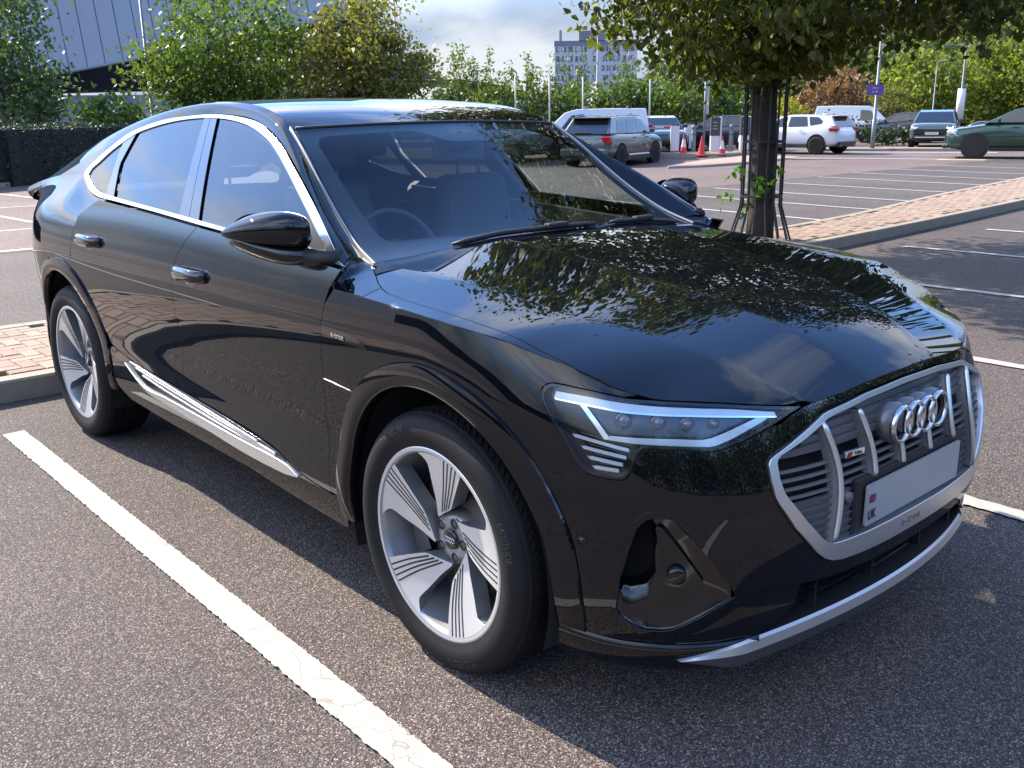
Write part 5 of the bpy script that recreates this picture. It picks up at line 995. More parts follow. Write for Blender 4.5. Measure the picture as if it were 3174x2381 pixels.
# --------- headlights (t, z)
def headlight(s_):
    Fs = S_front(s_); O = (1, s_, 0)
    outl = [(.534, .917), (.505, .910), (.484, .896), (.474, .880), (.472, .862), (.478, .827), (.493, .778), (.506, .735), (.522, .717), (.545, .710), (.60, .7065), (.636, .7065), (.660, .711), (.693, .731), (.714, .752), (.733, .768), (.755, .778), (.79, .783), (.894, .7795), (.977, .776), (1.02, .7795), (1.06, .787), (1.102, .796), (1.20, .820), (1.312, .850), (1.28, .855), (1.175, .868), (1.06, .880), (.95, .887), (.86, .891), (.769, .894), (.72, .899), (.669, .906), (.573, .915)]
    seal = panel('headlight', [outl], Fs, GLOSS, car, O, res=.03, gap=.001, off=-.030, depth=.012)
    rim_ = [tuple(p) for p in _offset(outl, .0075)]
    panel('lamp_surround', [outl, rim_], Fs, GLOSS, seal, O, res=.02, gap=.0008, off=-.0015, depth=.03)
    def sub(o): return lambda u, v: Fs(u, v) - o * np.array([.75, s_ * .5, 0])
    gu = [(.541, .897), (.628, .892), (.722, .883), (.816, .877), (.974, .870), (1.10, .862), (1.221, .846)]; gd = [(1.224, .838), (1.158, .8445), (.964, .857), (.837, .861), (.741, .865), (.616, .876), (.524, .883)]
    drl = mat('light_guide_clear', (.62, .66, .70), .18, .35, .5, .5); bright = mat('lamp_chrome', (.85, .87, .90), .10, 1.)
    panel('light_guide', [spl(gu, 36) + spl(gd, 36)], sub(.010), drl, seal, O, res=.02, gap=0, depth=.01, bead=.004)
    panel('guide_edge', [[(t, z) for t, z in spl(gd, 36)] + [(t, z - .0045) for t, z in spl(gd[::-1], 36)]], sub(.007), bright, seal, O, res=.02, gap=0, depth=.006)
    lo = [(.652, .797), (.734, .792), (.866, .789), (.979, .7845), (1.005, .787), (1.06, .799), (1.192, .8345)]; li = [(1.160, .8395), (1.04, .812), (.995, .803), (.963, .800), (.872, .8035), (.74, .8045), (.662, .806)]
    panel('running_light', [lo + li], sub(.008), drl, seal, O, res=.02, gap=0, depth=.01, bead=.004)
    panel('lamp_divider', [[(.603, .873), (.622, .873), (.661, .797), (.640, .796)]], sub(.012), bright, seal, O, res=.02, gap=0, depth=.02)
    panel('reflector', [[(.625, .868), (.84, .857), (1.14, .843), (1.02, .81), (.96, .803), (.67, .808)]], sub(.028), mat('lamp_inner', (.10, .11, .125), .22, .5), seal, O, res=.03, gap=0, depth=.01)
    for tt, zz, r_ in ((.735, .838, .019), (.845, .836, .017), (.935, .833, .014), (1.02, .832, .011)):
        X = sub(.022)(np.array([tt]), np.array([zz]))[0]; m = MB(); m.lathe([(0, .012), (r_ * .5, .0105), (r_ * .85, .005), (r_, 0), (r_ * 1.18, .004), (r_ * 1.2, -.012)], (0, 0, 0), 'X', 20); lo_ = m.build('projector', mat('projector_lens', (.10, .11, .13), .05, .2, .8, 1., .01), seal); lo_.location = X; lo_.rotation_euler = (0, 0, s_ * R(28))
    for a, b, z0, z1_ in ((.533, .712, .8035, .776), (.548, .693, .778, .7585), (.556, .672, .755, .7415), (.560, .650, .733, .7265)):
        panel('light_strip', [[(a, z0), (b, z1_ + .003), (b - .004, z1_ - .0045), (a + .006, z0 - .0075)]], sub(.009), drl, seal, O, res=.02, gap=0, depth=.012)
    panel('lamp_lens', [[tuple(p) for p in _offset(outl, .006)]], Fs, glass_mat('lamp_glass', (.93, .95, .96), 1.5), seal, O, res=.025, gap=0, off=.0, depth=.001)
headlight(-1); headlight(1)
# ---------------------------------------------------------------- wheels
def make_wheel(spoke_rot, lettering=True):
    """wheel with its axle along y, outer face towards -y, centre at the origin"""
    w = empty('wheel', (0, 0, 0)); w.parent = car
    RT = .384; hw = .132
    t = MB(); t.lathe([(.268, -.108), (.276, -.116), (.290, -.120), (.302, -.127), (.316, -.1315), (.336, -.132), (.352, -.127), (.364, -.119), (.3715, -.110), (.375, -.100)], (0, 0, 0), 'Y', 96)
    prof = []
    for y0 in (-.100, -.066, -.030, .006, .042, .078): prof += [(.3775 + (.0055 if abs(y0 + .012) < .07 else .002), y0 + .004), (.3775 + (.0055 if abs(y0 + .012) < .07 else .002), y0 + .028), (.3705, y0 + .030), (.3705, y0 + .0335)]
    t.lathe([(.375, -.100)] + prof + [(.372, .112), (.35, .126), (.31, .13), (.268, .11)], (0, 0, 0), 'Y', 96)
    tyre = t.build('tyre', TYRE, w)
    # tread blocks of the shoulder as raised ribs
    m = MB()
    for k in range(90):
        a = 2 * math.pi * k / 90; ca, sa = math.cos(a), math.sin(a)
        for y0, y1, sk in ((-.098, -.071, .012), (-.066, -.036, -.016), (-.032, .003, .010), (.006, .036, -.012), (.042, .072, .012)):
            r0, r1 = .374, .3845; d = .0105
            v = []
            for yy_, dd in ((y0, -sk), (y1, sk)):
                for e in (-d, d):
                    an = a + (e + dd) / .384
                    for r_ in (r0, r1 - (.006 if yy_ < -.09 else 0)): v.append((r_ * math.cos(an), yy_, r_ * math.sin(an)))
            m.add(v, [(1, 3, 7, 5), (0, 1, 5, 4), (3, 2, 6, 7), (0, 2, 3, 1), (4, 5, 7, 6)])
    m.build('tread', TYRE, tyre)
    if lettering:
        LT = mat('sidewall_lettering', (.034, .034, .035), .55)
        for txt, a0, rr, sz in (('MICHELIN', 122, .340, .030), ('MICHELIN', 292, .340, .030), ('LATITUDE', 20, .340, .024), ('LATITUDE', 200, .340, .024)):
            def frm(a, b, h, a0=a0, rr=rr):
                an = R(a0) - a / rr; r_ = rr + b; return (r_ * math.cos(an), -.1315 + 9 * (r_ - .328) ** 2 - h, r_ * math.sin(an))
            text_mesh('lettering', txt, sz, LT, tyre, frm, .0012, font_shear=.1)
    rim = MB()
    rim.lathe([(.2835, -.108), (.2855, -.113), (.2835, -.118), (.2785, -.1185), (.270, -.1165), (.2645, -.112), (.262, -.10), (.256, -.07), (.246, -.03), (.238, .05), (.24, .1)], (0, 0, 0), 'Y', 96); ro = rim.build('rim', ALLOYD, w)
    lip = MB(); lip.lathe([(.2853, -.1125), (.2840, -.1185), (.2790, -.1195), (.2715, -.1180)], (0, 0, 0), 'Y', 96); lip.build('rim_lip', ALLOY, ro)
    outl = [(.2725, 63.2), (.247, 63.6), (.222, 64.2), (.19, 65.2), (.165, 66.6), (.14, 68.4), (.118, 71), (.104, 76), (.092, 85), (.082, 96), (.076, 108), (.0735, 120), (.0735, 131), (.079, 130), (.088, 124), (.100, 117.5), (.118, 111.5), (.135, 108), (.15, 106), (.17, 103.8), (.19, 102), (.213, 100), (.232, 99.2), (.243, 100.3), (.256, 103.0), (.2725, 107.5)]
    rimarc = [(.2725, 63.2 + (107.5 - 63.2) * i / 10) for i in range(10, -1, -1)][1:-1]
    poly = outl + rimarc
    def face_y(r_, th):          # spoke face: slopes inward to the hub, twisted a little
        return -.1165 + .050 * (1 - min(r_, .28) / .28) + .008 * (1 - r_ / .28) + .00045 * (th - 85) * math.sin(math.pi * min(r_, .28) / .28) * .6
    def polar(p): return (p[0] * math.cos(R(p[1])), p[0] * math.sin(R(p[1])))
    def SP(u, v):
        r_ = np.sqrt(u * u + v * v); th = np.degrees(np.arctan2(v, u)); rr = np.minimum(r_, .28)
        y = -.1165 + .058 * (1 - rr / .28) + .00027 * (th - 85) * np.sin(math.pi * rr / .28)
        return np.stack([u, y, v], -1)
    sp0 = panel('spoke', [[polar(p) for p in poly]], SP, ALLOY, ro, (0, -1, 0), res=.014, gap=0, depth=.0, bead=.0022)
    # dark painted flanks below the machined face
    pts = _dens([polar(p) for p in poly], .008); n = len(pts); top_ = SP(pts[:, 0], pts[:, 1]) + np.array([0, .002, 0]); cen = pts.mean(0); bot = top_.copy(); bot[:, 1] += .055; ip = _offset(pts, .007); bot[:, 0] = ip[:, 0]; bot[:, 2] = ip[:, 1]
    fl = mesh_obj('spoke_flank', np.concatenate([top_, bot]), [(i, (i + 1) % n, n + (i + 1) % n, n + i) for i in range(n)], ALLOYD, sp0, smooth=True); md = fl.modifiers.new('e', 'EDGE_SPLIT'); md.split_angle = R(40)
    for a, b in (((.268, 79.2), (.083, 106)), ((.268, 75.4), (.0875, 96)), ((.268, 71.6), (.095, 87)), ((.268, 67.8), (.108, 78))):
        p0, p1 = np.array(polar(a)), np.array(polar(b)); mid = (p0 + p1) / 2 + np.array([.0045, .0]); c = spl([p0, mid, p1], 16); c = np.array(c); tt = np.gradient(c, axis=0); tt /= np.linalg.norm(tt, axis=1, keepdims=True); nn = np.stack([-tt[:, 1], tt[:, 0]], 1); wd = .0027
        pl_ = [tuple(q) for q in c + nn * wd] + [tuple(q) for q in (c - nn * wd)[::-1]]
        panel('spoke_groove', [pl_], SP, GROOVE, sp0, (0, -1, 0), res=.02, gap=0, depth=.002, off=.0007, bead=.0003)
    for k in range(1, 5):
        c = copy_tree(sp0, ro); c.rotation_euler = (0, -R(72 * k), 0)
    hub = MB(); hub.lathe([(.0, -.056), (.036, -.056), (.040, -.058), (.052, -.058), (.066, -.054), (.074, -.049), (.082, -.040), (.086, -.01), (.086, .04)], (0, 0, 0), 'Y', 60); hb_ = hub.build('hub', ALLOYD, ro)
    for k in range(5):
        a = R(72 * k + 72); c = (.0545 * math.cos(a), 0, .0545 * math.sin(a)); m = MB(); m.lathe([(.0160, -.0605), (.0172, -.0600), (.0180, -.057)], c, 'Y', 20); m.build('lug_ring', ALLOYD, hb_)
        m = MB(); m.lathe([(0, -.0586), (.0162, -.0586)], c, 'Y', 20); m.build('lug_recess', mat('lug_dark', (.012, .012, .012), .5), hb_)
        m = MB(); m.lathe([(0, -.0592), (.008, -.0592), (.0095, -.0588)], c, 'Y', 6); m.build('lug_bolt', DISC, hb_)
    cap = MB(); cap.lathe([(0, -.066), (.024, -.0655), (.0285, -.064), (.0305, -.060), (.031, -.052)], (0, 0, 0), 'Y', 40); co = cap.build('hub_cap', mat('cap_black', (.006, .006, .006), .25, 0, .5, .5), ro)
    rg = MB()
    for k in range(4):
        pr_ = [(.0068 + .0010 * math.cos(2 * math.pi * i / 8), -.0663 - .0010 * math.sin(2 * math.pi * i / 8)) for i in range(9)]; rg.lathe(pr_, ((k - 1.5) * .0105, 0, 0), 'Y', 24)
    rg.build('cap_rings', CHROME, co)
    m = MB(); m.lathe([(.31, -.122), (.3105, -.1275), (.312, -.1285), (.3135, -.1285), (.315, -.1285)], (0, 0, 0), 'Y', 96); m.build('sidewall_bead', TYRE, tyre)
    d = MB(); d.lathe([(.06, -.02), (.185, -.02), (.188, -.018), (.188, .01), (.06, .01)], (0, 0, 0), 'Y', 60); d.build('brake_disc', DISC, w)
    cl = MB(); cl.lathe([(.13, -.05), (.20, -.05), (.205, -.045), (.205, .03), (.13, .03)], (0, 0, 0), 'Y', 14, True, R(148), R(212)); cl.build('brake_caliper', mat('caliper_grey', (.09, .09, .09), .5, .4), w)
    vb = MB(); vb.tube([(.238 * math.cos(R(-48)), -.075, .238 * math.sin(R(-48))), (.226 * math.cos(R(-48)), -.088, .226 * math.sin(R(-48)))], [.004, .005], 8); vb.build('valve', mat('brass', (.55, .38, .10), .3, 1.), ro)
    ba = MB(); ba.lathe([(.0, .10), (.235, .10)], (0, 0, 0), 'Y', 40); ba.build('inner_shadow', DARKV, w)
    return w
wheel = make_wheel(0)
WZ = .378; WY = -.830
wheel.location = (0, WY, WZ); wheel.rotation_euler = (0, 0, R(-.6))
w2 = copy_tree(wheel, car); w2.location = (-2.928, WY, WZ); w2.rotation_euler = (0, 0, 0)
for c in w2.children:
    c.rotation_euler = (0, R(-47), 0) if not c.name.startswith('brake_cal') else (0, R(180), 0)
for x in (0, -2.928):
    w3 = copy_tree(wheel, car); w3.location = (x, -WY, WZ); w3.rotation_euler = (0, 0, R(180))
# ---------------------------------------------------------------- cabin
def seat(x, y, back=.62):
    s = MB(); v = []
    o = MB(); o.box((0, 0, 0), (.50, .50, .16)); q = o.build('seat', INTERIOR, car); q.location = (x, y, .62); bevel(q, .05, 3)
    b = MB(); b.prism([(-.06, 0), (.08, 0), (-.02, back), (-.12, back)], -.24, .24, lambda a, c, h: (a, h * (1 - .25 * (c / back) ** 3), c)); bo = b.build('backrest', INTERIOR, q); bo.location = (-.22, 0, .05); bevel(bo, .045, 3)
    h = MB(); h.prism(round_poly([(-.05, 0), (.05, 0), (.045, .17), (-.035, .18)], .03, 4), -.135, .135, lambda a, c, d: (a, d * (1 - .18 * (c / .18) ** 2), c)); ho = h.build('headrest', INTERIOR, q); ho.location = (-.305, 0, .72); bevel(ho, .035, 4, 50)
    p = MB()
    for yy in (-.06, .06): p.tube([(-.30, yy, .62), (-.305, yy, .76)], .007, 8)
    p.build('headrest_post', DISC, q)
for y in (-.37, .37): seat(-1.12, y)
for y in (-.40, .40): seat(-2.02, y, .56)
db = MB(); db.prism([(-.40, 1.075), (-.62, 1.072), (-.80, 1.045), (-.86, .99), (-.84, .70), (-.45, .70)], -.70, .70, lambda a, b, h: (a - .06 * (h / .7) ** 2, h, b)); dbo = db.build('dashboard', mat('dash_soft', (.045, .045, .047), .55, bump=.2, bscale=400), car); bevel(dbo, .03, 3)
bn = MB(); bn.prism(round_poly([(-.74, 1.05), (-.88, 1.06), (-.88, 1.10), (-.80, 1.115), (-.70, 1.08)], .02, 3), -.52, -.22, lambda a, b, h: (a, h, b)); bevel(bn.build('instrument_binnacle', INTERIOR, dbo), .012)
sw = MB(); pr_ = [(.185 + .014 * math.cos(2 * math.pi * i / 10), .014 * math.sin(2 * math.pi * i / 10)) for i in range(11)]; sw.lathe(pr_, (0, 0, 0), 'X', 40); sw.lathe([(0, .015), (.07, .012), (.08, -.01)], (0, 0, 0), 'X', 24)
for a in (0, math.pi, -math.pi / 2): sw.tube([(0, .06 * math.cos(a), .06 * math.sin(a)), (0, .18 * math.cos(a), .18 * math.sin(a))], .016, 8)
swo = sw.build('steering_wheel', mat('wheel_leather', (.03, .03, .03), .5), car); swo.location = (-.93, -.37, 1.03); swo.rotation_euler = (0, R(-24), 0)
hd = MB(); hd.box((-1.75, 0, 1.50), (1.2, 1.08, .02)); hd.build('headliner', mat('headliner', (.05, .05, .05), .9), car)
fl = MB(); fl.box((-1.5, 0, .44), (2.2, 1.5, .04)); fl.build('cabin_floor', DARKV, car)
for s_ in (-1, 1):
    dc = MB(); dc.prism([(-.55, .55), (-2.45, .55), (-2.45, 1.17), (-1.5, 1.13), (-.62, 1.08)], .80, .84, lambda a, b, h: (a, s_ * h, b)); dc.build('door_card', INTERIOR, car)
    bpz = MB(); bpz.prism([(-1.50, 1.15), (-1.64, 1.15), (-1.80, 1.50), (-1.70, 1.50)], 0, 1, lambda a, b, h: (a, s_ * (.84 - .60 * (b - 1.15) - .03 * h), b)); bpz.build('pillar_liner', INTERIOR, car)
rm = MB(); rm.box((0, 0, 0), (.02, .24, .07)); rmo = rm.build('rear_view_mirror', INTERIOR, car); rmo.location = (-1.02, 0, 1.40); bevel(rmo, .01)
# ---------------------------------------------------------------- other vehicles
DGLASS = mat('car_glass_dark', (.012, .016, .018), .05, 0, .6, .6, .01)
def simple_car(name, label, pos, heading, L_, W_, H_, wb, fo, wr, col, prof, hood, wins, rough=.28, metal=.3, glass=None, clad=None, wheel_col=(.45, .45, .46), spokes=7, belt=None, open_glass=False, group=None, coat=.9):
    """prof: greenhouse side outline (x from the nose, z); hood: (x, z) line of the bonnet top; wins: side window outlines"""
    root = empty(name, pos, heading, label, 'van' if 'van' in name else 'car', group); P_ = mat(name + '_paint_' + '%d' % (hash(label) % 9999), col, rough, metal, .5, coat, .03)
    hw = W_ / 2; zb = .26; X = lambda x: fo + wb / 2 - x            # distance from the nose -> local x (origin mid-wheelbase)
    hood_c = crv(hood); xs = np.linspace(0, L_, 25); V = []; K = []
    for x in xs:
        e0 = min(x, L_ - x); w = hw * (1 - .16 * max(0, 1 - e0 / .55) ** 2.2); zt = float(hood_c(x)); lift = .10 * max(0, 1 - e0 / .35) ** 1.5; b0 = zb + lift
        K.append([(0, b0), (.80 * w, b0), (.96 * w, b0 + .08), (w, b0 + .30 * (zt - b0)), (w, b0 + .62 * (zt - b0)), (.975 * w, zt - .10), (.93 * w, zt - .02), (.80 * w, zt + .015), (.4 * w, zt + .03), (0, zt + .035)])
    n = len(K[0]); V = []; F_ = []
    for i, x in enumerate(xs):
        ring = K[i] + [(-y, z) for y, z in K[i][-2:0:-1]]; m_ = len(ring); V += [(X(x), y, z) for y, z in ring]
    for i in range(len(xs) - 1):
        for k in range(m_): F_.append((i * m_ + k, i * m_ + (k + 1) % m_, (i + 1) * m_ + (k + 1) % m_, (i + 1) * m_ + k))
    F_ += [tuple(range(m_))[::-1], tuple((len(xs) - 1) * m_ + k for k in range(m_))]
    body = mesh_obj('body', V, F_, P_, root, smooth=True); md = body.modifiers.new('s', 'SUBSURF'); md.levels = 1; md.render_levels = 1
    bm = bmesh.new(); bm.from_mesh(body.data); bmesh.ops.recalc_face_normals(bm, faces=bm.faces); bm.to_mesh(body.data); bm.free()
    zbelt = prof[0][1]; zr = max(p[1] for p in prof)
    yw = lambda z: hw * (.925 - .20 * (z - zbelt) / max(.1, zr - zbelt))
    g = MB(); n = len(prof); g.add([(X(x), yw(z), z) for x, z in prof] + [(X(x), -yw(z), z) for x, z in prof], [tuple(range(n)), tuple(range(2 * n - 1, n - 1, -1))] + [(i, n + i, n + (i + 1) % n, (i + 1) % n) for i in range(n)])
    cab = g.build('cabin', P_, root, fix=True); bevel(cab, .035, 3, 25)
    G_ = glass or DGLASS
    for s_ in (-1, 1):
        for w_ in wins:
            a = MB(); rp_ = round_poly(w_, .05, 3); a.add([(X(x), s_ * (yw(z) + .006), z) for x, z in rp_], [tuple(range(len(rp_)))]); o = a.build('side_window', G_, root); 
            if (o.data.polygons[0].normal.y > 0) != (s_ > 0): o.data.flip_normals()
    def cross(x0, z0, x1, z1, nm, ins=.10, off=.008):
        d = np.array([x1 - x0, z1 - z0]); d /= np.linalg.norm(d); nrm = np.array([-d[1], d[0]]) * (1 if x0 < x1 else -1); 
        if nm == 'rear_window': nrm = np.array([abs(nrm[0]), abs(nrm[1])])
        else: nrm = np.array([-abs(nrm[0]), abs(nrm[1])])
        q = [(x0 + (x1 - x0) * .06, z0 + (z1 - z0) * .06), (x0 + (x1 - x0) * .93, z0 + (z1 - z0) * .93)]; v = []
        for s_ in (-1, 1):
            for x, z in (q if s_ < 0 else q[::-1]): v.append((X(x + nrm[0] * off), s_ * (yw(z) - ins), z + nrm[1] * off))
        a = MB(); a.add(v, [(0, 1, 2, 3)]); return a.build(nm, G_, root)
    cross(prof[0][0], prof[0][1], prof[1][0], prof[1][1], 'windscreen', .07); cross(prof[-1][0], prof[-1][1], prof[-2][0], prof[-2][1], 'rear_window', .09)
    RB = mat('bg_tyre', (.014, .014, .014), .7); AL = mat('bg_alloy_%.2f' % wheel_col[0], wheel_col, .35, .25)
    w0 = None
    for x in (fo, fo + wb):
        for s_ in (-1, 1):
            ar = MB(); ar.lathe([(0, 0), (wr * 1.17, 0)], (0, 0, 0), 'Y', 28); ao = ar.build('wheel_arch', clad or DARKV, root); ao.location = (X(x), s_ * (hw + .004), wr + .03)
            if w0 is None:
                t = MB(); t.lathe([(wr * .66, -.10), (wr * .9, -.115), (wr * .985, -.095), (wr, -.05), (wr, .1), (wr * .66, .1)], (0, 0, 0), 'Y', 32); w0 = empty('wheel'); w0.parent = root; to = t.build('tyre', RB, w0)
                r = MB(); r.lathe([(wr * .69, -.108), (wr * .63, -.104), (wr * .60, -.06), (wr * .6, .0)], (0, 0, 0), 'Y', 32); r.lathe([(0, -.085), (wr * .16, -.085), (wr * .17, -.05)], (0, 0, 0), 'Y', 16)
                for k in range(spokes):
                    a = 2 * math.pi * k / spokes; c, s2 = math.cos(a), math.sin(a); q = wr * .055; r.add([(c * wr * .1 - s2 * q, -.083, s2 * wr * .1 + c * q), (c * wr * .1 + s2 * q, -.083, s2 * wr * .1 - c * q), (c * wr * .64 + s2 * q * 1.3, -.100, s2 * wr * .64 - c * q * 1.3), (c * wr * .64 - s2 * q * 1.3, -.100, s2 * wr * .64 + c * q * 1.3)], [(0, 1, 2, 3)])
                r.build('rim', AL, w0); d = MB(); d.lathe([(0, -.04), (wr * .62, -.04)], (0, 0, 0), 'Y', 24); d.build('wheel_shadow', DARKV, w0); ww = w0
            else: ww = copy_tree(w0, root)
            ww.location = (X(x), s_ * (hw - .105), wr); ww.rotation_euler = (0, 0, 0 if s_ < 0 else math.pi)
    for s_ in (-1, 1):
        m = MB(); m.box((X(prof[0][0] + .42), s_ * (hw + .08), zbelt + .10), (.10, .20, .14)); bevel(m.build('door_mirror', P_, root), .04, 3)
    for x in (prof[1][0] * .5 + prof[2][0] * .5, ):
        for s_ in (-1, 1):
            
            for dx_ in (.75, -.25): m = MB(); m.box((X(x + dx_), s_ * (hw + .006), zbelt - .12), (.20, .02, .03)); m.build('door_handle', P_, root)
    sl_ = MB(); 
    for s_ in (-1, 1): sl_.box((X(fo + wb / 2), s_ * (hw - .02), .30), (wb - 2.3 * wr, .06, .12))
    sl_.build('sill', clad or PLASTIC, root)
    root['X0'] = 0.; del root['X0']
    return root, X, hw
def box_part(root, nm, c, d, m, rz=0, bv=.02):
    b = MB(); b.box((0, 0, 0), d); o = b.build(nm, m, root); o.location = c; o.rotation_euler = (0, 0, rz); bevel(o, bv, 2); return o
def plate(root, x, z, txt, col, facing, y=0., ink=(.01, .01, .01)):
    b = MB(); b.box((0, 0, 0), (.012, .52, .112)); o = b.build('number_plate', col, root); o.location = (x, y, z)
    text_mesh('lettering', txt, .092, mat('plate_ink', ink, .6), root, lambda a, b_, h: (x + facing * (.0075 + h), y + facing * a * .92, z + b_), .0005, spacing=1.05)
RLAMP = mat('rear_lamp_red', (.30, .012, .016), .15, 0, .5, .7); HLAMP = mat('head_lamp_glass', (.55, .58, .60), .12, .2, .5, .8); YPL = mat('plate_yellow', (.62, .42, .03), .4); WPL = mat('plate_white_bg', (.7, .7, .68), .4)
LITL = mat('lamp_lit', (.9, .88, .8), .3, emit=(1, .93, .75), estr=2.2)
# grey SUV seen from behind at the barriers
pr_ = [(1.05, 1.10), (1.72, 1.60), (2.2, 1.685), (3.2, 1.69), (4.15, 1.64), (4.62, 1.12)]
SV = mat('silver_trim', (.55, .56, .57), .25, .8)
r, X, hw = simple_car('grey_suv', 'silver-grey SUV with yellow rear plate waiting at the exit barriers', (-21.80, 23.80, float(gz(-21.3, 23.9))), R(106.6), 4.78, 1.93, 1.70, 2.86, .93, .37, (.085, .105, .11), pr_, [(0, .72), (.25, .90), (1.0, 1.06), (1.5, 1.10), (3.0, 1.12), (4.3, 1.12), (4.62, 1.08), (4.78, .90)], [[(1.45, 1.14), (1.95, 1.56), (2.30, 1.60), (2.34, 1.14)], [(2.44, 1.14), (2.40, 1.605), (3.10, 1.605), (3.22, 1.14)], [(3.32, 1.14), (3.20, 1.60), (3.75, 1.58), (3.98, 1.30), (3.98, 1.20), (3.90, 1.14)]], metal=.6, wheel_col=(.60, .61, .63), spokes=12)
for s_ in (-1, 1):
    box_part(r, 'tail_light', (X(4.60), s_ * (hw - .17), .93), (.22, .34, .26), RLAMP, 0, .05); box_part(r, 'exhaust', (X(4.74), s_ * .55, .30), (.16, .16, .08), DISC, 0, .03)
    m = MB(); m.tube([(X(1.95), s_ * (hw - .22), 1.70), (X(2.4), s_ * (hw - .22), 1.735), (X(3.9), s_ * (hw - .22), 1.70)], .018, 6); m.build('roof_rail', SV, r)
    box_part(r, 'sill_step', (X(2.35), s_ * (hw + .0), .40), (1.7, .05, .07), SV, 0, .02)
box_part(r, 'rear_bumper', (X(4.74), 0, .52), (.20, 1.72, .26), mat('grey_bumper', (.09, .10, .105), .4), 0, .06); box_part(r, 'diffuser', (X(4.70), 0, .34), (.2, 1.5, .16), PLASTIC, 0, .03)
plate(r, X(4.815), .80, 'L Z 224', YPL, -1); box_part(r, 'rear_wiper', (X(4.62), .1, 1.16), (.03, .6, .03), PLASTIC, 0, .01); box_part(r, 'spoiler_lip', (X(4.25), 0, 1.645), (.3, 1.40, .04), mat('grey_bumper', (.1, .1, .1)), 0, .015)
text_mesh('lettering', 'Cayenne S', .07, SV, r, lambda a, b, h: (X(4.755) - h, -a, 1.00 + b), .002)
# white van with roof bars beyond it
pv = [(.55, 1.08), (1.25, 1.72), (1.7, 1.84), (3.0, 1.86), (4.3, 1.84), (4.45, 1.05)]
WV = (.62, .64, .66)
r, X, hw = simple_car('white_van', 'white panel van with roof bars and round logo beside the grey SUV', (-24.6, 25.6, float(gz(-24.6, 25.6))), R(222), 4.55, 1.85, 1.88, 2.75, .9, .33, WV, pv, [(0, .70), (.2, .86), (.8, 1.02), (1.4, 1.08), (4.2, 1.08), (4.55, .95)], [[(1.1, 1.12), (1.5, 1.62), (2.0, 1.66), (2.0, 1.12)]], metal=0., rough=.35)
for x in (2.0, 3.6): m = MB(); m.box((X(x), 0, 1.93), (.06, 1.4, .05)); m.box((X(x), .62, 1.89), (.08, .06, .06)); m.box((X(x), -.62, 1.89), (.08, .06, .06)); m.build('roof_bar', SV, r)
for s_ in (-1, 1):
    m = MB(); m.lathe([(0, 0), (.17, 0)], (0, 0, 0), 'Y', 28); o = m.build('round_logo', mat('logo_buff', (.45, .36, .24), .6), r); o.location = (X(3.75), s_ * (hw * .80 + .03), 1.50); o.rotation_euler = (s_ * R(-13), 0, 0)
    m = MB(); m.lathe([(.13, 0), (.16, 0)], (0, 0, 0), 'Y', 28); q = m.build('logo_ring', mat('logo_red', (.30, .10, .06), .6), r); q.location = (X(3.75), s_ * (hw * .80 + .034), 1.50); q.rotation_euler = (s_ * R(-13), 0, 0)
    box_part(r, 'tail_light', (X(4.48), s_ * (hw - .1), 1.05), (.14, .14, .42), RLAMP, 0, .03)
box_part(r, 'rear_bumper', (X(4.52), 0, .45), (.2, 1.74, .22), mat('van_bumper', (.5, .52, .54), .4), 0, .05)
# dark car beside the SUV (only its roof and glass clear our roof line)
r, X, hw = simple_car('dark_hatchback', 'dark hatchback half hidden behind the black roof, left of the grey SUV', (-25.4, 22.4, -.1), R(106), 4.3, 1.8, 1.5, 2.6, .85, .32, (.05, .06, .07), [(1.2, .95), (1.95, 1.40), (2.4, 1.48), (3.3, 1.46), (3.9, 1.28), (4.2, .95)], [(0, .65), (.3, .80), (1.2, .93), (4.0, .95), (4.3, .85)], [[(1.7, 1.0), (2.1, 1.36), (2.7, 1.38), (2.7, 1.0)], [(2.8, 1.0), (2.8, 1.38), (3.4, 1.36), (3.7, 1.0)]])
r, X, hw = simple_car('dark_green_car', 'dark green car passing between the white van and the barrier cabinet', (-24.6, 29.6, 0), R(-40), 4.4, 1.8, 1.5, 2.6, .85, .32, (.015, .035, .03), [(1.2, .95), (1.95, 1.38), (2.4, 1.46), (3.3, 1.44), (3.9, 1.26), (4.2, .95)], [(0, .65), (.3, .80), (1.2, .93), (4.0, .95), (4.4, .85)], [[(1.7, 1.0), (2.1, 1.34), (2.7, 1.36), (2.7, 1.0)], [(2.8, 1.0), (2.8, 1.36), (3.4, 1.34), (3.7, 1.0)]])
r, X, hw = simple_car('navy_saloon', 'navy car behind the two ticket machines', (-23.6, 32.3, 0), R(200), 4.6, 1.82, 1.45, 2.75, .85, .33, (.010, .014, .03), [(1.3, .93), (2.1, 1.36), (2.5, 1.43), (3.3, 1.42), (3.95, 1.24), (4.3, .93)], [(0, .62), (.3, .78), (1.3, .92), (4.2, .93), (4.6, .82)], [[(1.8, .98), (2.2, 1.32), (2.8, 1.34), (2.8, .98)], [(2.9, .98), (2.9, 1.34), (3.5, 1.31), (3.8, .98)]])
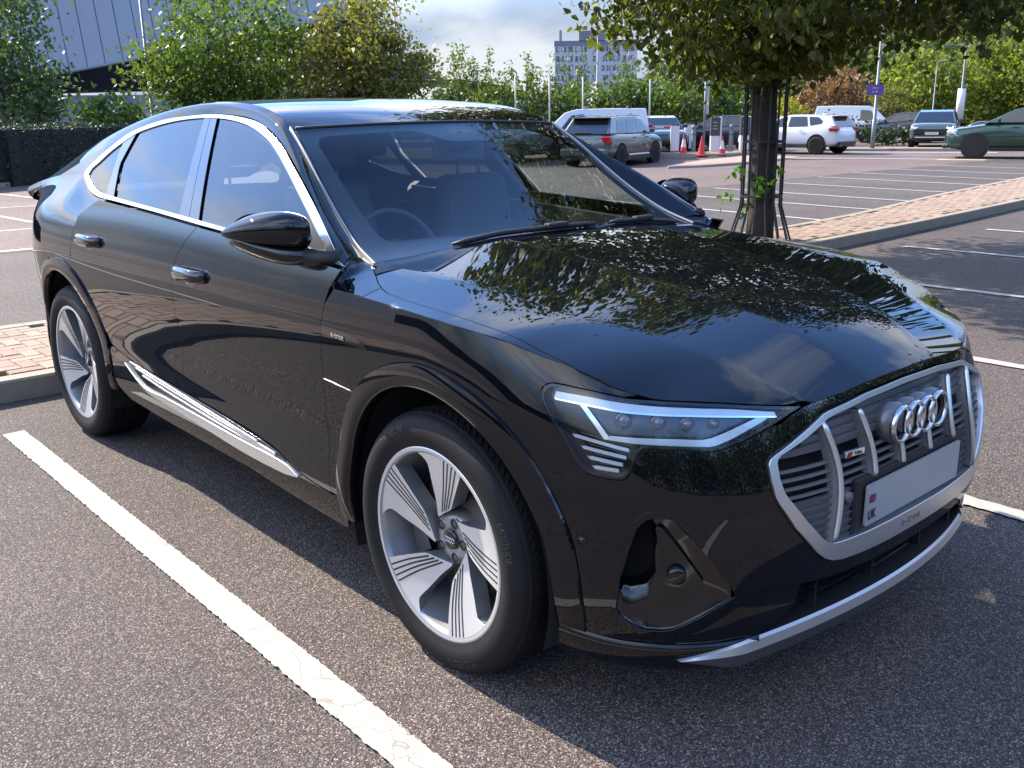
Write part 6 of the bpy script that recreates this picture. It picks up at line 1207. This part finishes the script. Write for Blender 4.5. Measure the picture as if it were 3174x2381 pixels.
# white hatchback
ph = [(1.05, .98), (1.85, 1.36), (2.35, 1.43), (3.2, 1.425), (3.95, 1.36), (4.20, 1.0)]
r, X, hw = simple_car('white_hatchback', 'white hatchback with dark alloy wheels driving past behind the lime trunk', (-19.25, 31.35, 0), R(183), 4.32, 1.80, 1.44, 2.67, .84, .325, (.60, .63, .67), ph, [(0, .62), (.25, .78), (.9, .92), (1.5, .98), (3.0, 1.0), (4.0, 1.02), (4.25, .92), (4.32, .75)], [[(1.45, 1.0), (1.95, 1.33), (2.20, 1.36), (2.18, 1.0)], [(2.28, 1.0), (2.30, 1.365), (2.98, 1.365), (3.10, 1.02)], [(3.18, 1.03), (3.06, 1.36), (3.45, 1.34), (3.66, 1.20), (3.64, 1.10)]], metal=0., rough=.3, wheel_col=(.24, .24, .25), spokes=10)
for s_ in (-1, 1): box_part(r, 'tail_light', (X(4.12), s_ * (hw - .16), .90), (.36, .34, .13), RLAMP, s_ * .3, .04); box_part(r, 'exhaust', (X(4.27), s_ * .55, .30), (.14, .14, .09), DISC, 0, .03)
box_part(r, 'diffuser', (X(4.22), 0, .36), (.2, 1.35, .20), PLASTIC, 0, .04); box_part(r, 'roof_fin', (X(3.3), 0, 1.45), (.16, .04, .06), mat('fin_white', (.6, .63, .67), .4), 0, .015); box_part(r, 'spoiler_lip', (X(4.0), 0, 1.385), (.3, 1.2, .035), mat('fin_white', (.6, .63, .67)), 0, .012)
# grey-green crossover facing us
pn = [(1.0, 1.02), (1.75, 1.47), (2.2, 1.54), (3.2, 1.54), (3.95, 1.47), (4.25, 1.02)]
GN = (.075, .105, .10)
r, X, hw = simple_car('grey_crossover', 'grey-green crossover with lit daytime lamps facing the camera', (-17.95, 40.2, 0), R(-62 - 6), 4.42, 1.83, 1.56, 2.72, .85, .335, GN, pn, [(0, .80), (.2, .92), (.9, 1.00), (1.4, 1.03), (4.0, 1.03), (4.42, .9)], [[(1.45, 1.06), (1.9, 1.42), (2.25, 1.45), (2.25, 1.06)], [(2.35, 1.06), (2.35, 1.46), (3.05, 1.45), (3.1, 1.06)], [(3.2, 1.07), (3.15, 1.45), (3.6, 1.42), (3.85, 1.1)]], clad=PLASTIC)
box_part(r, 'grille', (X(.06), 0, .66), (.14, 1.45, .26), PLASTIC, 0, .05); box_part(r, 'front_bumper', (X(.05), 0, .40), (.2, 1.6, .18), PLASTIC, 0, .05); box_part(r, 'skid_plate', (X(-.01), 0, .44), (.12, 1.30, .05), SV, 0, .02)
for s_ in (-1, 1):
    box_part(r, 'head_light', (X(.12), s_ * (hw - .24), .78), (.16, .30, .13), HLAMP, 0, .04)
    for a, b_ in (((hw - .36, .84), (hw - .28, .80)), ((hw - .28, .80), (hw - .20, .76)), ((hw - .20, .76), (hw - .14, .78)), ((hw - .14, .78), (hw - .13, .88))):
        m = MB(); m.tube([(X(.02), s_ * a[0], a[1]), (X(.02), s_ * b_[0], b_[1])], .022, 6); m.build('daytime_lamp', LITL if s_ > 0 else mat('lamp_cream', (.75, .72, .62), .4), r)
    m = MB(); m.tube([(X(1.95), s_ * (hw - .24), 1.53), (X(2.4), s_ * (hw - .24), 1.575), (X(3.8), s_ * (hw - .24), 1.53)], .016, 6); m.build('roof_rail', PLASTIC, r)
plate(r, X(-.06), .60, 'KY23 YNM', WPL, 1); text_mesh('lettering', 'KIA', .07, SV, r, lambda a, b, h: (X(.0) + h, a, .885 + b), .002)
# green SUV at the right edge
pg = [(1.12, 1.10), (2.0, 1.52), (2.6, 1.64), (3.4, 1.64), (4.2, 1.54), (4.45, 1.1)]
GR = (.030, .075, .055)
r, X, hw = simple_car('green_suv', 'metallic green SUV with dark wheels nosing in at the right edge', (-12.15 + 1.34 * .92, 30.75 + 1.34 * .394, .0), R(203), 4.52, 1.87, 1.65, 2.68, .92, .365, GR, pg, [(0, .70), (.15, .86), (.6, .97), (1.3, 1.07), (2.5, 1.10), (4.2, 1.12), (4.52, .9)], [[(1.55, 1.14), (2.15, 1.50), (2.50, 1.555), (2.55, 1.14)], [(2.66, 1.14), (2.64, 1.56), (3.35, 1.56), (3.45, 1.14)]], metal=.5, clad=PLASTIC, wheel_col=(.16, .16, .17), spokes=8)
for s_ in (-1, 1):
    box_part(r, 'head_light', (X(.25), s_ * (hw - .17), .84), (.34, .26, .13), HLAMP, s_ * -.5, .04); m = MB(); m.tube([(X(.22), s_ * (hw - .02), .90), (X(.34), s_ * (hw + .012), .74), (X(.42), s_ * (hw + .016), .70)], .02, 6); m.build('daytime_lamp', HLAMP, r)
box_part(r, 'grille', (X(.06), 0, .62), (.12, 1.2, .3), PLASTIC, 0, .05); box_part(r, 'front_lip', (X(.05), 0, .38), (.2, 1.5, .12), mat('green_lip', GR, .3, .4), 0, .04)
# small far cars
r, X, hw = simple_car('white_van', 'small white van parked beyond the purple sign', (-25.2, 46.6, 0), R(20), 4.4, 1.82, 1.84, 2.7, .85, .32, WV, [(.55, 1.02), (1.2, 1.62), (1.6, 1.78), (3.0, 1.82), (4.2, 1.80), (4.38, 1.0)], [(0, .66), (.2, .82), (.8, .97), (1.4, 1.02), (4.2, 1.02), (4.4, .9)], [[(1.05, 1.06), (1.45, 1.56), (1.95, 1.60), (1.95, 1.06)]], metal=0)
r, X, hw = simple_car('navy_estate', 'dark navy car parked left of the grey-green crossover', (-22.0, 44.8, 0), R(200), 4.6, 1.8, 1.46, 2.7, .85, .32, (.012, .018, .035), [(1.3, .95), (2.1, 1.38), (2.5, 1.45), (3.4, 1.44), (4.1, 1.30), (4.45, .95)], [(0, .62), (.3, .8), (1.3, .93), (4.2, .95), (4.6, .82)], [[(1.8, 1.0), (2.2, 1.34), (2.8, 1.36), (2.8, 1.0)], [(2.9, 1.0), (2.9, 1.36), (3.6, 1.34), (3.9, 1.0)]])
r, X, hw = simple_car('dark_saloon', 'dark car showing between the crossover and the green SUV', (-19.6, 52.5, 0), R(195), 4.6, 1.8, 1.46, 2.7, .85, .32, (.03, .035, .04), [(1.3, .95), (2.1, 1.38), (2.5, 1.45), (3.4, 1.44), (4.1, 1.30), (4.45, .95)], [(0, .62), (.3, .8), (1.3, .93), (4.2, .95), (4.6, .82)], [[(1.8, 1.0), (2.2, 1.34), (2.8, 1.36), (2.8, 1.0)], [(2.9, 1.0), (2.9, 1.36), (3.6, 1.34), (3.9, 1.0)]])
# parked cars beyond the hedge on the left (their roofs show through the leaves)
for k, (x, y, c) in enumerate(((-37.5, 5.2, WV), (-39.5, 11.0, WV))):
    r, X, hw = simple_car('white_hatchback', ('white car whose roof shows above the hedge at the far left edge', 'white car roof showing above the hedge below the round wall vent')[k], (x, y, 0), R(40), 4.3, 1.8, 1.5, 2.6, .85, .32, c, [(1.2, .95), (1.95, 1.40), (2.4, 1.48), (3.3, 1.46), (3.9, 1.28), (4.2, .95)], [(0, .65), (.3, .80), (1.2, .93), (4.0, .95), (4.3, .85)], [[(1.7, 1.0), (2.1, 1.36), (2.7, 1.38), (2.7, 1.0)], [(2.8, 1.0), (2.8, 1.38), (3.4, 1.36), (3.7, 1.0)]], metal=0)
# ---------------------------------------------------------------- buildings and street furniture
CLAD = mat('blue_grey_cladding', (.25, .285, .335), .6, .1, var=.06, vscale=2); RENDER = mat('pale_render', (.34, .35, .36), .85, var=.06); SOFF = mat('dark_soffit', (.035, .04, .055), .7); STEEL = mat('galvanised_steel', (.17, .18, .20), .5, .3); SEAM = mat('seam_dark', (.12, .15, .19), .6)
FA = np.array([-64.0, 13.5]); FB = np.array([-55.5, 31.5])           # foot line of the big shed, left to right
fd_ = (FB - FA) / np.linalg.norm(FB - FA); fn_ = np.array([fd_[1], -fd_[0]])
def fpt(s, o, z): q = FA + fd_ * s + fn_ * o; return (q[0], q[1], z)
hall = empty('leisure_hall', (FA[0], FA[1], 0), 0, 'large blue-grey clad hall with curved overhang behind the trees on the left', 'building')
def loc(p): return (p[0] - FA[0], p[1] - FA[1], p[2])
m = MB(); m.add([loc(fpt(-14, 0, 0)), loc(fpt(16, 0, 0)), loc(fpt(16, 0, 3.1)), loc(fpt(-14, 0, 3.1))], [(0, 1, 2, 3)]); m.build('wall', RENDER, hall)
edge = crv([(-14, 2.6), (-4, 3.3), (2, 3.75), (6, 4.35), (11, 5.3), (18, 6.8), (24, 7.6)])
for k in range(38):                                                   # standing-seam sheets of the leaning upper wall
    a, b = -14 + k * 1.0, -13 + k * 1.0 - .05; v = []
    for s in (a, b):
        z0 = float(edge(s)); v += [loc(fpt(s, 2.2 + .05 * s, z0)), loc(fpt(s - .9, .6, 14.5))]
    mm = MB(); mm.add(v, [(0, 2, 3, 1)]); mm.build('cladding_sheet', CLAD, hall)
m = MB(); v = []
for s in np.linspace(-14, 24, 39): v += [loc(fpt(s, 2.15 + .05 * s, float(edge(s)) + .02)), loc(fpt(s - .9, .5, 14.5))]
m.add(v, [(2 * i, 2 * i + 2, 2 * i + 3, 2 * i + 1) for i in range(38)]); m.build('seam_backing', SEAM, hall)
m = MB(); v = []
for s in np.linspace(-14, 24, 39): v += [loc(fpt(s, 2.25 + .05 * s, float(edge(s)))), loc(fpt(s, .02, 3.1 + max(0, .02 * s)))]
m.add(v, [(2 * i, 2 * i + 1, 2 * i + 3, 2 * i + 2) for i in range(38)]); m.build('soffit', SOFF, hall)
m = MB(); m.tube([loc(fpt(s, 2.3 + .05 * s, float(edge(s)) + .02)) for s in np.linspace(-14, 24, 40)], .10, 6); m.build('gutter', mat('grey_trim', (.20, .22, .24), .5), hall)
m = MB(); m.lathe([(.0, 0), (.20, 0)], (0, 0, 0), 'Y', 24); o = m.build('vent_cover', mat('vent_pale', (.45, .45, .46), .6), hall); p = loc(fpt(5.0, .06, 2.15)); o.location = p; o.rotation_euler = (0, 0, math.atan2(fd_[1], fd_[0]))
m = MB(); m.lathe([(.20, -.02), (.26, -.02), (.26, .02), (.20, .02)], (0, 0, 0), 'Y', 24); o = m.build('vent_ring', mat('vent_dark', (.08, .08, .09), .6), hall); o.location = p; o.rotation_euler = (0, 0, math.atan2(fd_[1], fd_[0]))
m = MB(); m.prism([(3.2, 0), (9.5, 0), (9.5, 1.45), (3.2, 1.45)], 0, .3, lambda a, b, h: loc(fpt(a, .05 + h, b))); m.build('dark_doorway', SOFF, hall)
# the far roof with its pointed eaves
ev = empty('pointed_eaves_roof', (-58.5, 44.5, 0), 0, 'grey roof with a pointed dark eave sticking out behind the golden tree', 'building')
EL = lambda x, y, z: (x + 58.5, y - 44.5, z)
m = MB(); m.add([EL(-62.5, 37.5, 6.9), EL(-60.4, 45.6, 4.9), EL(-60.3, 45.7, 4.7), EL(-62.4, 37.5, 6.5), EL(-72, 50, 4.9), EL(-74, 40, 6.9)], [(0, 1, 4, 5), (0, 3, 2, 1)]); m.build('roof', mat('dark_roof_metal', (.10, .11, .13), .5, .3), ev)
m = MB(); m.add([EL(-62.4, 37.5, 6.4), EL(-60.4, 45.5, 4.65), EL(-62.4, 43.0, 2.6), EL(-64, 37.5, 2.6)], [(0, 1, 2, 3)]); m.build('soffit', mat('eave_soffit', (.16, .19, .24), .6), ev)
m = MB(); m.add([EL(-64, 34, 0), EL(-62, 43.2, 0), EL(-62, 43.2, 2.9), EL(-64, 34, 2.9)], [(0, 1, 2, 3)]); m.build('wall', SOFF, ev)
rp2 = empty('curved_roof_hall', (-72, 58, 0), 0, 'low hall with a pale curved roof behind the whippy young trees', 'building')
m = MB(); v = []
for k in range(9): a = R(20 + 140 * k / 8); v += [(-2 - 0 * k, -13 + 1.1 * k * 0 + 26 * k / 8 - 0, 2.2 + 2.8 * math.sin(a)), (-16, -8 + 26 * k / 8, 2.2 + 2.8 * math.sin(a))]
m.add(v, [(2 * i, 2 * i + 2, 2 * i + 3, 2 * i + 1) for i in range(8)], True); m.build('roof', mat('roof_grey', (.22, .21, .21), .6), rp2)
m = MB(); m.box((-9, 4, 1.4), (13, 25, 2.9)); m.build('wall', mat('wall_buff', (.30, .28, .26), .8), rp2)
# tower block
TWR = mat('tower_panel', (.40, .44, .50), .7, var=.05); TGL = mat('tower_glass', (.08, .10, .13), .2, .2, .6); TWD = mat('tower_blind', (.5, .53, .56), .6); TDK = mat('tower_parapet', (.15, .17, .21), .7)
tb_a = np.array([-193.3, 188.5]); tb_b = np.array([-190.0, 192.6]); tb_c = np.array([-178.0, 204.5])
tw = empty('tower_block', (tb_b[0], tb_b[1], 0), 0, 'pale grey ten-storey tower block far behind the trees', 'building')
dd = np.array([-14.0, 14.0]); TL = lambda q, z: (q[0] - tb_b[0], q[1] - tb_b[1], z)
m = MB(); foot = [tb_a, tb_b, tb_c, tb_c + dd, tb_a + dd]; m.prism([tuple(q - tb_b) for q in foot], 0, 20.2); m.build('wall', TWR, tw)
m = MB(); cen = np.mean(foot, 0); m.prism([tuple((q - cen) * 1.012 + cen - tb_b) for q in foot], 19.4, 20.7); m.build('parapet', TDK, tw)
m = MB(); m.prism([tuple(q - tb_b) for q in (tb_b + np.array([1.2, .6]), tb_b + np.array([6, 5.4]), tb_b + np.array([2, 10]), tb_b + np.array([-3, 5]))], 20.7, 23.2); m.build('plant_room', TDK, tw)
m = MB(); m.box((-2.6, -2.6, 22.0), (.5, .5, 2.8)); m.build('mast', TDK, tw)
wmesh = {}
def tower_windows(A_, B_, cols, gl):
    d = B_ - A_; L_ = np.linalg.norm(d); d = d / L_; nrm = np.array([d[1], -d[0]]); 
    for fl_ in range(7):
        z = 18.55 - fl_ * 2.45 
        for k, (c0, c1) in enumerate(cols):
            q = A_ + d * (c0 + c1) / 2 * L_ + nrm * .06; w = (c1 - c0) * L_; key = (round(w, 2), gl)
            if key not in wmesh:
                b = MB(); b.box((0, 0, 0), (w, .12, 1.35)); me = bpy.data.meshes.new('window'); me.from_pydata(b.v, [], b.f); me.materials.append(TGL); wmesh[key] = me
                b2 = MB(); b2.box((0, 0, 0), (w * .42, .14, 1.1)); m2 = bpy.data.meshes.new('blind'); m2.from_pydata(b2.v, [], b2.f); m2.materials.append(TWD); wmesh[key + ('b',)] = m2
            o = bpy.data.objects.new('window', wmesh[key]); COL.objects.link(o); o.parent = tw; o.location = TL(q, z); o.rotation_euler = (0, 0, math.atan2(d[1], d[0]))
            if (fl_ * 7 + k * 5) % 3 != 1:
                b = bpy.data.objects.new('blind', wmesh[key + ('b',)]); COL.objects.link(b); b.parent = o; b.location = (w * .2 * (-1 if (fl_ + k) % 2 else 1), -.03, 0)
tower_windows(tb_a, tb_b, [(.08, .24), (.36, .60), (.70, .92)], 0)
tower_windows(tb_b, tb_c, [(.02, .06), (.09, .13), (.16, .20), (.30, .34), (.44, .48), (.50, .54), (.56, .60), (.62, .66), (.68, .72), (.78, .82), (.84, .88), (.90, .94)], 1)
# low white clad building
wb_ = empty('clad_annexe', (-86, 103, 0), 0, 'low white ribbed-clad building in front of the tower block', 'building'); WC = mat('white_rib_cladding', (.46, .47, .49), .6)
wa, wb2 = np.array([-91.5, 97.0]) - np.array([-86, 103]), np.array([-79.0, 111.5]) - np.array([-86, 103]); d = (wb2 - wa) / np.linalg.norm(wb2 - wa); nn = np.array([d[1], -d[0]]); L_ = np.linalg.norm(wb2 - wa)
m = MB(); m.prism([tuple(wa), tuple(wb2), tuple(wb2 - nn * 10), tuple(wa - nn * 10)], 0, 5.55); m.build('wall', WC, wb_)
for k in range(44): q = wa + d * (k + .5) / 44 * L_ + nn * .04; mm = MB(); mm.box((0, 0, 0), (.16, .10, 2.4)); o = mm.build('cladding_rib', mat('rib_grey', (.36, .37, .39), .6), wb_); o.location = (q[0], q[1], 4.35); o.rotation_euler = (0, 0, math.atan2(d[1], d[0]))
for k in range(6): q = wa + d * (.16 + .05 * k + (.06 if k > 2 else 0)) * L_ + nn * .05; mm = MB(); mm.box((0, 0, 0), (.75, .1, 1.5)); o = mm.build('window', TGL, wb_); o.location = (q[0], q[1], 3.2); o.rotation_euler = (0, 0, math.atan2(d[1], d[0]))
m = MB(); q = (wa + wb2) / 2; m.box((q[0] - nn[0] * 4.9, q[1] - nn[1] * 4.9, 5.65), (L_ + .3, 10.3, .2), math.atan2(d[1], d[0])); m.build('roof', mat('rib_grey', (.36, .37, .39)), wb_)
# lamp posts
def lamp_post(pos, h, label, head=True, arm=1.0, rz=0., r0=.085, double=False):
    o = empty('lamp_post', pos, rz, label, 'lamp post'); b = MB(); b.tube([(0, 0, 0), (0, 0, 1.2), (0, 0, 1.21), (0, 0, h)], [r0, r0, r0 * .75, r0 * .5], 12); b.build('column', STEEL, o)
    if head:
        for s_ in ((-1, 1) if double else (1,)):
            a = MB(); a.tube([(0, 0, h - .05), (s_ * arm * .6, 0, h + .06), (s_ * arm, 0, h + .08)], .03, 8); a.build('arm', STEEL, o); l_ = MB(); l_.box((s_ * (arm + .22), 0, h + .09), (.55, .22, .10)); bevel(l_.build('lantern', STEEL, o), .03)
    return o
lamp_post((-38.9, 14.2, 0), 10, 'tall plain lamp column rising past the clad hall on the left', rz=1.0); lamp_post((-49.6, 34.3, 0), 12, 'tall lamp column standing behind the golden tree, cut by the top edge', rz=1.0)
pp_ = lamp_post((-17.7, 34.4, 0), 6.4, 'grey lamp column carrying the purple sign', rz=.4)
sg = MB(); sg.box((0, 0, 0), (.62, .03, .40)); so_ = sg.build('parking_sign', mat('sign_purple', (.085, .045, .22), .5)); so_.location = (-17.66, 34.18, 2.32); so_.rotation_euler = (0, 0, R(27)); tag(so_, 'small purple sign fixed to the grey lamp column', 'sign')
for k in range(2): text_mesh('lettering', ('PAY AND DISPLAY', 'CAR PARK')[k] if False else ('IIIIII III', 'IIII IIIII')[k], .085, mat('sign_white', (.5, .48, .6), .6), so_, lambda a, b, h: (a, -.017 - h, b + .07 - .14 * k), .001)
lp = lamp_post((-21.6, 50.6, 0), 4.7, 'slim lamp post wrapped with a white poster near the right edge', double=True, arm=.6, rz=.5)
wp_ = MB(); wp_.tube([(0, 0, 1.0), (0, 0, 2.6)], .20, 14); po = wp_.build('wrapped_poster', mat('poster_white', (.62, .60, .64), .7)); po.location = (-21.6, 50.6, 0); tag(po, 'white poster wrapped round the slim lamp post', 'poster')
lamp_post((-29.4, 37.0, 0), 3.0, 'short slim lamp post behind the barriers', arm=.15, r0=.05); lamp_post((-52, 55, 0), 9.2, 'distant twin-arm lamp post in front of the tower block', double=True, arm=.9, rz=.9); lamp_post((-27.5, 60.0, 0), 4.4, 'small distant lamp post right of the purple sign', arm=.2, r0=.06)
for k, (x, y, h) in enumerate(((-30.5, 26.95, 3.2), (-29.45, 28.0, 3.1), (-28.45, 29.05, 3.1), (-26.4, 31.1, 3.6))):
    b = MB(); b.tube([(0, 0, 0), (0, 0, h)], .035, 8); o = b.build('flag_pole', mat('weathered_white_pole', (.50, .44, .41), .6, var=.35, vscale=3)); o.location = (x, y, 0); tag(o, 'thin weathered white pole in the shrubs, %s' % ('leftmost of four', 'second from the left of four', 'third from the left of four', 'above the white van')[k], 'pole', 'poles in the shrubs')
# exit lane: islands, barriers, ticket machines, cones
CONC = mat('island_concrete', (.30, .265, .22), .85, var=.2, vscale=3)
def lane_island(poly, nm='lane_island', z=.11):
    c_ = np.mean(poly, 0); z = z + float(gz(c_[0], c_[1])); m = MB(); m.prism(poly, z - .3, z); o = m.build(nm, CONC); bevel(o, .015, 1); tag(o, kind='structure'); s_ = _offset(poly, .13); sheet('island_paving', [tuple(q) for q in s_], z + .004, mat('island_block_paving', (.33, .22, .17), .9, var=.25, vscale=6))
lane_island(round_poly([(-17.0, 20.75), (-16.6, 22.0), (-16.6, 24.6), (-17.2, 28.6), (-19.6, 29.2), (-18.6, 24.6)], .35, 4))
lane_island(round_poly([(-24.6, 26.6), (-21.9, 27.6), (-20.4, 28.4), (-19.9, 31.6), (-21.4, 31.6), (-22.4, 29.6), (-24.8, 28.4)], .25, 3))
BXW = mat('cabinet_white', (.62, .64, .66), .45); BXG = mat('machine_charcoal', (.05, .055, .055), .45); REDP = mat('barrier_red', (.42, .05, .05), .5)
def barrier(x, y, rz, arm_len, label):
    o = empty('barrier_gate', (x, y, .1), rz, label, 'barrier'); box_part(o, 'cabinet', (0, 0, .50), (.34, .42, 1.0), BXW, 0, .03); box_part(o, 'cap', (0, 0, 1.02), (.38, .46, .05), BXG, 0, .01); a = box_part(o, 'arm', (-arm_len / 2, 0, .93), (arm_len, .05, .10), BXW, 0, .01)
    k = 0; x_ = -.3
    while x_ > -arm_len + .2: box_part(a, 'red_band', (x_ + arm_len / 2, 0, 0), (.28, .056, .075), REDP, 0, .005); x_ -= .62
barrier(-22.8, 28.4, R(48 - 6), 2.2, 'white barrier cabinet with red and white arm next to the white van'); barrier(-24.3, 31.2, R(50), 2.6, 'white barrier cabinet with striped arm behind the sign pole')
def machine(x, y, rz, label):
    o = empty('ticket_machine', (x, y, .1), rz, label, 'ticket machine'); box_part(o, 'pedestal', (0, 0, .30), (.34, .42, .60), BXW, 0, .02); box_part(o, 'housing', (0, -.03, .93), (.36, .40, .70), BXG, 0, .02); box_part(o, 'side_panel', (.21, .02, .65), (.07, .44, 1.28), BXW, 0, .015)
    for z, w in ((1.08, .16), (.95, .12), (.84, .18)): box_part(o, 'slot', (-.02, -.235, z), (w, .02, .035), mat('slot_grey', (.35, .36, .36), .5), 0, .004)
machine(-21.7, 29.5, R(42), 'charcoal and white ticket machine right of the sign pole'); machine(-20.95, 30.4, R(42), 'charcoal and white ticket machine just left of the lime trunk')
def bollard(x, y, label):
    o = empty('bollard', (x, y, .1), 0, label, 'bollard', 'grey bollards at the barriers'); b = MB(); b.lathe([(.085, 0), (.085, .78), (.07, .80), (.07, .84), (.095, .86), (.095, .93), (.06, .99), (0, 1.01)], (0, 0, 0), 'Z', 20); b.build('post', mat('bollard_grey', (.15, .17, .18), .5), o); c = MB(); c.lathe([(.088, .62), (.088, .66)], (0, 0, 0), 'Z', 20); c.build('band', BXG, o)
bollard(-22.3, 28.95, 'grey dome-topped bollard left of the sign pole'); bollard(-21.0, 29.6, 'grey dome-topped bollard between the two ticket machines')
def cone(x, y, z, label, plain=False):
    o = empty('traffic_cone', (x, y, z), .4, label, 'traffic cone', 'traffic cones at the barriers'); RD = mat('cone_red', (.62, .035, .04), .5); WT = mat('cone_white', (.68, .66, .62), .5)
    b = MB(); b.box((0, 0, .02), (.40, .40, .04)); bevel(b.build('base', BXG if not plain else RD, o), .02)
    prof = lambda z0, z1: [(.145 - .125 * z0 / .72, z0), (.145 - .125 * z1 / .72, z1)]
    for z0, z1, mm in ((.03, .26, RD), (.26, .56, RD if plain else WT), (.56, .74, RD)): c = MB(); c.lathe(prof(z0, z1), (0, 0, 0), 'Z', 20); c.build('sleeve', mm, o)
cone(-21.95, 27.9, .03, 'red and white traffic cone left of the plain red one'); cone(-21.1, 27.9, -.02, 'plain red traffic cone at the foot of the sign pole', True); cone(-20.6, 28.5, -.03, 'red and white cone with dark base by the right-hand bollard')
sp = empty('sign_pole', (-21.35, 28.35, .0), R(45), 'grey pole with a narrow sign seen edge-on behind the cones', 'sign'); b = MB(); b.tube([(0, 0, 0), (0, 0, 2.95)], .045, 10); b.build('pole', STEEL, sp); box_part(sp, 'sign_plate', (.10, .06, 2.2), (.10, .04, 1.4), mat('sign_back_grey', (.42, .44, .45), .5), 0, .005)
cy = tree('cypress', 'narrow dark conifer behind the ticket machines', 'tree', (-26.4, 38.6, 0), 3.3, [(0, 0, 1.5, .38, .38, 1.5)], 1400, .16, DARKG, 61, .05, clumps=40, spread=.2)
for k, (x, y) in enumerate(((-19.4, 33.8), (-16.9, 35.2))): lane_island(round_poly([(x - .5, y - .6), (x + 2.6, y + .5), (x + 2.2, y + 1.5), (x - 1.0, y + .4)], .3, 3))
for k, (x, y, s_) in enumerate(((-22.6, 39.5, 1.2), (-20.4, 40.6, .9))): tree('ground_shrub', ('low dark shrub at the foot of the red-leaved one', 'low dark shrub at the foot of the purple sign column')[k], 'shrub', (x, y, 0), 1.1 * s_, [(0, 0, .5 * s_, 1.3 * s_, 1.0 * s_, .5 * s_)], 900, .16, DARKG, 64 + k, .04, clumps=24)
